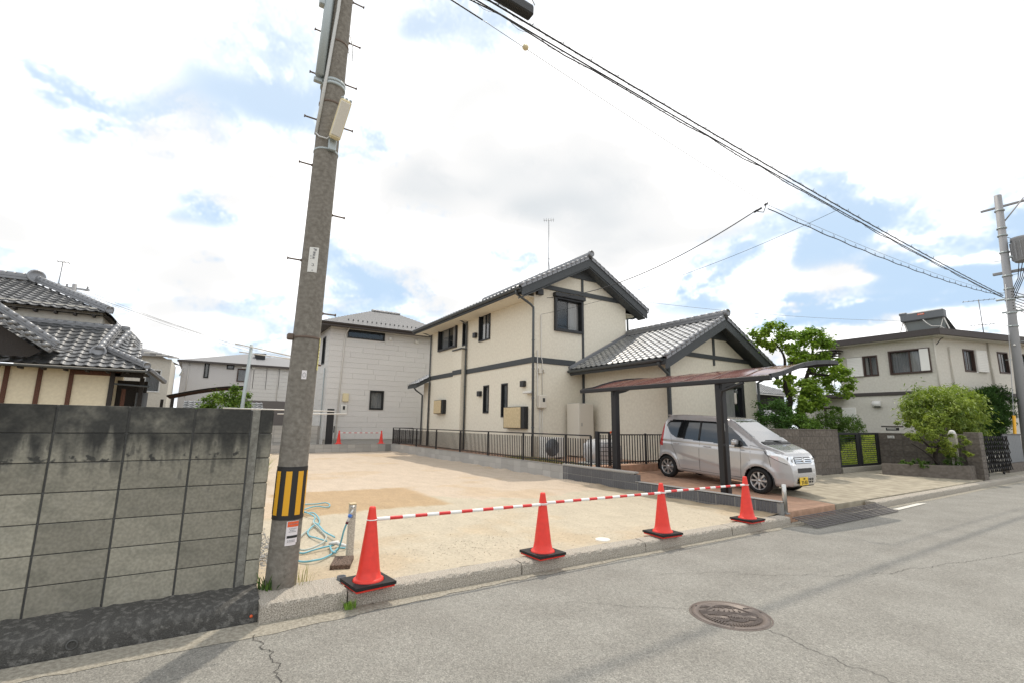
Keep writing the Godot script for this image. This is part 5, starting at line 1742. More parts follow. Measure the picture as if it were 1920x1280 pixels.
	s.face([V(-16, uy - 0.1, uz + 0.01), V(ux - 0.02, uy - 0.1, uz + 0.01), V(ux - 0.02, uy - 0.02, uz - 7), V(-16, uy - 0.02, uz - 7)], V(-9, 20, -30))
	var ur := put(s, "upper_roof", M.wood_dark, t)
	tiled(ur, V(-16, uy, uz), V(1, 0, 0), w2, ux + 16, l2, func(a, b): return a < (ux + 16) - (ux - pk.x) * b / l2, func(a, _b): return a > 7.0, false, 1.3)
	ridge(ur, V(ux + 0.03, uy + 0.05, uz + 0.02), pk + V(0.1, 0.06, 0.1), 0.26, 0.2, 0.10, "hip_ridge")
	ridge(ur, pk + V(0, 0.06, 0), V(-16, pk.y + 0.06, pk.z), 0.3, 0.24, 0.10, "top_ridge")
	end_tile(ur, pk + V(0.15, 0.22, 0.25), V(0.5, 0.2, 1), 0.33)
	end_tile(ur, V(ux, uy + 0.16, uz + 0.08), V(0.3, 0, 1), 0.16)
	for k in 12: bar(ur, "rafter_end", M.wood_dark, V(ux - 0.5 - 0.6 * k, uy - 0.14, uz - 0.2), V(0.09, 0.10, 0.4), 0.005)
	s = Shape.new()
	s.face([V(ux + 0.02, uy + 0.02, uz), V(ux + 0.32, uy - 0.30, uz - 1.5), V(ux - 0.5, uy + 0.5, uz - 3.5)], V(-9, 0, -30))
	put(s, "side_eave", M.tile_0, ur)
	# mast on the roof and a far pole
	var a := thing("television_antenna", "thin television mast standing on the traditional house roof", "antenna", V(-6.6, 7.4, -30))
	s = Shape.new(true); s.tube([V(-6.42, 6.9, -30), V(-6.37, 9.0, -30)], 0.025, 6); put(s, "mast", M.grey_metal, a)
	s = Shape.new(true); s.tube([V(-6.6, 8.93, -30), V(-6.1, 8.93, -30)], 0.018, 5); put(s, "boom", M.grey_metal, a)
	for k in 4:
		s = Shape.new(true); s.tube([V(-6.55 + 0.13 * k, 8.93, -30.25), V(-6.55 + 0.13 * k, 8.93, -29.75)], 0.012, 5); put(s, "element", M.grey_metal, a)
	a = thing("far_utility_pole", "far concrete utility pole with one crossarm behind the tiled roofs", "utility pole", V(-9.7, 0, -50))
	s = Shape.new(true); s.tube([V(-9.7, 0, -50), V(-9.7, 12.15, -50)], [0.2, 0.15], 10); put(s, "shaft", M.pole_paint, a)
	bar(a, "crossarm", M.grey_metal, V(-9.75, 11.8, -50), V(2.0, 0.14, 0.14), 0.01)
	for k in [-0.9, -0.4, 0.85]:
		s = Shape.new(true); s.lathe([Vector2(0, 11.86), Vector2(0.08, 11.88), Vector2(0.05, 11.98), Vector2(0.09, 12.06), Vector2(0, 12.1)], 8, V(-9.75 + k, 0, -50)); put(s, "insulator", M.pole_paint, a)

func left_yard() -> void:
	# small brown carport roof, laundry poles in the yard behind the stained wall
	var t := thing("small_carport", "small brown carport roof in the yard behind the stained wall", "carport", V(0.2, 0.2, -30))
	var s: Shape
	for q in [[0.0, -28.2], [-0.55, -30.6], [2.5, -28.2], [2.5, -30.6]]:
		bar(t, "post", M.wood_dark, V(-1.3 + q[0], 1.4, q[1]), V(0.13, 2.5, 0.13), 0.01)
	for k in 7:
		var f := k / 6.0
		s = Shape.new()
		var pts := []
		for i in 9:
			var g := i / 8.0
			pts.append(V(-1.55 + 3.3 * g, 2.72 + 0.62 * sin(g * 1.5), -28.1 - 2.7 * f))
		s.tube(pts, 0.035, 5)
		put(s, "rib", M.wood_red if k % 2 else M.wood_dark, t)
	s = Shape.new(true)
	for i in 8:
		var g0 := i / 8.0
		var g1 := (i + 1) / 8.0
		s.quad(V(-1.55 + 3.3 * g0, 2.77 + 0.62 * sin(g0 * 1.5), -28.0), V(-1.55 + 3.3 * g1, 2.77 + 0.62 * sin(g1 * 1.5), -28.0), V(-1.55 + 3.3 * g1, 2.77 + 0.62 * sin(g1 * 1.5), -30.9), V(-1.55 + 3.3 * g0, 2.77 + 0.62 * sin(g0 * 1.5), -30.9))
	put(s, "sheet", M.wood_dark, t)
	t = thing("laundry_stand", "grey laundry stand with long white poles above the stained wall", "laundry stand", V(1.0, 0.2, -17))
	s = Shape.new(true); s.tube([V(0.92, 0.2, -16.8), V(1.06, 3.95, -16.8)], [0.06, 0.05], 10); put(s, "mast", M.galvanised, t)
	for q in [[V(0.60, 3.92, -16.6), V(3.2, 3.62, -17.2)], [V(0.75, 3.72, -16.9), V(3.2, 3.64, -17.5)], [V(0.48, 1.98, -16.6), V(3.8, 1.98, -17.3)], [V(2.0, 1.85, -17), V(4.2, 1.90, -17.2)], [V(0.7, 1.5, -16.4), V(0.85, 1.95, -16.7)], [V(1.58, 1.55, -16.4), V(1.82, 1.95, -16.7)]]:
		s = Shape.new(true); s.tube([q[0], q[1]], 0.019, 7); put(s, "pole", M.gutter_white, t)
	s = Shape.new(true); s.tube([V(2.5, 3.58, -17), V(3.2, 3.5, -17.1)], 0.03, 6); put(s, "wood_pole", M.wood_red, t)
	t = thing("tiled_shed", "low shed with pale pantile roof seen past the small carport", "shed", V(0.8, 0.3, -33))
	s = Shape.new()
	s.span(V(-0.9, 0.2, -33), V(3.0, 1.95, -35)); put(s, "wall", M.stucco_white, t)
	s = Shape.new()
	s.face([V(-1.0, 1.98, -32.7), V(3.1, 1.98, -32.7), V(3.1, 2.72, -34.2), V(-1.0, 2.72, -34.2)], V(1, 0, -34))
	var r := put(s, "roof", M.slate_roof, t)
	var l := Vector2(1.5, 0.74).length()
	tiled(r, V(-1.0, 1.98, -32.7), V(1, 0, 0), V(0, 0.74 / l, -1.5 / l), 4.1, l, func(_a, _b): return true, func(_a, _b): return true)

func right_house() -> void:
	var t := thing("flat_roofed_house", "pale two storey house with brown flat roof edge and brown framed windows", "house", V(31, 0.3, -9))
	var X0 := 27.0
	var Zc := -7.54
	var Zb := -11.35
	var ang := deg_to_rad(15.0)
	var u := V(cos(ang), 0, sin(ang))
	var n := V(-sin(ang), 0, cos(ang))
	var o := V(X0, 0.3, Zc)
	var s := Shape.new()
	var hl := [[-10.92, 4.14, -9.70, 5.13], [-9.22, 4.15, -7.68, 5.25], [-12.24, 1.75, -10.80, 2.70]]
	var wl := []
	for q in hl.slice(0, 2): wl.append([q[0] - Zb, q[1] - 0.3, q[2] - Zb, q[3] - 0.3])
	s.wall(V(X0, 0.3, Zb), V(0, 0, 1), V(0, 1, 0), Zc - Zb, 5.45, wl)
	var fl := [[1.90, 3.95, 3.40, 4.98], [4.32, 3.98, 5.08, 5.0], [5.7, 3.98, 6.6, 5.0]]
	s.wall(o, u, V(0, 1, 0), 14.0, 5.45, fl)
	s.quad(V(X0 + 0.02, 3.3, Zb - 2.0), V(X0 + 0.02, 3.3, Zb), V(X0 + 0.02, 0.3, Zb), V(X0 + 0.02, 0.3, Zb - 2.0))
	s.quad(V(X0 + 8, 5.75, Zb), V(X0, 5.75, Zb), V(X0, 0.3, Zb), V(X0 + 8, 0.3, Zb))
	put(s, "wall", M.stucco_white, t)
	var sh := func(z0: float, z1: float, y0: float, y1: float):
		var b := bar(t, "shutter", M.shutter_white, V(X0 - 0.05, (y0 + y1) / 2, (z0 + z1) / 2), V(0.10, y1 - y0, z1 - z0), 0.01)
		var k := int((y1 - y0) / 0.075)
		for j in k: bar(b, "slat", M.shutter_white, V(X0 - 0.108, y0 + (j + 0.5) * (y1 - y0) / k, (z0 + z1) / 2), V(0.02, 0.052, z1 - z0 - 0.04), 0.006)
	window(t, V(X0, 4.14, -10.30), V(0, 0, 1), V(-1, 0, 0), 0.62, 1.0, M.frame_brown, {"curtains": [[0.0, 0.3, "curtain"], [0.4, 1.0, "curtain_grey"]]})
	sh.call(-10.95, -10.30, 4.16, 5.10)
	window(t, V(X0, 4.15, -9.22), V(0, 0, 1), V(-1, 0, 0), 1.54, 1.10, M.frame_brown, {"proud": 0.08, "fw": 0.06, "curtains": [[0.0, 0.48, "curtain_grey"], [0.5, 0.85, "curtain"]]})
	bar(t, "blind", M.shutter_white, V(X0 - 0.06, 4.72, -7.88), V(0.08, 0.98, 0.32), 0.01)
	window(t, V(X0 - 0.02, 1.75, -12.24), V(0, 0, 1), V(-1, 0, 0), 0.8, 0.95, M.frame_brown, {"curtains": [[0, 1, "curtain_grey"]]})
	sh.call(-11.40, -10.80, 1.76, 2.66)
	window(t, o + u * 1.90 + V(0, 3.95, 0), u, n, 0.75, 1.03, M.frame_brown, {"curtains": [[0.05, 0.3, "curtain"], [0.6, 1, "curtain_grey"]]})
	var b2 := bar(t, "shutter", M.shutter_white, o + u * 3.03 + V(0, 4.46, 0) + n * 0.05, V(0.74, 1.0, 0.1), 0.01, Basis(u, Vector3.UP, n))
	for j in 13: bar(b2, "slat", M.shutter_white, o + u * 3.03 + V(0, 4.0 + 0.077 * j, 0) + n * 0.108, V(0.70, 0.052, 0.02), 0.006, Basis(u, Vector3.UP, n))
	window(t, o + u * 4.32 + V(0, 3.98, 0), u, n, 0.76, 1.02, M.frame_brown, {"curtains": [[0.55, 1, "curtain_grey"]]})
	window(t, o + u * 5.7 + V(0, 3.98, 0), u, n, 0.9, 1.02, M.frame_brown, {"curtains": [[0, 1, "curtain_grey"]]})
	bar(t, "band", M.trim_brown, V(X0 - 0.02, 3.28, (Zb + Zc) / 2), V(0.06, 0.16, Zc - Zb), 0.01)
	bar(t, "band", M.trim_brown, o + u * 7 + V(0, 2.98, 0) + n * 0.02, V(14, 0.16, 0.06), 0.01, Basis(u, Vector3.UP, n))
	var hood := Shape.new(true)
	hood.lathe([Vector2(0, -0.16), Vector2(0.16, -0.16), Vector2(0.16, 0.16), Vector2(0, 0.16)], 16, V(X0 - 0.02, 2.80, -9.9), Basis(Vector3.RIGHT, PI / 2))
	put(hood, "vent_hood", M.box_white, t)
	bar(t, "vent_mouth", M.black_plastic, V(X0 - 0.1, 2.68, -9.86), V(0.12, 0.05, 0.24), 0.01)
	# flat roof slab with deep brown edge
	s = Shape.new()
	var e := o + u * 14.0
	var outl := PackedVector2Array()
	var ov := 0.55
	for p in [V(X0 - ov, 0, Zb - 0.55), V(X0 - ov, 0, Zc + ov * 0.8), e + n * ov, e - n * 5.0, V(X0 + 6, 0, Zb - 0.55)]: outl.append(Vector2(p.x, -p.z))
	s.prism(outl, 5.70, 5.98, Vector3.ZERO, V(1, 0, 0), V(0, 0, -1))
	var rf := put(s, "roof", M.trim_brown, t)
	s = Shape.new()
	s.prism(Geometry2D.offset_polygon(outl, -0.12)[0], 5.66, 5.70, Vector3.ZERO, V(1, 0, 0), V(0, 0, -1))
	put(s, "soffit", M.stucco_white, rf)
	pipe(t, [V(X0 - 0.03, 5.6, Zc + 0.05), V(X0 - 0.03, 3.4, Zc + 0.05)], 0.03, M.stucco_white)
	pipe(t, [o + u * 0.95 + n * 0.06 + V(0, 5.0, 0), o + u * 0.95 + n * 0.06 + V(0, 3.2, 0)], 0.03, M.stucco_white)
	pipe(t, [o + u * 3.7 + n * 0.06 + V(0, 5.4, 0), o + u * 3.7 + n * 0.06 + V(0, 3.2, 0)], 0.04, M.stucco_white)
	pipe(t, [o + u * 0.62 + n * 0.5 + V(0, 5.6, 0), o + u * 0.3 + n * 0.15 + V(0, 5.3, 0), o + u * 0.1 + n * 0.08 + V(0, 5.05, 0)], 0.018, M.cable_black, "cable")
	# balcony at the back
	bar(t, "balcony_floor", M.trim_brown, V(X0 - 0.45, 3.22, -12.0), V(0.9, 0.16, 1.75), 0.01)
	for k in 12: bar(t, "baluster", M.galvanised, V(X0 - 0.88, 3.75, -12.8 + 0.14 * k), V(0.02, 0.9, 0.03), 0.002)
	bar(t, "hand_rail", M.galvanised, V(X0 - 0.88, 4.22, -12.0), V(0.05, 0.05, 1.75), 0.005)
	for k in 4: bar(t, "pergola_bar", M.trim_brown, V(X0 - 0.5, 5.15 + 0.11 * k, -11.8 + 0.1 * k), V(0.8, 0.05, 0.9), 0.005)
	# solar water heater on the roof
	var h := thing("solar_water_heater", "dark solar water heater on a frame on the flat brown roof", "solar water heater", V(28.0, 5.98, -8.0))
	s = Shape.new()
	s.bev(V(28.0, 6.86, -8.05), V(0.42, 0.40, 1.62), 0.04)
	put(s, "tank", M.pvc_grey, h)
	bar(h, "end_cap", M.pvc_grey, V(28.0, 7.04, -8.74), V(0.44, 0.14, 0.30), 0.03)
	bar(h, "badge", M.print_red, V(27.785, 6.93, -8.05), V(0.012, 0.07, 0.26), 0.002)
	s = Shape.new()
	s.tri(V(27.775, 6.912, -8.14), V(27.775, 6.955, -8.12), V(27.775, 6.912, -8.10))
	s.box(V(27.776, 6.93, -8.02), V(0.004, 0.024, 0.13))
	put(s, "lettering", M.box_white, h.get_node("badge"))
	s = Shape.new()
	s.face([V(28.1, 6.72, -8.86), V(28.1, 6.72, -7.24), V(29.8, 6.0, -7.24), V(29.8, 6.0, -8.86)], V(28, 0, -8))
	s.face([V(28.0, 6.68, -8.80), V(28.0, 6.68, -7.30), V(28.25, 6.02, -7.30), V(28.25, 6.02, -8.80)], V(30, 6, -8))
	put(s, "collector", M.galvanised, h)
	for z in [-8.8, -7.3]:
		s = Shape.new(); s.tube([V(27.85, 6.0, z + 0.2), V(27.95, 6.7, z)], 0.025, 6); put(s, "leg", M.gutter_white, h)
		s = Shape.new(); s.tube([V(27.85, 6.0, z - 0.18), V(27.95, 6.7, z)], 0.02, 6); put(s, "leg", M.gutter_white, h)
	s = Shape.new(true)
	s.tube([V(27.78, 6.66, -8.0), V(27.76, 6.45, -7.85), V(27.75, 6.3, -7.7), V(27.75, 6.25, -7.4), V(27.8, 6.1, -7.25)], 0.022, 6); put(s, "hose", M.gutter_white, h)
	var a := thing("television_antenna", "television antenna with two booms on the flat brown roof", "antenna", V(33, 5.98, -8))
	var p := V(31.6, 5.98, -6.85)
	s = Shape.new(true); s.tube([p, p + V(0, 1.98, 0)], 0.02, 6); put(s, "mast", M.grey_metal, a)
	for q in [[1.93, 0.55], [0.72, 0.4]]:
		s = Shape.new(true); s.tube([p + V(-q[1] * 0.4, q[0], -q[1]), p + V(q[1] * 0.4, q[0], q[1])], 0.015, 5); put(s, "boom", M.grey_metal, a)
		for k in 7:
			var c: Vector3 = p + V(0.133 * q[1] * (k - 3) * 0.9, q[0], 0.33 * q[1] * (k - 3) * 0.95)
			s = Shape.new(true); s.tube([c - V(0.2, 0, -0.07), c + V(0.2, 0, -0.07)], 0.009, 4); put(s, "element", M.grey_metal, a)

func far_right_roofs() -> void:
	# one-storey tiled house and a lower tiled gable seen between the beige wing and the pale house
	var t := thing("tiled_house", "low dark house with pale pantile hip roof behind the garden tree", "house", V(30, 0.3, -18))
	var s := Shape.new()
	s.span(V(24.6, 0.3, -17.4), V(33.0, 3.75, -22)); put(s, "wall", M.wood_dark, t)
	s = Shape.new()
	var A := V(23.9, 3.72, -16.6)
	var B := V(33.6, 3.72, -16.6)
	s.face([A, B, V(31.0, 5.0, -19.4), V(27.0, 5.0, -19.4)], V(29, 0, -19)); s.face([V(23.9, 3.72, -22.4), A, V(27.0, 5.0, -19.4)], V(29, 0, -19))
	var r := put(s, "roof", M.slate_roof, t)
	var l := Vector2(2.8, 1.28).length()
	tiled(r, A, V(1, 0, 0), V(0, 1.28 / l, -2.8 / l), 9.7, l, func(a, b): return a > 3.1 * b / l and a < 9.7 - 2.6 * b / l, func(a, _b): return a < 7.0)
	pipe(t, [V(25.6, 3.6, -16.9), V(25.4, 3.3, -17.3), V(25.4, 1.0, -17.3)], 0.04, M.gutter_white)
	bar(t, "eave_board", M.gutter_white, V(28.7, 3.68, -16.62), V(9.7, 0.07, 0.06), 0.01)
	t = thing("tiled_shed", "low tiled gable with pale wall behind the garden hedge", "shed", V(22.5, 0.3, -13.5))
	s = Shape.new(); s.span(V(20.5, 0.3, -13.2), V(23.9, 2.0, -15.5)); put(s, "wall", M.stucco_white, t)
	s = Shape.new()
	s.prism(PackedVector2Array([Vector2(20.0, 2.62), Vector2(22.4, 2.62), Vector2(24.2, 1.98), Vector2(24.2, 1.9), Vector2(22.3, 2.52), Vector2(20.0, 2.52)]), -15.7, -12.8, Vector3.ZERO, V(1, 0, 0), V(0, 1, 0))
	r = put(s, "roof", M.trim_brown, t)
	var w := V(0, -0.28, 0.96).normalized()
	s = Shape.new(); s.face([V(20.0, 2.60, -13.0), V(22.4, 2.60, -13.0), V(22.9, 2.12, -12.2), V(20.0, 2.12, -12.2)], V(21, 0, -14)); put(s, "front_slope", M.slate_roof, r)
	tiled(r, V(20.0, 2.10, -12.15), V(1, 0, 0), V(0, 0.5 / 1.02, -0.89 / 1.02), 2.7, 1.0, func(_a, _b): return true, func(_a, _b): return true)
	ridge(r, V(20.0, 2.66, -13.05), V(22.5, 2.66, -13.05), 0.2, 0.12, 0.07)

# ---------------------------------------------------------------- carport over the silver car
func carport() -> void:
	var t := thing("carport", "dark carport with curved red brown translucent roof over the silver car", "carport", V(9.3, 0.3, -7.6))
	var prof := [Vector2(9.02, 2.60), Vector2(9.45, 2.68), Vector2(9.85, 2.80), Vector2(10.3, 2.915), Vector2(10.8, 3.0), Vector2(11.35, 3.055), Vector2(11.75, 3.075)]
	var z0 := -4.98
	var z1 := -10.4
	# panels between ribs
	var ribs := [z0]
	for k in range(1, 8): ribs.append(lerpf(z0, z1, k / 7.0))
	for k in 7:
		var s := Shape.new(true)
		for i in prof.size() - 1:
			var a: Vector2 = prof[i]
			var b: Vector2 = prof[i + 1]
			s.quad(V(a.x, a.y, ribs[k]), V(a.x, a.y, ribs[k + 1]), V(b.x, b.y, ribs[k + 1]), V(b.x, b.y, ribs[k]))
		put(s, "roof_panel", M.carport_panel, t)
	for k in 8:
		var s := Shape.new()
		var edge: bool = k == 0 or k == 7
		for i in prof.size() - 1:
			var a: Vector2 = prof[i]
			var b: Vector2 = prof[i + 1]
			var d := (b - a).normalized()
			s.box(V((a.x + b.x) / 2, (a.y + b.y) / 2 + (0.0 if edge else -0.012), ribs[k]), V((b - a).length() + 0.01, 0.085 if edge else 0.04, 0.05 if edge else 0.03), Basis(V(d.x, d.y, 0), V(-d.y, d.x, 0), V(0, 0, 1)))
		put(s, "rib", M.black_metal if edge else M.frame_brown, t)
	bar(t, "side_gutter", M.black_metal, V(9.0, 2.565, (z0 + z1) / 2), V(0.10, 0.10, z0 - z1 + 0.04), 0.012)
	bar(t, "side_beam", M.black_metal, V(11.77, 3.05, (z0 + z1) / 2), V(0.05, 0.07, z0 - z1 + 0.04), 0.01)
	for z in [-6.12, -9.2]:
		var y := drive_y(z) - 0.1
		bar(t, "post", M.black_metal, V(9.12, (y + 2.55) / 2, z), V(0.17, 2.55 - y, 0.17), 0.02)
		var s := Shape.new()
		# cantilever arm following the curve
		var poly := PackedVector2Array()
		for i in prof.size(): poly.append(prof[i] - Vector2(0, 0.03))
		for i in range(prof.size() - 1, -1, -1): poly.append(prof[i] - Vector2(0, 0.05 + 0.14 * (1.0 - float(i) / (prof.size() - 1)) ** 0.8))
		s.prism(poly, -0.04, 0.04, V(0, 0, z), V(1, 0, 0), V(0, 1, 0))
		put(s, "arm", M.black_metal, t)
		s = Shape.new()
		s.prism(PackedVector2Array([Vector2(z + 0.08, 2.52), Vector2(z + 0.75, 2.52), Vector2(z + 0.75, 2.47), Vector2(z + 0.08, 2.36)]), 8.97, 9.03, Vector3.ZERO, V(0, 0, 1), V(0, 1, 0))
		put(s, "brace", M.black_metal, t)
	pipe(t, [V(8.97, 2.50, -5.5), V(8.97, 2.44, -5.7), V(8.98, 2.36, -5.98), V(8.99, 2.25, -6.02), V(9.0, 0.32, -6.02)], 0.03, M.black_metal, "downpipe")
	bar(t, "label_plate", M.box_white, V(9.03, 1.62, -6.035), V(0.02, 0.16, 0.05), 0.003)

# ---------------------------------------------------------------- silver kei car
func lerp_table(t: Array, x: float) -> float:
	if x <= t[0][0]: return t[0][1]
	for i in t.size() - 1:
		if x <= t[i + 1][0]:
			return lerpf(t[i][1], t[i + 1][1], (x - t[i][0]) / (t[i + 1][0] - t[i][0]))
	return t[t.size() - 1][1]

const CAR_TOP := [[0.0, 0.56], [0.012, 0.74], [0.035, 0.92], [0.06, 1.14], [0.10, 1.36], [0.15, 1.50], [0.21, 1.575], [0.30, 1.605], [0.6, 1.628], [1.1, 1.635], [1.55, 1.625], [1.82, 1.610], [1.98, 1.578], [2.09, 1.525], [2.40, 1.325], [2.72, 1.115], [2.80, 1.065], [2.95, 1.02], [3.12, 0.965], [3.24, 0.915], [3.30, 0.865], [3.335, 0.79], [3.36, 0.70], [3.38, 0.60], [3.39, 0.52], [3.395, 0.44]]
const CAR_BOT := [[0.0, 0.48], [0.02, 0.30], [0.05, 0.235], [0.12, 0.20], [3.0, 0.19], [3.25, 0.195], [3.34, 0.21], [3.375, 0.25], [3.388, 0.31], [3.395, 0.42]]
const CAR_W := [[0.18, 0.655], [0.26, 0.70], [0.36, 0.722], [0.50, 0.734], [0.7, 0.7375], [0.86, 0.736], [0.95, 0.724], [1.02, 0.709], [1.3, 0.648], [1.5, 0.60], [1.62, 0.555]]
const WHEEL_Z := [0.30, 2.755]

func car_half(y: float, z: float) -> float:
	var w := lerp_table(CAR_W, y)
	# flares round the arches, a soft crease on the doors
	for c in WHEEL_Z:
		var r := sqrt((z - c) * (z - c) + (y - 0.27) * (y - 0.27))
		w += 0.014 * exp(-pow((r - 0.36) / 0.055, 2.0))
	var yl := lerpf(0.66, 0.43, clampf((z - 0.7) / 1.4, 0, 1))
	if z > 0.6 and z < 2.4: w -= 0.013 * smoothstep(0.03, -0.05, y - yl) * smoothstep(0.6, 0.8, z) * smoothstep(2.4, 2.2, z)
	w -= 0.010 * exp(-pow((y - 0.915) / 0.03, 2.0))
	if z > 2.45: w *= 1.0 - 0.36 * pow((z - 2.45) / 0.945, 2.8)
	if z < 0.35: w *= 1.0 - 0.10 * pow((0.35 - z) / 0.35, 2.4)
	return w

func smax(a: float, b: float, k: float) -> float:
	var h := maxf(k - absf(a - b), 0.0) / k
	return maxf(a, b) + h * h * k * 0.25

func car_f(x: float, y: float, z: float, top: float, bot: float) -> float:
	var k := 0.13 if top > 1.2 else 0.10
	return smax(smax(absf(x) - car_half(y, z), (y - top) * 0.85, k), bot - y, 0.07)

func car_x(y: float, z: float) -> float:                # half-width of the finished body at that height
	var top := lerp_table(CAR_TOP, z)
	var bot := lerp_table(CAR_BOT, z)
	var a := 0.0
	var b := 0.9
	for i in 16:
		var m := (a + b) / 2
		if car_f(m, y, z, top, bot) < 0: a = m
		else: b = m
	return a

func car_front(x: float, y: float) -> float:            # z of the nose at that point
	var a := 2.6
	var b := 3.45
	for i in 16:
		var m := (a + b) / 2
		if car_f(x, y, m, lerp_table(CAR_TOP, m), lerp_table(CAR_BOT, m)) < 0 and m < 3.395: a = m
		else: b = m
	return a

func in_poly(p: Vector2, q: PackedVector2Array) -> bool: return Geometry2D.is_point_in_polygon(p, q)

func silver_car() -> void:
	var t := thing("car", "silver kei car with yellow number plate parked under the carport", "car", V(11.09, 0.2, -7.3))
	var paint := mat("car_paint", 0.52, 0.515, 0.515, 0.25, 0.4)
	paint.clearcoat_enabled = true; paint.clearcoat = 0.8; paint.clearcoat_roughness = 0.05
	var glass := mat("car_glass", 0.012, 0.014, 0.016, 0.04)
	glass.metallic_specular = 0.7
	var shield := mat("car_windscreen", 0.012, 0.014, 0.016, 0.04)
	shield.metallic_specular = 0.71; shield.clearcoat_enabled = true; shield.clearcoat = 1.0; shield.clearcoat_roughness = 0.03
	var lamp := mat("car_headlamp", 0.88, 0.89, 0.90, 0.06, 0.5)
	lamp.clearcoat_enabled = true
	var red := mat("car_tail_lamp", 0.45, 0.012, 0.012, 0.12)
	var dark := mat("car_black", 0.014, 0.014, 0.015, 0.5)
	var chrome := mat("car_chrome", 0.78, 0.79, 0.80, 0.10, 1.0)
	var rimm := mat("car_rim", 0.55, 0.54, 0.53, 0.3, 0.8)
	# placement: nose to the road, standing on the sloping drive
	var pitch := -atan(0.05)
	var zf := -6.19
	var base := V(11.09, drive_y(zf), zf)
	var bs := Basis(Vector3.RIGHT, -pitch)
	var P := func(x: float, y: float, z: float) -> Vector3: return base + bs * V(x, y, z - 2.755)

	var zs := []
	var i := 0
	for k in 15: zs.append(0.0 + 0.21 * pow((k + 0.12) / 15.0, 1.9))
	var z := 0.21
	while z < 2.95: zs.append(z); z += 0.0150
	for k in 27: zs.append(2.95 + 0.4445 * (1.0 - pow(1.0 - k / 26.0, 1.9)))
	var NA := 118
	var rings := []
	for zz in zs:
		var top := lerp_table(CAR_TOP, zz)
		var bot := lerp_table(CAR_BOT, zz)
		var yc := (top + bot) * 0.5
		if top > 1.2: yc = 0.80
		var ring := []
		for a in NA + 1:
			# angle from straight down to straight up, denser across the side
			var f := float(a) / NA
			var th := PI * (f + 0.055 * sin(TAU * f))
			var dx := sin(th)
			var dy := -cos(th)
			var lo := 0.0
			var hi := 1.3
			for it in 13:
				var m := (lo + hi) / 2
				if car_f(dx * m, yc + dy * m, zz, top, bot) < 0: lo = m
				else: hi = m
			var x := dx * lo
			var y := yc + dy * lo
			var z2: float = zz
			for c in WHEEL_Z:          # draw the mesh on to the arch edge
				var r := sqrt((zz - c) * (zz - c) + (y - 0.27) * (y - 0.27))
				if x > 0.4 and absf(r - 0.318) < 0.009:
					z2 = c + (zz - c) * 0.318 / r
					y = 0.27 + (y - 0.27) * 0.318 / r
			ring.append(V(x, y, z2))
		rings.append(ring)
	var side_glass := PackedVector2Array([Vector2(0.22, 1.34), Vector2(0.40, 1.11), Vector2(0.58, 1.035), Vector2(1.27, 1.0), Vector2(2.3, 0.985), Vector2(2.54, 0.985), Vector2(2.36, 1.165), Vector2(2.06, 1.40), Vector2(1.90, 1.478), Vector2(1.7, 1.50), Vector2(0.6, 1.505), Vector2(0.34, 1.47)])
	var S := {"body": Shape.new(true), "window_glass": Shape.new(true), "windscreen": Shape.new(true), "headlamp": Shape.new(true), "headlamp_b": Shape.new(true), "tail_lamp": Shape.new(true)}
	for j in zs.size() - 1:
		for a in NA:
			var q0: Vector3 = rings[j][a]
			var q1: Vector3 = rings[j][a + 1]
			var q2: Vector3 = rings[j + 1][a + 1]
			var q3: Vector3 = rings[j + 1][a]
			var c := (q0 + q1 + q2 + q3) * 0.25
			var skip := false
			for wz in WHEEL_Z:
				if c.x > 0.40 and Vector2(c.z - wz, c.y - 0.27).length() < 0.3175: skip = true
			if skip: continue
			var key := "body"
			var hw := car_half(c.y, c.z)
			if c.x > hw - 0.06 and in_poly(Vector2(c.z, c.y), side_glass): key = "window_glass"
			elif c.z > 2.07 and c.z < 2.745 and c.y > lerp_table(CAR_TOP, c.z) - 0.11 and c.x < hw - 0.075: key = "windscreen"
			elif c.z > 2.87 and c.x > 0.33:
				var qv := clampf((c.z - 2.87) / 0.47, 0, 1)
				var hi2 := 0.965 - 0.125 * qv
				var lo2 := 0.935 - 0.265 * pow(qv, 0.62)
				if c.y < hi2 and c.y > lo2: key = "headlamp"
			elif c.z < 0.16 and c.x > 0.54 and c.y > 0.80 and c.y < 1.46: key = "tail_lamp"
			for sg in [-1.0, 1.0]:
				var kk: String = "headlamp_b" if key == "headlamp" and sg > 0 else key
				var A: Vector3 = P.call(q0.x * sg, q0.y, q0.z)
				var B: Vector3 = P.call(q1.x * sg, q1.y, q1.z)
				var C: Vector3 = P.call(q2.x * sg, q2.y, q2.z)
				var D: Vector3 = P.call(q3.x * sg, q3.y, q3.z)
				if sg > 0: S[kk].quad(A, B, C, D)
				else: S[kk].quad(D, C, B, A)
	var body := put(S.body, "body", paint, t)
	put(S.window_glass, "window_glass", glass, t)
	put(S.windscreen, "windscreen", shield, t)
	var h1 := put(S.headlamp, "headlamp", lamp, t)
	var h2 := put(S.headlamp_b, "headlamp", lamp, t)
	put(S.tail_lamp, "tail_lamp", red, t)
	var s: Shape
	# closing face of the nose and tail
	for e in [0, zs.size() - 1]:
		s = Shape.new()
		var n: int = rings[e].size()
		var loop := []
		for k in n: loop.append(P.call(rings[e][k].x, rings[e][k].y, rings[e][k].z))
		for k in range(n - 1, -1, -1): loop.append(P.call(-rings[e][k].x, rings[e][k].y, rings[e][k].z))
		s.face(loop, P.call(0, 0.5, 1.6))
		put(s, "bumper_face", paint, body)
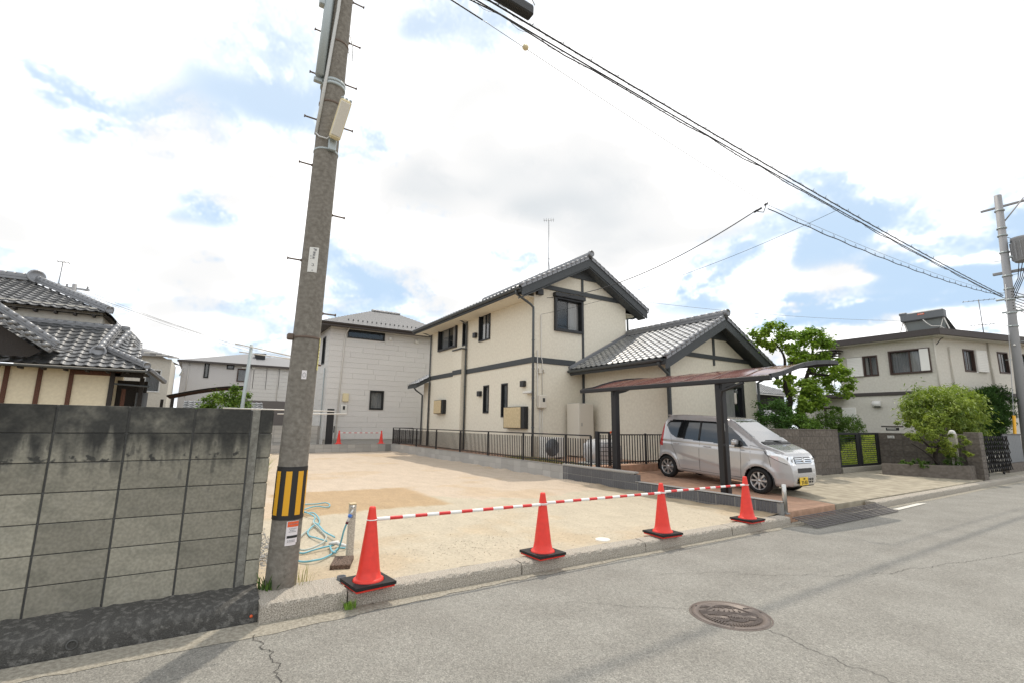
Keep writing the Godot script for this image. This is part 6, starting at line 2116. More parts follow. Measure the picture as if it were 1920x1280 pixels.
	# lamps inside the headlamp lens, indicator
	for sg in [-1.0, 1.0]:
		var hh: Node = h1 if sg < 0 else h2
		for q in [[0.42, 0.765, 0.045, 0], [0.53, 0.80, 0.038, 1]]:
			s = Shape.new(true)
			var fz := car_front(q[0], q[1])
			s.lathe([Vector2(q[2], 0.006), Vector2(q[2] * 0.8, 0.012), Vector2(q[2] * 0.7, 0.004), Vector2(0, 0.008)], 18, P.call(q[0] * sg, q[1], fz), Basis(Vector3.RIGHT, PI / 2) * Basis(Vector3.FORWARD, -0.3 * sg))
			put(s, "bulb_ring", chrome if q[3] == 0 else dark, hh)
		s = Shape.new()
		var pts := []
		for k in 12:
			var f := k / 11.0
			var zz := 2.88 + 0.43 * f
			var yy := 0.935 - 0.265 * pow(f * 0.92, 0.62) - 0.004
			pts.append(P.call((car_x(yy, zz) + 0.003) * sg, yy, zz))
		s.tube(pts, 0.005, 5)
		put(s, "lens_edge", dark, hh)
	# patches that follow the nose: grille, air intakes
	var patch := func(x0: float, x1: float, y0: float, y1: float, off: float, nx := 14) -> Shape:
		var sh := Shape.new(true)
		for k in nx:
			var xa := lerpf(x0, x1, float(k) / nx)
			var xb := lerpf(x0, x1, float(k + 1) / nx)
			var ym := (y0 + y1) / 2
			for yy in [[y0, ym], [ym, y1]]:
				sh.quad(P.call(xa, yy[1], car_front(xa, yy[1]) + off), P.call(xb, yy[1], car_front(xb, yy[1]) + off), P.call(xb, yy[0], car_front(xb, yy[0]) + off), P.call(xa, yy[0], car_front(xa, yy[0]) + off))
		return sh
	var gr := put(patch.call(-0.34, 0.34, 0.695, 0.825, 0.004), "grille", dark, t)
	for k in 3: put(patch.call(-0.335, 0.335, 0.708 + 0.040 * k, 0.728 + 0.040 * k, 0.012), "grille_bar", chrome, gr)
	var em := Shape.new(true)
	em.lathe([Vector2(0.052, 0.0), Vector2(0.052, 0.014), Vector2(0.040, 0.018), Vector2(0.038, 0.010), Vector2(0, 0.010)], 22, P.call(0, 0.768, car_front(0, 0.768) + 0.008), Basis(Vector3.RIGHT, PI / 2 - 0.3))
	put(em, "emblem", chrome, gr)
	em = Shape.new()
	var ec: Vector3 = P.call(0, 0.768, car_front(0, 0.768) + 0.026)
	em.tube([ec + V(-0.012, -0.028, 0.006), ec + V(-0.012, 0.028, -0.008)], 0.006, 5)
	em.tube([ec + V(-0.012, 0.026, -0.008), ec + V(0.016, 0.006, 0), ec + V(0.016, -0.008, 0.002), ec + V(-0.012, -0.026, 0.006)], 0.006, 5)
	put(em, "emblem_mark", chrome, gr)
	put(patch.call(-0.29, 0.29, 0.505, 0.60, 0.004), "upper_intake", dark, t)
	var li := put(patch.call(-0.33, 0.33, 0.285, 0.385, 0.004), "lower_intake", dark, t)
	for x in [-0.26, 0.12, 0.24]: put(patch.call(x - 0.006, x + 0.006, 0.285, 0.385, 0.009, 1), "intake_bar", chrome, li)
	put(patch.call(-0.33, 0.33, 0.33, 0.34, 0.008), "intake_bar", chrome, li)
	put(patch.call(-0.50, 0.50, 0.205, 0.225, 0.010), "lip", dark, t)
	# number plate
	var yel := mat("plate_yellow", 0.74, 0.50, 0.03, 0.45)
	s = Shape.new()
	var pc: Vector3 = P.call(-0.12, 0.335, car_front(-0.12, 0.335) + 0.028)
	s.bev(pc, V(0.33, 0.165, 0.012), 0.004)
	var plate := put(s, "number_plate", yel, t)
	for q in [["31-03", 0.072, -0.026, 0.95], ["580", 0.032, 0.050, 1.0]]:
		var tm := TextMesh.new()
		tm.text = q[0]
		var fo := SystemFont.new(); fo.font_names = PackedStringArray(["Droid Sans"]); fo.font_weight = 700
		tm.font = fo; tm.font_size = 64; tm.pixel_size = q[1] / 46.0; tm.depth = 0.002
		tm.material = M.print_black
		var mi := MeshInstance3D.new()
		mi.name = "lettering"
		mi.mesh = tm
		mi.scale = V(q[3], 1, 1)
		mi.position = pc + V(0.01, q[2], 0.008) - origin_of(plate)
		plate.add_child(mi, true)
	# seams of doors, bonnet and sill
	var seam := func(pts: Array, called: String, r := 0.0042):
		for sg in [-1.0, 1.0]:
			var sh := Shape.new(true)
			var out := []
			for k in pts.size() - 1:
				for f in 8:
					var p: Vector2 = pts[k].lerp(pts[k + 1], f / 8.0)
					out.append(P.call((car_x(p.y, p.x) + 0.0008) * sg, p.y, p.x))
			var e: Vector2 = pts[pts.size() - 1]
			out.append(P.call((car_x(e.y, e.x) + 0.0008) * sg, e.y, e.x))
			sh.tube(out, r, 4)
			put(sh, called, dark, body)
	seam.call([Vector2(1.28, 1.0), Vector2(1.28, 0.29)], "door_seam")
	seam.call([Vector2(2.35, 0.98), Vector2(2.37, 0.70), Vector2(2.36, 0.29)], "door_seam")
	seam.call([Vector2(0.40, 1.10), Vector2(0.46, 0.85), Vector2(0.58, 0.64), Vector2(0.68, 0.42), Vector2(0.70, 0.29)], "door_seam")
	seam.call([Vector2(0.72, 0.285), Vector2(2.38, 0.285)], "sill_seam")
	seam.call([Vector2(2.90, 0.93), Vector2(2.98, 0.80), Vector2(3.02, 0.60)], "bumper_seam")
	seam.call([Vector2(2.58, 1.02), Vector2(2.75, 0.995), Vector2(2.90, 0.96)], "bonnet_seam")
	seam.call([Vector2(1.26, 1.02), Vector2(1.27, 1.49)], "pillar", 0.03)
	# door handles, mirrors, wipers, spoiler
	for sg in [-1.0, 1.0]:
		for hz in [0.50, 1.42]:
			s = Shape.new(true)
			var hx := car_x(0.885, hz)
			s.tube([P.call(sg * (hx - 0.002), 0.89, hz - 0.02), P.call(sg * (hx + 0.022), 0.89, hz + 0.02), P.call(sg * (hx + 0.022), 0.888, hz + 0.15), P.call(sg * (hx - 0.002), 0.885, hz + 0.19)], [0.012, 0.014, 0.014, 0.010], 8)
			put(s, "door_handle", paint, t)
		s = Shape.new(true)
		var mc: Vector3 = P.call(sg * 0.80, 1.06, 2.27)
		for k in 12:
			for l in 16:
				var ring4 := []
				for uv in [[k, l], [k + 1, l], [k + 1, l + 1], [k, l + 1]]:
					var th: float = PI * uv[0] / 12.0
					var ph: float = TAU * uv[1] / 16.0
					var d := V(sin(th) * cos(ph), cos(th), sin(th) * sin(ph))
					ring4.append(mc + V(signf(d.x) * pow(absf(d.x), 0.7) * 0.095, signf(d.y) * pow(absf(d.y), 0.7) * 0.072, signf(d.z) * pow(absf(d.z), 0.7) * 0.065))
				s.face(ring4, mc)
		var mir := put(s, "mirror", paint, t)
		s = Shape.new()
		s.box(P.call(sg * 0.79, 0.985, 2.33), V(0.13, 0.05, 0.07))
		s.box(P.call(sg * 0.72, 0.985, 2.36), V(0.10, 0.04, 0.05))
		put(s, "mirror_foot", dark, mir)
		s = Shape.new(true)
		s.tube([P.call(sg * 0.05 + 0.25, 1.125, 2.735), P.call(sg * 0.05 - 0.28, 1.135, 2.72)], 0.010, 6)
		s.tube([P.call(sg * 0.05 + 0.1, 1.10, 2.80), P.call(sg * 0.05, 1.13, 2.73)], 0.009, 6)
		put(s, "wiper", dark, t)
	s = Shape.new()
	s.bev(P.call(0, 1.592, 0.17), V(0.92, 0.03, 0.16), 0.012, bs)
	put(s, "spoiler", paint, t)
	s = Shape.new()
	s.box(P.call(0, 1.085, 2.785), V(1.10, 0.02, 0.09), bs * Basis(Vector3.RIGHT, 0.45))
	put(s, "cowl", dark, t)
	# dark floor pan and arch linings
	s = Shape.new()
	s.box(P.call(0, 0.24, 1.53), V(1.24, 0.06, 1.78), bs)
	put(s, "floor_pan", dark, t)
	for wz in WHEEL_Z:
		for sg in [-1.0, 1.0]:
			s = Shape.new(true)
			for k in 20:
				var a0 := -0.35 + (PI + 0.7) * k / 20.0
				var a1 := -0.35 + (PI + 0.7) * (k + 1) / 20.0
				var e0: Vector3 = V(0, 0.27 + 0.322 * sin(a0), wz + 0.322 * cos(a0))
				var e1: Vector3 = V(0, 0.27 + 0.322 * sin(a1), wz + 0.322 * cos(a1))
				var x1 := 0.70
				s.quad(P.call(sg * 0.44, e0.y, e0.z), P.call(sg * x1, e0.y, e0.z), P.call(sg * x1, e1.y, e1.z), P.call(sg * 0.44, e1.y, e1.z))
				s.tri(P.call(sg * 0.44, 0.27, wz), P.call(sg * 0.44, e0.y, e0.z), P.call(sg * 0.44, e1.y, e1.z))
			put(s, "arch_lining", dark, t)
			car_wheel(t, P.call(sg * 0.635, 0.275, wz), sg, dark, rimm)

func car_wheel(t: Node, c: Vector3, sg: float, dark: Material, rimm: Material) -> void:
	var b := Basis(Vector3.FORWARD, sg * PI / 2)        # y axis points outwards
	var s := Shape.new(true)
	s.lathe([Vector2(0.185, -0.08), Vector2(0.262, -0.075), Vector2(0.277, -0.055), Vector2(0.279, 0.0), Vector2(0.277, 0.055), Vector2(0.262, 0.076), Vector2(0.225, 0.084), Vector2(0.19, 0.072), Vector2(0.186, 0.05)], 40, c, b)
	var w := put(s, "wheel", M.rubber, t)
	s = Shape.new(true)
	s.lathe([Vector2(0.170, -0.02), Vector2(0.176, 0.045), Vector2(0.183, 0.066), Vector2(0.191, 0.070), Vector2(0.193, 0.060), Vector2(0.186, 0.02)], 40, c, b)
	s.lathe([Vector2(0.0, 0.060), Vector2(0.028, 0.060), Vector2(0.034, 0.052), Vector2(0.05, 0.045), Vector2(0.055, 0.02)], 24, c, b)
	s.sm(false)
	for k in 8:
		var a := TAU * k / 8.0
		var d := V(cos(a), 0, sin(a))
		var n := V(-sin(a), 0, cos(a))
		var poly := []
		for q in [[0.030, 0.018, 0.050], [0.10, 0.0155, 0.054], [0.176, 0.021, 0.052]]:
			poly.append([c + b * (d * q[0] + n * q[1] + V(0, q[2], 0)), c + b * (d * q[0] - n * q[1] + V(0, q[2], 0)), c + b * (d * q[0] + n * q[1] + V(0, q[2] - 0.03, 0)), c + b * (d * q[0] - n * q[1] + V(0, q[2] - 0.03, 0))])
		for i in 2:
			var p: Array = poly[i]
			var q: Array = poly[i + 1]
			var m := c + b * (d * 0.1 + V(0, 0.035, 0))
			s.face([p[0], q[0], q[1], p[1]], m)
			s.face([p[0], q[0], q[2], p[2]], m)
			s.face([p[1], q[1], q[3], p[3]], m)
	put(s, "rim", rimm, w)
	s = Shape.new(true)
	s.lathe([Vector2(0.0, -0.012), Vector2(0.115, -0.012), Vector2(0.118, -0.02)], 24, c, b)
	put(s, "brake_disc", M.grey_metal, w)
	s = Shape.new(true)
	s.lathe([Vector2(0.0, -0.03), Vector2(0.178, -0.03)], 24, c, b)
	put(s, "inner_face", dark, w)
	s = Shape.new(true)
	for k in 4:
		var a := TAU * (k + 0.5) / 4.0
		s.lathe([Vector2(0.008, 0.03), Vector2(0.008, 0.058), Vector2(0, 0.06)], 8, c + b * V(cos(a) * 0.05, 0, sin(a) * 0.05), b)
	put(s, "nut", M.grey_metal, w)

# ---------------------------------------------------------------- poles, wires, cones, hose and other small things
const POLE_A := Vector3(0.752, 0.0, -5.05)
const POLE_B := Vector3(0.905, 9.6, -5.05)

func on_pole(y: float) -> Vector3: return POLE_A.lerp(POLE_B, y / 9.6)
func pole_r(y: float) -> float: return lerpf(0.134, 0.104, y / 9.6)

# a sheet that hugs the pole: angles in radians from +z towards +x
func pole_sheet(y0: float, y1: float, a0: float, a1: float, off: float, lean := 0.0) -> Shape:
	var s := Shape.new(true)
	var n := maxi(3, int(absf(a1 - a0) / 0.12))
	for k in n:
		var t0 := lerpf(a0, a1, float(k) / n)
		var t1 := lerpf(a0, a1, float(k + 1) / n)
		var A := on_pole(y1) + V(sin(t0 + lean), 0, cos(t0 + lean)) * (pole_r(y1) + off)
		var B := on_pole(y1) + V(sin(t1 + lean), 0, cos(t1 + lean)) * (pole_r(y1) + off)
		var C := on_pole(y0) + V(sin(t1), 0, cos(t1)) * (pole_r(y0) + off)
		var D := on_pole(y0) + V(sin(t0), 0, cos(t0)) * (pole_r(y0) + off)
		s.quad(A, B, C, D)
	return s

func near_pole() -> void:
	var t := thing("utility_pole", "leaning grey concrete utility pole with yellow and black warning wrap", "utility pole", POLE_A)
	var s := Shape.new(true)
	var pts := []
	var rs := []
	for k in 25:
		var y := -0.1 + 9.7 * k / 24.0
		pts.append(on_pole(y)); rs.append(pole_r(y))
	s.tube(pts, rs, 28)
	put(s, "shaft", M.pole_concrete, t)
	# warning wrap: black sheet with yellow bars; the way round faces the road
	var w := put(pole_sheet(0.735, 1.205, -PI, PI, 0.004), "warning_wrap", M.warn_black, t)
	for k in 8:
		var a := -PI + TAU * (k + 0.33) / 8.0
		put(pole_sheet(0.775, 1.165, a, a + TAU / 16.0 * 1.0, 0.006), "yellow_bar", M.warn_yellow, w)
	# name plate with small illegible characters
	var pa := -0.28
	var np := put(pole_sheet(3.08, 3.34, pa - 0.34, pa + 0.36, 0.004), "name_plate", M.box_white, t)
	s = Shape.new()
	var r2 := RandomNumberGenerator.new(); r2.seed = 3
	var mark := func(a: float, y: float, w2: float, h2: float):
		var c := on_pole(y) + V(sin(a), 0, cos(a)) * (pole_r(y) + 0.0062)
		s.box(c, V(w2, h2, 0.0015), Basis(Vector3.UP, a))
	for q in [[0.12, 3.315], [0.05, 3.285], [0.04, 3.26], [0.02, 3.23]]:
		for k in 3:
			mark.call(pa + q[0], q[1] + 0.008 - 0.008 * k, 0.022, 0.003)
			mark.call(pa + q[0] - 0.06 + 0.06 * k, q[1], 0.003, 0.02)
	for k in 2: mark.call(pa + 0.02, 3.165 - 0.02 * k, 0.022, 0.004)
	mark.call(pa + 0.085, 3.155, 0.004, 0.022)
	for q in [[0.0, 3.325], [0.02, 3.098]]:
		mark.call(pa + q[0], q[1], 0.009, 0.009)
	mark.call(pa - 0.18, 3.245, 0.006, 0.014); mark.call(pa - 0.18, 3.22, 0.012, 0.003)
	put(s, "lettering", M.print_grey, np)
	# small white sticker with ring
	var st := put(pole_sheet(2.02, 2.105, -0.22, 0.12, 0.004), "sticker", M.paper_white, t)
	s = Shape.new()
	for k in 20:
		var f := TAU * k / 20.0
		var a := -0.05 + cos(f) * 0.10
		var y := 2.06 + sin(f) * 0.021
		s.box(on_pole(y) + V(sin(a), 0, cos(a)) * (pole_r(y) + 0.0055), V(0.005, 0.004, 0.0015), Basis(Vector3.UP, a))
	put(s, "printed_ring", M.print_grey, st)
	# yellow strip with hand-written marks on the lot side
	var ys := put(pole_sheet(2.12, 2.44, 0.95, 1.25, 0.006, 0.12), "yellow_strip", M.paper_yellow, t)
	s = Shape.new()
	for k in 6:
		var y := 2.18 + 0.035 * k
		var a := 1.1
		s.box(on_pole(y) + V(sin(a), 0, cos(a)) * (pole_r(y) + 0.0085), V(0.016, 0.006, 0.0015), Basis(Vector3.UP, a))
	put(s, "lettering", M.rust_metal, ys)
	# notice papers taped below the wrap
	for k in 2:
		var d := 0.06 * k
		var p := put(pole_sheet(0.515 + 0.02 * (1 - k), 0.725, -0.10 - d, 0.62 - d, 0.006 - 0.002 * k), "notice", M.paper_white, t)
		if k == 1: continue
		put(pole_sheet(0.675, 0.722, -0.10, 0.62, 0.008), "red_header", M.print_red, p)
		put(pole_sheet(0.578, 0.600, -0.08, 0.60, 0.008), "black_bar", M.print_black, p)
		s = Shape.new()
		for q in [[0.700, 0.02, 0.55, 0], [0.660, 0.05, 0.45, 1], [0.646, 0.12, 0.36, 1], [0.633, 0.04, 0.48, 1], [0.559, 0.0, 0.5, 1], [0.548, 0.0, 0.45, 1]]:
			var a: float = q[1]
			while a < q[2]:
				var y: float = q[0]
				s.box(on_pole(y) + V(sin(a), 0, cos(a)) * (pole_r(y) + 0.0098), V(0.010, 0.005, 0.001), Basis(Vector3.UP, a))
				a += 0.10
		put(s, "lettering", M.print_grey, p)
	# bands and fittings
	for y in [4.44, 5.0, 5.75, 2.43]:
		s = Shape.new(true)
		s.lathe([Vector2(pole_r(y) + 0.001, -0.012), Vector2(pole_r(y) + 0.006, -0.01), Vector2(pole_r(y) + 0.006, 0.01), Vector2(pole_r(y) + 0.001, 0.012)], 28, on_pole(y))
		put(s, "band", M.galvanised if y == 4.44 else M.rust_metal, t)
	for y in [5.22, 5.26]:
		s = Shape.new(true)
		s.lathe([Vector2(pole_r(y) + 0.001, -0.018), Vector2(pole_r(y) + 0.012, -0.016), Vector2(pole_r(y) + 0.012, 0.016), Vector2(pole_r(y) + 0.001, 0.018)], 28, on_pole(y))
		put(s, "clamp", M.galvanised, t)
	bar(t, "clamp_bolt", M.galvanised, on_pole(5.24) + V(-0.16, 0, 0.03), V(0.09, 0.05, 0.05), 0.008)
	bar(t, "clamp_bolt", M.rust_metal, on_pole(2.43) + V(-0.15, 0, 0.02), V(0.06, 0.06, 0.06), 0.01)
	# riser pipes
	s = Shape.new(true)
	s.tube([on_pole(5.28) + V(-0.15, 0, 0.06), on_pole(7.2) + V(-0.13, 0, 0.09)], 0.05, 10)
	put(s, "riser_pipe", M.galvanised, t)
	s = Shape.new(true)
	s.tube([on_pole(4.60) + V(-0.125, 0, 0.045), on_pole(5.3) + V(-0.09, 0, 0.10), on_pole(6.1) + V(-0.05, 0, 0.125), on_pole(7.2) + V(-0.03, 0, 0.125)], 0.018, 8)
	put(s, "cable_tube", M.cable_white, t)
	s = Shape.new(true)
	s.tube([on_pole(4.62) + V(-0.13, 0, 0.05), on_pole(4.56) + V(-0.10, 0, 0.10), on_pole(4.53) + V(-0.03, 0, 0.15), on_pole(4.56) + V(0.0, 0, 0.17)], 0.008, 6)
	put(s, "cable", M.cable_white, t)
	s = Shape.new(true)
	s.tube([on_pole(5.9) + V(0.11, 0, 0.07), on_pole(5.75) + V(0.15, 0, 0.09), on_pole(5.6) + V(0.16, 0, 0.06), on_pole(5.72) + V(0.12, 0, 0.03)], 0.006, 5)
	put(s, "cable", M.cable_white, t)
	bar(t, "fitting", M.galvanised, on_pole(6.2) + V(-0.19, 0, 0.05), V(0.10, 0.14, 0.08), 0.01)
	# climbing rungs on both sides
	for q in [[-1, 3.22], [1, 2.70], [1, 3.77], [-1, 4.27], [-1, 4.80], [1, 4.80], [1, 5.33], [-1, 5.33], [1, 5.86], [-1, 5.86], [1, 6.4], [-1, 6.4], [1, 4.27]]:
		if q[0] == 1 and q[1] == 4.27: continue
		s = Shape.new(true)
		var a := on_pole(q[1]) + V(q[0] * pole_r(q[1]) * 0.96, 0, 0)
		s.tube([a, a + V(q[0] * 0.135, 0.0, 0)], 0.0085, 7)
		s.tube([a + V(q[0] * 0.128, 0, 0), a + V(q[0] * 0.138, 0, 0)], 0.015, 8)
		s.tube([a, a + V(q[0] * 0.015, 0, 0)], 0.015, 8)
		put(s, "rung", M.rust_metal, t)
	# street lamp bolted to the pole
	var l := thing("street_lamp", "slim cream street lamp bolted to the leaning concrete pole", "street lamp", on_pole(4.45) + V(0, 0, 0.14))
	var lc := on_pole(4.5) + V(0.03, 0, 0.16)
	bar(l, "bracket", M.galvanised, on_pole(4.49) + V(0.03, 0, 0.135), V(0.08, 0.15, 0.05), 0.008)
	var axis := V(0.16, 1.0, 0.42).normalized()
	var sd := V(1, 0, 0.1)
	sd = (sd - axis * sd.dot(axis)).normalized()
	var lb := Basis(sd, axis, sd.cross(axis))
	var m0 := lc + axis * 0.23 + V(0.0, 0, 0.03)
	s = Shape.new(); s.bev(m0, V(0.115, 0.42, 0.075), 0.02, lb)
	put(s, "housing", M.box_cream, l)
	s = Shape.new(); s.bev(m0 + lb * V(0, 0, 0.035), V(0.095, 0.36, 0.02), 0.008, lb)
	put(s, "cover", M.box_beige, l)
	for k in 3:
		s = Shape.new(true); s.tube([m0 + lb * V(-0.04 + 0.04 * k, 0.2, 0.01), m0 + lb * V(-0.04 + 0.04 * k, 0.222, 0.01)], 0.014, 8)
		put(s, "end_knob", M.galvanised, l)

func hang(a: Vector3, b: Vector3, sag: float, n := 24) -> Array:
	var p := []
	for k in n + 1:
		var f := float(k) / n
		p.append(a.lerp(b, f) - V(0, sag * 4.0 * f * (1.0 - f), 0))
	return p

func wires() -> void:
	var far := V(29.6, 7.55, -5.6)
	var s: Shape
	# main bundle of three cables with lashing wire
	var ends := [[V(-9.0, 8.72, -5.60), far + V(0, 0.02, 0.0), 0.35, 0.015], [V(-9.0, 8.64, -5.64), far + V(0, -0.04, -0.03), 0.36, 0.013], [V(-9.0, 8.52, -5.54), far + V(0, -0.14, 0.05), 0.40, 0.011]]
	for i in 3:
		var e = ends[i]
		var t := thing("overhead_cable", ["thickest black overhead cable along the road", "second black overhead cable lashed beside the thickest one", "lowest wavy black overhead cable under the lashed pair"][i], "cable", V(10, 8, -5.6), "overhead cables along the road")
		s = Shape.new(true)
		var p := hang(e[0], e[1], e[2], 60)
		if i == 2:
			for k in p.size(): p[k] += V(0, 0.02 * sin(k * 1.7), 0.015 * cos(k * 2.3))
		s.tube(p, e[3], 6)
		put(s, "strand", M.cable_black, t)
		if i != 1:
			s = Shape.new(true)
			var q := []
			var P := hang(e[0], e[1], e[2], 420)
			for k in P.size(): q.append(P[k] + V(0, cos(k * 0.9), sin(k * 0.9)) * 0.028)
			s.tube(q, 0.0035, 3, false)
			put(s, "lashing_wire", M.cable_black, t)
		if i == 0:
			for k in 30:
				s = Shape.new(true)
				var c: Vector3 = p[18 + k]
				s.tube([c, c + V(0.03, 0.07 + 0.03 * sin(k * 2.0), 0.02)], 0.006, 4)
				put(s, "tie", M.cable_black, t)
	# closure box hung in the bundle
	var b := thing("cable_closure", "dark grey box shaped cable closure hanging in the overhead cables", "box", V(3.4, 8.3, -5.55))
	bar(b, "case", M.black_plastic, V(3.32, 8.19, -5.54), V(1.0, 0.17, 0.17), 0.02, Basis(Vector3.BACK, -0.03))
	bar(b, "lid", M.pvc_grey, V(3.36, 8.31, -5.58), V(0.96, 0.06, 0.17), 0.02, Basis(Vector3.BACK, -0.03))
	s = Shape.new(true)
	s.tube([V(3.1, 8.45, -5.5), V(3.3, 8.33, -5.42), V(3.5, 8.42, -5.44), V(3.78, 8.44, -5.5), V(3.9, 8.40, -5.56)], 0.009, 6)
	put(s, "cable_tail", M.cable_white, b)
	# thin messenger wire with ball insulator, drop wire to the beige house
	var J := V(10.5, 6.72, -5.58)
	var t := thing("stay_wire", "thin grey wire with a pale ball insulator above the lot", "wire", V(4, 7.4, -5.6))
	s = Shape.new(true); s.tube([V(-2.0, 8.22, -5.6), V(2.96, 7.66, -5.6)], 0.011, 6); put(s, "sleeve", M.cable_black, t)
	s = Shape.new(true); s.tube(hang(V(2.9, 7.667, -5.6), J, 0.03), 0.0055, 5); put(s, "strand", M.grey_metal, t)
	s = Shape.new(true)
	s.lathe([Vector2(0, -0.05), Vector2(0.035, -0.04), Vector2(0.05, 0), Vector2(0.035, 0.04), Vector2(0, 0.05)], 16, V(3.75, 7.57, -5.6), Basis(Vector3.FORWARD, 1.45)); put(s, "ball_insulator", M.box_cream, t)
	t = thing("ringed_cable", "black cable carried on small rings from the junction to the far pole", "cable", V(20, 7, -5.6))
	s = Shape.new(true); s.tube(hang(J, far + V(0, 0.12, 0), 0.22, 30), 0.0055, 5); put(s, "messenger", M.grey_metal, t)
	var lowp := hang(J + V(0.06, -0.10, 0), far + V(0, 0.0, 0), 0.26, 60)
	for k in lowp.size(): lowp[k] += V(0, 0.012 * sin(k * 1.3), 0)
	s = Shape.new(true); s.tube(lowp, 0.012, 6); put(s, "strand", M.cable_black, t)
	for k in range(4, 58, 2):
		s = Shape.new(true)
		var c: Vector3 = lowp[k] + V(0, 0.045, 0)
		var q := []
		for i in 9: q.append(c + V(sin(TAU * i / 9.0 * 0.85) * 0.04, cos(TAU * i / 9.0 * 0.85) * 0.05, 0))
		s.tube(q, 0.005, 4); put(s, "ring", M.cable_black, t)
	t = thing("drop_wire", "black drop wire swinging from the junction down to the beige house gable", "wire", V(10.4, 6.5, -8))
	s = Shape.new(true); s.tube(hang(J + V(-0.18, -0.14, -0.12), V(10.45, 6.30, -13.98), 0.48, 30), 0.012, 6); put(s, "strand", M.cable_black, t)
	s = Shape.new(true); s.tube([J + V(0.02, 0.02, 0), J + V(-0.1, -0.22, -0.02), J + V(-0.2, -0.20, -0.1), J + V(-0.2, -0.14, -0.14)], 0.010, 6); put(s, "loop", M.cable_black, t)
	s = Shape.new(true); s.tube([J + V(-0.10, -0.10, -0.06), J + V(-0.24, -0.20, -0.16)], 0.025, 6); put(s, "clamp", M.cable_black, t)
	s = Shape.new(true); s.tube([J + V(-0.06, -0.04, 0), J + V(0.06, 0.04, 0)], 0.022, 6); put(s, "clamp", M.cable_black, t)
	t = thing("drop_wire", "thin second drop wire running to the conduit of the beige house", "wire", V(11, 7, -8))
	s = Shape.new(true); s.tube(hang(V(14.3, 7.62, -5.6), V(10.2, 5.64, -14.0), 0.35, 30), 0.006, 5); put(s, "strand", M.cable_black, t)
	t = thing("far_wire", "faint wire crossing the sky behind the beige wing roof", "wire", V(24, 8, -12))
	s = Shape.new(true); s.tube(hang(V(16.0, 7.6, -16), V(44, 9.0, -9.0), 0.5, 20), 0.009, 5); put(s, "strand", M.grey_metal, t)
	# bundle of far wires over the traditional house
	for k in 4:
		t = thing("far_wire", ["topmost far wire over the traditional house roofs", "second far wire over the traditional house roofs", "third far wire over the traditional house roofs", "lowest far wire over the traditional house roofs"][k], "wire", V(-9.7, 11.6, -50), "far wires over the traditional house")
		s = Shape.new(true)
		s.tube(hang(V(-22, 11.9 - 0.35 * k, -36), V(-9.75 + [-0.9, -0.4, 0.85, 0.3][k], 12.0 - 0.15 * k, -50), 0.3, 10), 0.014, 4)
		s.tube(hang(V(-9.75 + [-0.9, -0.4, 0.85, 0.3][k], 12.0 - 0.15 * k, -50), V(14, 9.2 - 0.25 * k, -66), 0.8, 14), 0.014, 4)
		put(s, "strand", M.grey_metal, t)

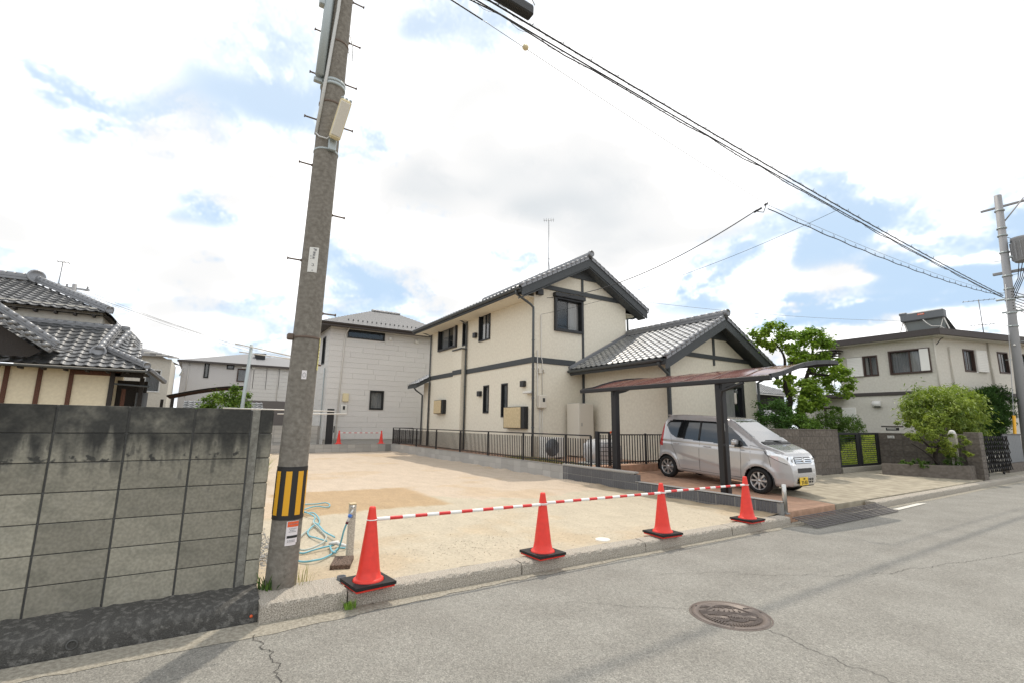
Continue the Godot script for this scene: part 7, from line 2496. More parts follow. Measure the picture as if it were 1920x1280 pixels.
func far_pole() -> void:
	var t := thing("utility_pole", "pale grey utility pole with transformer drum beside the pale house", "utility pole", V(30, 0, -5.7))
	var A := V(30, 0, -5.72)
	var B := V(30, 12.35, -5.31)
	var at := func(y: float) -> Vector3: return A.lerp(B, y / 12.35)
	var s := Shape.new(true)
	s.tube([A, at.call(6.0), B], [0.175, 0.155, 0.135], 18); put(s, "shaft", M.pole_paint, t)
	bar(t, "crossarm", M.pole_paint, at.call(11.9) + V(0.35, 0, 0.5), V(0.09, 0.09, 2.4), 0.01, Basis(Vector3.UP, -0.0))
	bar(t, "crossarm", M.pole_paint, at.call(7.62 + 1.1) + V(0.2, 0, 0.45), V(0.12, 0.12, 1.9), 0.01)
	bar(t, "crossarm", M.galvanised, at.call(7.5) + V(0.2, 0, 0.25), V(0.08, 0.08, 1.5), 0.01)
	bar(t, "crossarm", M.galvanised, at.call(6.9) + V(0.2, 0, 0.25), V(0.08, 0.08, 1.2), 0.01)
	s = Shape.new(true); s.tube([at.call(10.9), V(30.2, 12.0, -4.55)], 0.03, 6); put(s, "brace", M.pole_paint, t)
	for y in [11.6, 10.75, 10.4, 9.6, 8.5, 7.9, 7.4, 6.8, 6.2]:
		s = Shape.new(true); s.lathe([Vector2(0.15, -0.03), Vector2(0.18, -0.03), Vector2(0.18, 0.03), Vector2(0.15, 0.03)], 16, at.call(y)); put(s, "band", M.galvanised, t)
	for k in 9:
		var y := 4.0 + 0.75 * k
		s = Shape.new(true)
		var c: Vector3 = at.call(y)
		s.tube([c, c + V(-0.1, 0, -0.36 if k % 2 else 0.36)], 0.014, 5); put(s, "rung", M.galvanised, t)
	# transformer
	s = Shape.new(true)
	s.lathe([Vector2(0, 9.05), Vector2(0.32, 9.06), Vector2(0.35, 9.1), Vector2(0.35, 10.05), Vector2(0.37, 10.08), Vector2(0.36, 10.16), Vector2(0.0, 10.22)], 24, V(30.1, 0, -4.82))
	var d := put(s, "transformer", M.pole_paint, t)
	for k in 14:
		var a := TAU * k / 14.0
		s = Shape.new(); s.box(V(30.1 + cos(a) * 0.36, 9.55, -4.82 + sin(a) * 0.36), V(0.10, 0.8, 0.02), Basis(Vector3.UP, -a)); put(s, "fin", M.pole_paint, d)
	bar(t, "fuse_holder", M.black_plastic, at.call(9.9) + V(-0.05, 0, 0.28), V(0.12, 0.30, 0.10), 0.02)
	bar(t, "bracket", M.galvanised, at.call(9.35) + V(0.0, 0, 0.32), V(0.12, 0.10, 0.5), 0.01)
	for k in 4:
		s = Shape.new(true)
		s.tube([V(29.95 + 0.05 * k, 9.0, -5.0 + 0.1 * k), V(29.9, 8.3, -5.1 + 0.06 * k), V(29.95, 7.8 - 0.15 * k, -5.35)], 0.016, 5); put(s, "lead", M.cable_black, t)
	s = Shape.new(true); s.lathe([Vector2(0, -0.05), Vector2(0.05, 0), Vector2(0, 0.05)], 10, at.call(5.35) + V(-0.2, 0, 0)); put(s, "knob", M.box_white, t)
	for k in 7:
		s = Shape.new(true)
		var y := 7.75 - 0.13 * k
		s.tube(hang(at.call(y) + V(-0.15, 0, 0.1), V(46, 8.6 - 0.3 * k, -3.2), 0.3, 10), 0.016, 5); put(s, "cable", M.cable_black, t)
	s = Shape.new(true); s.tube(hang(at.call(10.4), V(46, 11.5, -3.0), 0.2, 8), 0.012, 5); put(s, "cable", M.cable_black, t)
	# guy wire with orange guard
	t = thing("guy_wire", "guy wire with an orange guard sleeve beside the conifer", "guy wire", V(27.6, 0.2, -5.6))
	s = Shape.new(true); s.tube([V(27.55, 0.15, -5.62), V(29.8, 8.1, -5.5)], 0.012, 5); put(s, "strand", M.grey_metal, t)
	s = Shape.new(true); s.tube([V(27.62, 0.40, -5.62), V(28.15, 2.25, -5.59)], 0.055, 10); put(s, "sleeve", M.warn_yellow, t)

func cone(at: Vector3, label: String, group: String, turn := 0.0, far := false) -> void:
	var t := thing("traffic_cone", label, "traffic cone", at, group)
	var b := Basis(Vector3.UP, turn)
	var s := Shape.new()
	s.bev(at + V(0, 0.012, 0), V(0.37, 0.016, 0.37), 0.006, b)
	put(s, "foot", M.cone_red, t)
	if not far:
		# black rubber weight: a square slab with a round hole that the cone passes through
		s = Shape.new()
		var n := 32
		for k in n:
			var a0 := TAU * k / n
			var a1 := TAU * (k + 1) / n
			var sq := func(a: float) -> Vector3:
				var d := V(cos(a), 0, sin(a))
				return d * (0.192 / maxf(absf(d.x), absf(d.z)))
			var o0: Vector3 = at + b * sq.call(a0)
			var o1: Vector3 = at + b * sq.call(a1)
			var i0 := at + b * V(cos(a0) * 0.145, 0, sin(a0) * 0.145)
			var i1 := at + b * V(cos(a1) * 0.145, 0, sin(a1) * 0.145)
			var lo := V(0, 0.024, 0)
			var hi := V(0, 0.050, 0)
			s.quad(i0 + hi, i1 + hi, o1 + hi, o0 + hi)
			s.quad(o0 + hi, o1 + hi, o1 + lo, o0 + lo)
			s.quad(i1 + hi, i0 + hi, i0 + lo, i1 + lo)
		put(s, "weight", M.rubber, t)
	s = Shape.new(true)
	s.lathe([Vector2(0.138, 0.02), Vector2(0.140, 0.045), Vector2(0.136, 0.062), Vector2(0.124, 0.070), Vector2(0.114, 0.074), Vector2(0.1, 0.14), Vector2(0.040, 0.62), Vector2(0.0325, 0.672), Vector2(0.030, 0.69), Vector2(0.022, 0.699), Vector2(0.0, 0.70)], 32, at, b)
	put(s, "body", M.cone_red, t)

func cone_bar(a: Vector3, b: Vector3, label: String, group: String, seed_: int) -> void:
	var t := thing("cone_bar", label, "barrier bar", (a + b) * 0.5, group)
	var d := (b - a)
	var L := d.length()
	var u := d / L
	var rg := 0.047
	var n := 13
	var a2 := a + u * rg
	var l2 := L - 2 * rg
	# a long white end, then red and white by turns
	var cuts := [0.0, 0.065]
	for k in n: cuts.append(0.065 + 0.87 * (k + 1) / n)
	cuts.append(1.0)
	for k in cuts.size() - 1:
		var s := Shape.new(true)
		s.tube([a2 + u * l2 * cuts[k], a2 + u * l2 * cuts[k + 1]], 0.017, 12, false)
		put(s, "red_band" if k % 2 == 1 else "white_band", M.bar_red if k % 2 == 1 else M.bar_white, t)
	for e in [a, b]:
		var s := Shape.new(true)
		var q := []
		for k in 17: q.append(e + V(cos(TAU * k / 16.0), 0, sin(TAU * k / 16.0)) * rg)
		s.tube(q, 0.005, 6, false)
		put(s, "ring", M.bar_white, t)

func cones() -> void:
	var X := [1.45, 3.47, 5.55, 7.58]
	var lab := ["red traffic cone beside the grey pipe stub", "red traffic cone standing between the pipe stub and the round white lid", "red traffic cone on the kerb near the round white lid", "red traffic cone beside the end of the slate block wall"]
	for k in 4: cone(V(X[k], 0.135, [-4.70, -4.72, -4.74, -4.74][k]), lab[k], "cones along the kerb", [0.12, 0.05, -0.06, 0.03][k])
	var bl := ["red and white bar linked to the cone beside the pipe stub", "red and white bar between the two middle cones", "red and white bar ending at the cone beside the slate wall"]
	for k in 3: cone_bar(V(X[k], 0.715, -4.70 - 0.01 * k), V(X[k + 1], 0.715 - 0.012, -4.71 - 0.01 * k), bl[k], "bars between the cones", k)
	cone(V(6.09, 0.49, -26.2), "small far red cone before the pale sided house, beside its meter box", "cones behind the lot", 0.0, true)
	cone(V(8.33, 0.49, -26.2), "small far red cone beside the corner of the picket fence", "cones behind the lot", 0.0, true)
	cone_bar(V(6.09, 1.07, -26.2), V(8.33, 1.07, -26.2), "red and white bar between the two far cones", "bars between the cones", 5)

func tap_and_hose() -> void:
	var t := thing("water_standpipe", "square cream standpipe with a tap on the sandy lot", "standpipe", V(1.59, 0.1, -5.9))
	bar(t, "post", M.tap_post, V(1.585, 0.385, -5.90), V(0.072, 0.58, 0.072), 0.006)
	bar(t, "cap", M.beige_panel, V(1.585, 0.682, -5.90), V(0.080, 0.016, 0.080), 0.004)
	var s := Shape.new(true)
	s.tube([V(1.575, 0.625, -5.86), V(1.565, 0.63, -5.80), V(1.545, 0.60, -5.785), V(1.535, 0.575, -5.785)], [0.012, 0.013, 0.012, 0.011], 10)
	s.tube([V(1.565, 0.63, -5.80), V(1.565, 0.665, -5.80)], 0.009, 8)
	s.tube([V(1.535, 0.667, -5.80), V(1.595, 0.667, -5.80)], 0.007, 8)
	put(s, "tap", M.steel, t)
	bar(t, "sticker", M.print_grey, V(1.575, 0.545, -5.8625), V(0.03, 0.04, 0.003), 0.001)
	t = thing("hose_connector", "blue and white hose connector on the tap", "connector", V(1.52, 0.55, -5.79))
	s = Shape.new(true); s.lathe([Vector2(0, -0.016), Vector2(0.022, -0.016), Vector2(0.022, 0.016), Vector2(0, 0.016)], 14, V(1.531, 0.568, -5.786), Basis(Vector3.FORWARD, 0.35)); put(s, "collar", mat("connector_blue", 0.06, 0.2, 0.62, 0.4), t)
	s = Shape.new(true); s.tube([V(1.527, 0.555, -5.787), V(1.508, 0.505, -5.79)], [0.016, 0.014], 12); put(s, "sleeve", M.hose_white, t)
	s = Shape.new(true); s.tube([V(1.508, 0.505, -5.79), V(1.500, 0.482, -5.79)], [0.017, 0.015], 12); put(s, "nut", mat("connector_wine", 0.10, 0.015, 0.03, 0.5), t)
	# tangled hose
	t = thing("garden_hose", "tangled pale blue garden hose lying beside the leaning pole", "hose", V(1.5, 0.12, -6.5))
	var y := 0.137
	var smooth := func(p: Array, r: float, called: String, m: Material):
		var c := Curve3D.new()
		for i in p.size():
			var tg: Vector3 = (p[mini(i + 1, p.size() - 1)] - p[maxi(i - 1, 0)]) / 6.0
			c.add_point(p[i], -tg, tg)
		c.bake_interval = 0.025
		var q := []
		for v in c.get_baked_points(): q.append(v)
		var sh := Shape.new(true)
		sh.tube(q, r, 8)
		put(sh, called, m, t)
	var F := func(a: Array, dy := 0.0) -> Array:
		var o := []
		for i in a.size(): o.append(V(a[i][0], y + dy + 0.010 * sin(i * 1.9 + dy * 90.0), a[i][1]))
		return o
	var r := 0.0105
	smooth.call([V(1.500, 0.485, -5.79), V(1.478, 0.41, -5.80), V(1.462, 0.30, -5.82), V(1.452, 0.20, -5.88), V(1.46, 0.15, -6.02)] + F.call([[1.44, -5.95], [1.42, -6.04], [1.46, -6.32]], 0.0065), r, "hose_run", M.hose_blue)
	smooth.call(F.call([[1.60, -6.15], [1.52, -6.15], [1.42, -6.0], [1.28, -5.84], [1.17, -5.75], [1.10, -5.78], [1.04, -5.88], [0.98, -6.05], [1.02, -6.3], [1.13, -6.20], [1.24, -6.23], [1.38, -6.28], [1.52, -6.38]]), r, "hose_run", M.hose_blue)
	smooth.call(F.call([[1.10, -6.24], [1.15, -6.24], [1.25, -6.31], [1.40, -6.45], [1.49, -6.70], [1.53, -6.93], [1.53, -7.40], [1.53, -7.78], [1.61, -8.09], [1.64, -8.23]], 0.016), r, "hose_run", M.hose_pale)
	smooth.call(F.call([[1.47, -6.56], [1.39, -6.80], [1.35, -7.03], [1.38, -7.30], [1.51, -7.60], [1.62, -7.80], [1.69, -8.20], [1.69, -8.59], [1.61, -8.72], [1.56, -8.96], [1.61, -9.02], [1.84, -9.27], [2.02, -9.18], [2.10, -9.34], [2.07, -9.56], [1.91, -9.61], [1.71, -9.64], [1.59, -9.41], [1.40, -9.3]], 0.006), r, "hose_run", M.hose_blue)
	smooth.call(F.call([[1.58, -6.64], [1.59, -6.79], [1.55, -7.09], [1.55, -7.51], [1.55, -7.84], [1.64, -8.23], [1.60, -8.48], [1.54, -8.89], [1.5, -9.1]], 0.024), r, "hose_run", M.hose_blue)
	smooth.call(F.call([[1.37, -7.31], [1.20, -6.91], [1.08, -6.6]], 0.0065), r, "hose_run", M.hose_pale)
	s = Shape.new(true); s.tube([V(1.46, 0.155, -6.38), V(1.53, 0.165, -6.34), V(1.57, 0.16, -6.40)], [0.018, 0.026, 0.018], 10); put(s, "nozzle", M.hose_white, t)
	s = Shape.new(true); s.tube([V(1.54, 0.16, -6.34), V(1.62, 0.145, -6.22), V(1.66, 0.14, -6.12)], [0.022, 0.018, 0.013], 10); put(s, "nozzle_tip", M.hose_white, t)
	# slab, pipe stub, lid
	t = thing("stone_slab", "thick brown stone slab lying in front of the standpipe", "slab", V(1.42, 0.1, -5.54))
	bar(t, "slab", M.old_brick, V(1.42, 0.135, -5.55), V(0.20, 0.055, 0.36), 0.005, Basis(Vector3.UP, -0.36))
	t = thing("pipe_stub", "short grey plastic pipe stub beside a red cone", "pipe", V(1.27, 0.1, -4.93))
	s = Shape.new(true)
	s.lathe([Vector2(0.040, 0.09), Vector2(0.043, 0.175), Vector2(0.041, 0.178), Vector2(0.036, 0.176), Vector2(0.035, 0.12), Vector2(0, 0.12)], 24, V(1.27, 0, -4.955)); put(s, "socket", M.pvc_grey, t)
	t = thing("inspection_lid", "round white inspection lid set in the sand", "lid", V(4.64, 0.12, -4.98))
	s = Shape.new(true)
	s.lathe([Vector2(0.098, 0.09), Vector2(0.098, 0.130), Vector2(0.094, 0.134), Vector2(0.0, 0.135)], 32, V(4.66, 0, -4.99)); put(s, "lid", M.lid_white, t)

func road_things() -> void:
	# cast iron cover: rim, recessed field and raised picture (mountain, bands of waves, rose)
	var c := V(4.045, 0.0, -2.75)
	var y := 0.0115
	var t := thing("manhole_cover", "round brown cast iron manhole cover with raised mountain and flower picture", "manhole cover", c)
	var s := Shape.new(true)
	s.lathe([Vector2(0.0, y + 0.001), Vector2(0.262, y + 0.001), Vector2(0.268, y + 0.007), Vector2(0.315, y + 0.007), Vector2(0.318, y - 0.01)], 56, c)
	put(s, "cover", M.iron_brown, t)
	s = Shape.new(true)
	s.lathe([Vector2(0.322, y - 0.012), Vector2(0.322, y + 0.004), Vector2(0.335, y + 0.004), Vector2(0.337, y - 0.012)], 56, c)
	put(s, "frame", M.iron_brown, t)
	# the picture stands upright for a viewer on the lot side looking to the right, so turn it
	var turn := Basis(Vector3.UP, deg_to_rad(-40))
	var L := func(sh: Shape, p: Array, r := 0.008):
		var q := []
		for k in p: q.append(c + turn * V(k[0], 0, -k[1]) + V(0, y + 0.005, 0))
		sh.tube(q, r, 5)
	s = Shape.new()
	L.call(s, [[-0.20, 0.06], [-0.07, 0.19], [-0.035, 0.205], [0.035, 0.205], [0.07, 0.19], [0.20, 0.06]])
	L.call(s, [[-0.085, 0.155], [-0.05, 0.17], [-0.02, 0.15], [0.01, 0.172], [0.04, 0.15], [0.085, 0.158]])
	for k in 6: L.call(s, [[-0.12 + 0.045 * k, 0.07], [-0.10 + 0.04 * k, 0.11 + 0.02 * sin(k * 2.0)]], 0.0065)
	for q in [[-0.22, 0.13], [0.16, 0.16], [-0.2, 0.16]]: L.call(s, [[q[0], q[1]], [q[0] + 0.04, q[1] + 0.012], [q[0] + 0.075, q[1]]], 0.0065)
	put(s, "mountain", M.iron_brown, t)
	s = Shape.new()
	for j in 4:
		var p := []
		for k in 23: p.append([-0.245 + 0.0215 * k, 0.045 - 0.022 * j + 0.007 * sin(k * 1.1 + j)])
		var o := []
		for q in p:
			if Vector2(q[0], q[1]).length() < 0.255: o.append(q)
		L.call(s, o, 0.0065)
	put(s, "wave_band", M.iron_brown, t)
	s = Shape.new()
	for q in [[0.04, -0.08, 0.085], [-0.10, -0.11, 0.06], [0.15, -0.06, 0.05]]:
		for k in 4:
			var p := []
			var rr: float = q[2] * (1.0 - 0.24 * k)
			for i in 15:
				var a := TAU * i / 14.0
				p.append([q[0] + cos(a) * rr * (1.0 + 0.10 * sin(a * 5.0 + k)), q[1] + sin(a) * rr * 0.78 * (1.0 + 0.10 * cos(a * 4.0 + k))])
			L.call(s, p, 0.006)
	put(s, "flower", M.iron_brown, t)
	s = Shape.new()
	for k in 26:
		var a := PI + 0.25 + (PI - 0.5) * k / 25.0
		L.call(s, [[cos(a) * 0.205, sin(a) * 0.205], [cos(a) * 0.25, sin(a) * 0.25]], 0.0065)
	put(s, "ray_border", M.iron_brown, t)
	s = Shape.new()
	for a in [0.4, 2.5, 4.4]: s.box(c + V(cos(a) * 0.292, y + 0.007, sin(a) * 0.292), V(0.03, 0.003, 0.012), Basis(Vector3.UP, -a + PI / 2))
	put(s, "key_slot", M.crack, t)
	# ribbed ramp at the drive
	for k in 4:
		t = thing("kerb_ramp", ["dark ribbed plastic ramp section touching the end of the slate wall", "dark ribbed plastic ramp section, second from the slate wall", "dark ribbed plastic ramp section, third from the slate wall", "dark ribbed plastic ramp section farthest from the slate wall"][k], "ramp", V(8.8 + 0.82 * k, 0, -4.6), "ramp sections at the drive")
		var x0 := 8.64 + 0.82 * k
		var x1 := x0 + 0.815
		s = Shape.new()
		s.prism(PackedVector2Array([Vector2(-4.19, 0.012), Vector2(-4.62, 0.118), Vector2(-4.87, 0.122), Vector2(-4.87, 0.0), Vector2(-4.19, 0.004)]), x0, x1, Vector3.ZERO, V(0, 0, 1), V(0, 1, 0))
		put(s, "wedge", M.ramp_plastic, t)
		for j in 9:
			var f := (j + 0.5) / 9.0
			s = Shape.new()
			s.bev(V((x0 + x1) / 2, lerpf(0.016, 0.118, f) + 0.0, lerpf(-4.20, -4.61, f)), V(x1 - x0 - 0.02, 0.014, 0.022), 0.004, Basis(Vector3.RIGHT, 0.24))
			put(s, "rib", M.ramp_plastic, t)
	# white road paint remnant and cracks
	s = Shape.new()
	s.quad(V(12.15, 0.0085, -4.40), V(13.6, 0.0085, -4.46), V(13.9, 0.0085, -4.36), V(12.2, 0.0085, -4.30))
	structure(s, "road_marking", M.road_white)
	var n := hash_noise(61, 1.0, 3)
	for q in [[V(0.52, 0, -4.42), V(0.62, 0, -3.3), 0.007], [V(0.62, 0, -3.3), V(0.45, 0, -2.2), 0.006], [V(4.0, 0, -2.42), V(3.9, 0, -1.3), 0.005], [V(3.85, 0, -3.02), V(3.0, 0, -3.75), 0.004], [V(5.2, 0, -3.4), V(6.5, 0, -2.6), 0.005], [V(6.5, 0, -2.6), V(9.5, 0, -2.0), 0.005], [V(4.4, 0, -3.9), V(5.3, 0, -3.45), 0.004]]:
		s = Shape.new()
		var prev := Vector3.ZERO
		var pw := 0.0
		var d: Vector3 = (q[1] - q[0])
		var cnt := int(d.length() / 0.03)
		var sd := V(-d.z, 0, d.x).normalized()
		for k in cnt + 1:
			var f := float(k) / cnt
			var p: Vector3 = q[0] + d * f + sd * (0.07 * n.get_noise_1d(f * 4.0 + q[0].x * 9.0) + 0.03 * n.get_noise_1d(f * 30.0 + q[0].z * 5.0))
			p.y = 0.012 + lerpf(0.0, 0.012, clampf((p.z + 4.36) / 1.86, 0, 1)) + 0.008 * clampf((p.z + 2.5) / 2.5, 0, 1) - 0.008
			var wd: float = q[2] * (0.5 + 0.5 * absf(n.get_noise_1d(f * 22.0 + 3.0)) * 2.0) * 0.6
			if k > 0: s.quad(prev + sd * pw, p + sd * wd, p - sd * wd, prev - sd * pw)
			prev = p; pw = wd
		structure(s, "road_crack", M.crack)

# ---------------------------------------------------------------- plants
# leaves spread in clumps through ellipsoids; each leaf a small bent blade of two triangles
func foliage(blobs: Array, count: int, size: float, ca: Color, cb: Color, hollow := 0.55, shape := 0.5, droop := 0.3) -> Shape:
	var s := Shape.new(true)
	s.sm(false)
	s.colored = true
	var clumps := []
	var vol := 0.0
	for b in blobs: vol += b[1].x * b[1].y * b[1].z
	for b in blobs:
		var k := int(maxf(6, 0.013 * count * b[1].x * b[1].y * b[1].z / vol))
		for i in k:
			var d := V(rng.randfn(), rng.randfn(), rng.randfn()).normalized()
			var r := pow(rng.randf(), 0.33) * (1.0 - hollow) + hollow
			clumps.append([b[0] + V(d.x * b[1].x, d.y * b[1].y, d.z * b[1].z) * r * R(0.8, 1.04), minf(b[1].x, minf(b[1].y, b[1].z)) * R(0.16, 0.34), R(0, 1)])
	for i in count:
		var c: Array = clumps[rng.randi() % clumps.size()]
		var o: Vector3 = V(rng.randfn(), rng.randfn() * 0.8, rng.randfn()) * c[1] * 0.62
		var p: Vector3 = c[0] + o
		var dir := V(R(-1, 1), R(-0.5, 0.6) - droop, R(-1, 1)).normalized()
		var nrm := V(R(-0.6, 0.6), 1.0, R(-0.6, 0.6)).normalized()
		var sd := dir.cross(nrm).normalized()
		var l := size * R(0.7, 1.3)
		var w := l * shape
		var mid := p + dir * l * 0.5 + nrm * l * 0.10
		s.col = ca.lerp(cb, clampf(c[2] * 0.6 + R(0, 0.4), 0, 1))
		s.tri(p, mid + sd * w * 0.5, p + dir * l)
		s.tri(p, p + dir * l, mid - sd * w * 0.5)
	return s

func limb(s: Shape, a: Vector3, b: Vector3, r0: float, r1: float, bend := 0.12) -> void:
	var p := []
	var rs := []
	var k := V(R(-1, 1), 0, R(-1, 1)) * bend * (b - a).length()
	for i in 7:
		var f := i / 6.0
		p.append(a.lerp(b, f) + k * sin(f * PI))
		rs.append(lerpf(r0, r1, f))
	s.tube(p, rs, 9)

func plant(called: String, label: String, cat: String, at: Vector3, limbs: Array, blobs: Array, count: int, size: float, ca: Color, cb: Color, opt := {}) -> void:
	var t := thing(called, label, cat, at, opt.get("group", ""))
	if limbs:
		var s := Shape.new(true)
		for l in limbs: limb(s, l[0], l[1], l[2], l[3], opt.get("bend", 0.12))
		put(s, "trunk", M.bark, t)
	var f := foliage(blobs, count, size, ca, cb, opt.get("hollow", 0.55), opt.get("shape", 0.5), opt.get("droop", 0.3))
	put(f, "crown", M[opt.get("mat", "leaf")], t)

func plants() -> void:
	# garden tree behind the wall, trunk forked, three crowns
	var b := V(17.7, 0.3, -8.8)
	plant("garden_tree", "cloud pruned garden tree with forked trunk behind the block wall", "tree", b,
		[[b, V(17.6, 2.0, -8.8), 0.24, 0.17], [V(17.6, 1.7, -8.8), V(16.7, 2.5, -8.6), 0.10, 0.08], [V(16.7, 2.5, -8.6), V(16.3, 3.6, -8.5), 0.08, 0.05], [V(16.7, 2.5, -8.6), V(17.0, 3.9, -8.6), 0.07, 0.04], [V(16.4, 3.3, -8.5), V(15.6, 3.7, -8.5), 0.04, 0.02], [V(17.6, 2.0, -8.8), V(18.4, 3.8, -8.7), 0.12, 0.06], [V(18.4, 3.6, -8.7), V(20.0, 3.6, -8.6), 0.06, 0.03], [V(16.3, 3.6, -8.5), V(15.6, 4.5, -8.5), 0.05, 0.02], [V(18.4, 3.8, -8.7), V(18.5, 4.9, -8.6), 0.06, 0.02]],
		[[V(15.75, 4.62, -8.5), V(0.72, 0.5, 0.6)], [V(18.45, 4.55, -8.6), V(0.75, 0.72, 0.6)], [V(17.4, 4.15, -8.6), V(0.6, 0.32, 0.4)], [V(20.25, 3.45, -8.6), V(0.55, 0.85, 0.5)], [V(19.2, 3.6, -8.6), V(0.6, 0.5, 0.45)], [V(17.35, 2.75, -8.5), V(0.95, 0.6, 0.5)], [V(16.2, 3.35, -8.5), V(0.36, 0.3, 0.3)], [V(18.5, 2.8, -8.6), V(0.5, 0.42, 0.4)]],
		14000, 0.11, Color(0.10, 0.20, 0.022), Color(0.32, 0.44, 0.06), {"shape": 0.75})
	# hedge bushes along the wall
	plant("garden_bush", "dark leafy bush between the beige wing and the garden tree", "bush", V(15.2, 0.3, -8.2), [], [[V(15.0, 1.75, -8.3), V(0.75, 0.9, 0.5)]], 5200, 0.085, Color(0.035, 0.085, 0.018), Color(0.10, 0.20, 0.04), {"shape": 0.6})
	plant("garden_bush", "light green low bush under the garden tree", "bush", V(16.4, 0.3, -8.2), [], [[V(16.4, 1.6, -8.25), V(0.85, 0.55, 0.5)]], 4600, 0.085, Color(0.07, 0.15, 0.022), Color(0.19, 0.30, 0.05), {"shape": 0.55})
	plant("garden_bush", "fine leaved bush leaning over the barred gate", "bush", V(18.8, 0.3, -8.2), [], [[V(18.4, 1.75, -8.2), V(0.85, 0.55, 0.5)], [V(19.4, 1.62, -8.1), V(0.8, 0.45, 0.5)], [V(18.9, 2.2, -8.3), V(0.3, 0.35, 0.25)], [V(17.9, 1.2, -8.0), V(0.3, 0.4, 0.3)]], 8500, 0.08, Color(0.06, 0.13, 0.022), Color(0.19, 0.28, 0.06), {"shape": 0.45})
	# big arching shrub, conifer, small maple-like tree in the planter
	plant("large_shrub", "large arching yellow green shrub behind the letter box wall", "shrub", V(22.6, 0.3, -6.6),
		[[V(22.6, 0.3, -6.4), V(22.4, 2.0, -6.4), 0.10, 0.06], [V(22.8, 0.3, -6.5), V(23.4, 2.2, -6.4), 0.09, 0.05]],
		[[V(22.4, 2.35, -6.4), V(1.4, 0.85, 0.9)], [V(23.9, 2.35, -6.2), V(1.1, 0.9, 0.8)], [V(21.3, 2.25, -6.5), V(0.55, 0.55, 0.6)], [V(23.2, 1.55, -6.1), V(1.3, 0.8, 0.7)]],
		24000, 0.15, Color(0.075, 0.14, 0.025), Color(0.38, 0.45, 0.085), {"shape": 0.28, "droop": 0.55, "mat": "leaf_gloss"})
	plant("conifer_shrub", "dark green feathery conifer beside the pale house front", "shrub", V(28.6, 0.3, -6.4),
		[[V(28.6, 0.3, -6.5), V(28.6, 2.6, -6.5), 0.12, 0.06]],
		[[V(28.2, 2.2, -6.5), V(1.3, 1.25, 0.7)], [V(26.9, 1.75, -6.5), V(0.7, 1.0, 0.5)], [V(27.4, 1.2, -6.2), V(1.2, 0.6, 0.5)], [V(29.4, 2.6, -6.4), V(1.2, 1.1, 0.6)]],
		15000, 0.17, Color(0.018, 0.055, 0.012), Color(0.075, 0.15, 0.025), {"shape": 0.22, "droop": -0.35, "hollow": 0.4})
	plant("planter_tree", "small bright yellow green tree growing in the low planter", "tree", V(19.5, 0.5, -5.75),
		[[V(19.55, 0.45, -5.7), V(19.5, 1.1, -5.7), 0.07, 0.05], [V(19.5, 0.9, -5.7), V(19.0, 1.5, -6.0), 0.04, 0.02], [V(19.5, 1.0, -5.7), V(19.9, 1.7, -5.5), 0.04, 0.02], [V(19.5, 0.55, -5.7), V(18.8, 1.2, -6.1), 0.025, 0.012]],
		[[V(19.25, 1.50, -5.95), V(0.55, 0.24, 0.45)], [V(19.85, 1.28, -5.4), V(0.5, 0.24, 0.4)], [V(19.7, 1.95, -5.65), V(0.4, 0.20, 0.35)], [V(18.9, 1.85, -6.2), V(0.3, 0.18, 0.3)], [V(19.5, 1.05, -5.6), V(0.45, 0.18, 0.35)], [V(19.9, 0.95, -5.25), V(0.3, 0.16, 0.25)], [V(19.55, 1.62, -5.75), V(0.4, 0.2, 0.3)]],
		6500, 0.075, Color(0.11, 0.17, 0.03), Color(0.36, 0.42, 0.075), {"shape": 0.5})
	plant("ground_shrub", "low green creeping plants filling the planter", "shrub", V(19.4, 0.5, -5.9), [], [[V(19.2, 0.58, -6.2), V(0.6, 0.12, 0.5)], [V(19.95, 0.66, -5.45), V(0.3, 0.22, 0.3)]], 2600, 0.06, Color(0.04, 0.10, 0.018), Color(0.16, 0.25, 0.05))
	# yard bush behind the stained wall
	plant("yard_bush", "round light green bush above the stained wall beside the laundry stand", "bush", V(0.7, 0.3, -21.5), [[V(0.72, 0.2, -21.6), V(0.7, 1.6, -21.6), 0.08, 0.05]],
		[[V(0.65, 2.15, -21.5), V(0.85, 0.62, 0.7)], [V(1.0, 2.55, -21.5), V(0.5, 0.4, 0.5)], [V(0.2, 1.75, -21.4), V(0.55, 0.4, 0.5)]], 6500, 0.11, Color(0.05, 0.115, 0.02), Color(0.24, 0.34, 0.05), {"shape": 0.5})
	lawn()
	weeds()

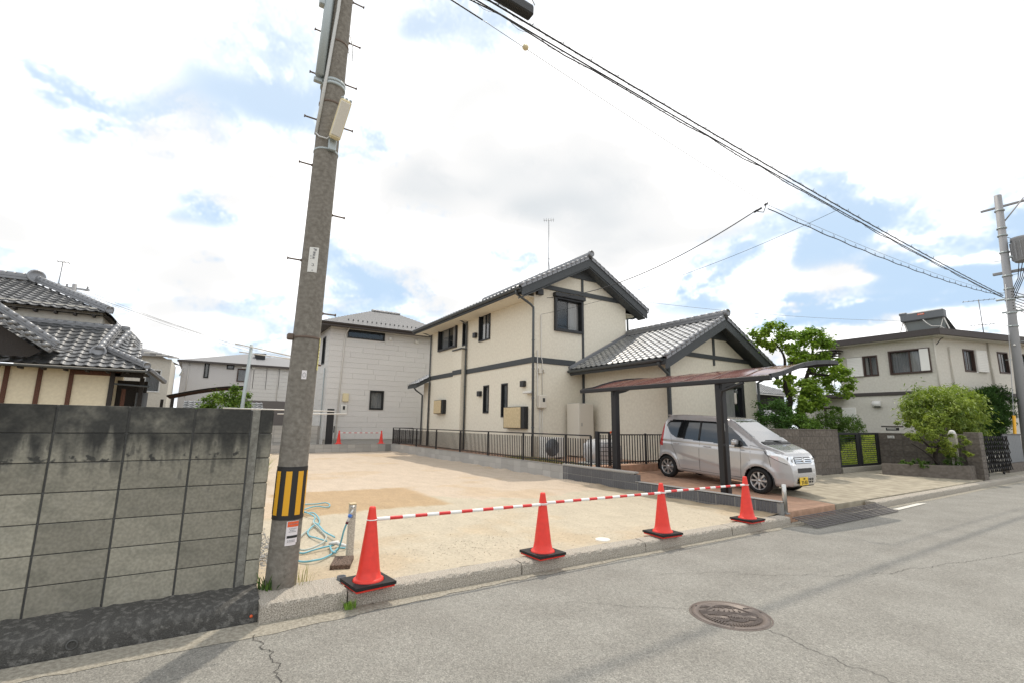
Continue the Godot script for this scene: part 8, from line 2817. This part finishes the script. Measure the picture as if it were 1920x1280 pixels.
func lawn() -> void:
	# sunny grass bank that rises behind the gate
	var b := Shape.new(true)
	var n := hash_noise(131, 0.8, 3)
	var H := func(x: float, z: float) -> float: return 0.30 + 1.05 * smoothstep(20.8, 25.2, x) + 0.06 * n.get_noise_2d(x, z)
	for i in 20:
		for j in 12:
			var x0 := 20.75 + 0.25 * i
			var z0 := -12.4 + 0.37 * j
			b.quad(V(x0, H.call(x0, z0), z0), V(x0 + 0.25, H.call(x0 + 0.25, z0), z0), V(x0 + 0.25, H.call(x0 + 0.25, z0 + 0.37), z0 + 0.37), V(x0, H.call(x0, z0 + 0.37), z0 + 0.37))
	structure(b, "lawn_bank", M.grass_soil)
	var g := Shape.new()
	g.colored = true
	for i in 15000:
		var x := R(20.8, 25.6)
		var z := R(-12.3, -8.0)
		var p := V(x, H.call(x, z) - 0.01, z)
		var d := V(R(-1, 1), 0, R(-1, 1)).normalized() * 0.014
		g.col = Color(0.20, 0.30, 0.04).lerp(Color(0.55, 0.56, 0.13), rng.randf())
		g.tri(p - d, p + V(R(-0.05, 0.05), R(0.05, 0.14), R(-0.05, 0.05)), p + d)
	var bo := put(g, "bank_grass", M.leaf)
	bo.set_meta("kind", "stuff"); meta(bo, "bright grass on the bank seen through the barred gate", "grass")
	var s := Shape.new()
	s.colored = true
	for i in 9000:
		var p := V(R(16.9, 20.6), 0.32, R(-11.5, -7.75))
		var h := R(0.05, 0.16)
		var d := V(R(-1, 1), 0, R(-1, 1)).normalized() * 0.008
		s.col = Color(0.14, 0.24, 0.03).lerp(Color(0.46, 0.50, 0.11), rng.randf())
		s.tri(p - d, p + V(R(-0.04, 0.04), h, R(-0.04, 0.04)), p + d)
	var o := put(s, "lawn_grass", M.leaf)
	o.set_meta("kind", "stuff"); meta(o, "bright grass of the lawn behind the barred gate", "grass")

func blades(s: Shape, c: Vector3, n: int, spread: float, h0: float, h1: float, w: float, ca: Color, cb: Color) -> void:
	for i in n:
		var a := R(0, TAU)
		var r := spread * sqrt(rng.randf())
		var p := c + V(cos(a) * r, 0, sin(a) * r)
		var dir := V(cos(a), 0, sin(a)) * R(0.1, 0.9) + V(R(-0.3, 0.3), 0, R(-0.3, 0.3))
		var h := R(h0, h1)
		var sd := dir.cross(Vector3.UP).normalized() * w * R(0.6, 1.2)
		s.col = ca.lerp(cb, rng.randf())
		var m := p + V(0, h * 0.6, 0) + dir * h * 0.25
		var e := p + V(0, h, 0) + dir * h * 0.75
		s.quad(p - sd, m - sd * 0.8, m + sd * 0.8, p + sd)
		s.tri(m - sd * 0.8, e, m + sd * 0.8)

func weeds() -> void:
	for q in [["weed_tuft", "dark weeds at the foot of the leaning pole", V(0.66, 0.13, -5.02), 40, 0.10, 0.05, 0.16, 0.010, Color(0.03, 0.07, 0.015), Color(0.13, 0.22, 0.04)],
			["weed_tuft", "small bright green weed sprouting from the kerb joint", V(1.26, 0.012, -4.57), 46, 0.055, 0.03, 0.085, 0.006, Color(0.10, 0.22, 0.03), Color(0.32, 0.46, 0.08)],
			["weed_tuft", "dry thin weeds on the kerb beside the pole", V(0.93, 0.13, -5.02), 26, 0.10, 0.06, 0.22, 0.003, Color(0.20, 0.24, 0.07), Color(0.40, 0.34, 0.14)],
			["weed_tuft", "tall grass at the back end of the stained wall", V(1.0, 0.12, -13.5), 500, 0.45, 0.2, 0.75, 0.012, Color(0.10, 0.22, 0.03), Color(0.38, 0.46, 0.10)],
			["weed_tuft", "dry low grass along the left edge of the lot", V(0.85, 0.12, -11.6), 360, 0.35, 0.1, 0.35, 0.010, Color(0.22, 0.26, 0.07), Color(0.46, 0.40, 0.18)]]:
		var s := Shape.new()
		s.colored = true
		blades(s, q[2], q[3], q[4], q[5], q[6], q[7], q[8], q[9])
		var o := put(s, q[0], M.leaf)
		meta(o, q[1], "weeds")
	# grass strip on the narrow bed under the picket fence
	var s := Shape.new()
	s.colored = true
	for k in 1500: blades(s, V(R(8.86, 9.6), 0.5, R(-14.5, -10.2)), 1, 0.02, 0.02, 0.09, 0.006, Color(0.12, 0.17, 0.04), Color(0.36, 0.36, 0.13))
	var o := put(s, "bed_grass", M.leaf)
	o.set_meta("kind", "stuff"); meta(o, "sparse grass in the bed behind the picket fence", "grass")

func _ready() -> void:
	rng.seed = 20240
	camera_and_light()
	materials()
	ground()
	old_wall()
	lot_walls()
	picket_fence()
	drive_gate_fence()
	neighbour_wall()
	back_left_wall()
	tile_kit()
	beige_house()
	house_yard()
	carport()
	white_house()
	grey_house()
	traditional_house()
	left_yard()
	right_house()
	far_right_roofs()
	silver_car()
	near_pole()
	far_pole()
	wires()
	cones()
	tap_and_hose()
	road_things()
	plants()
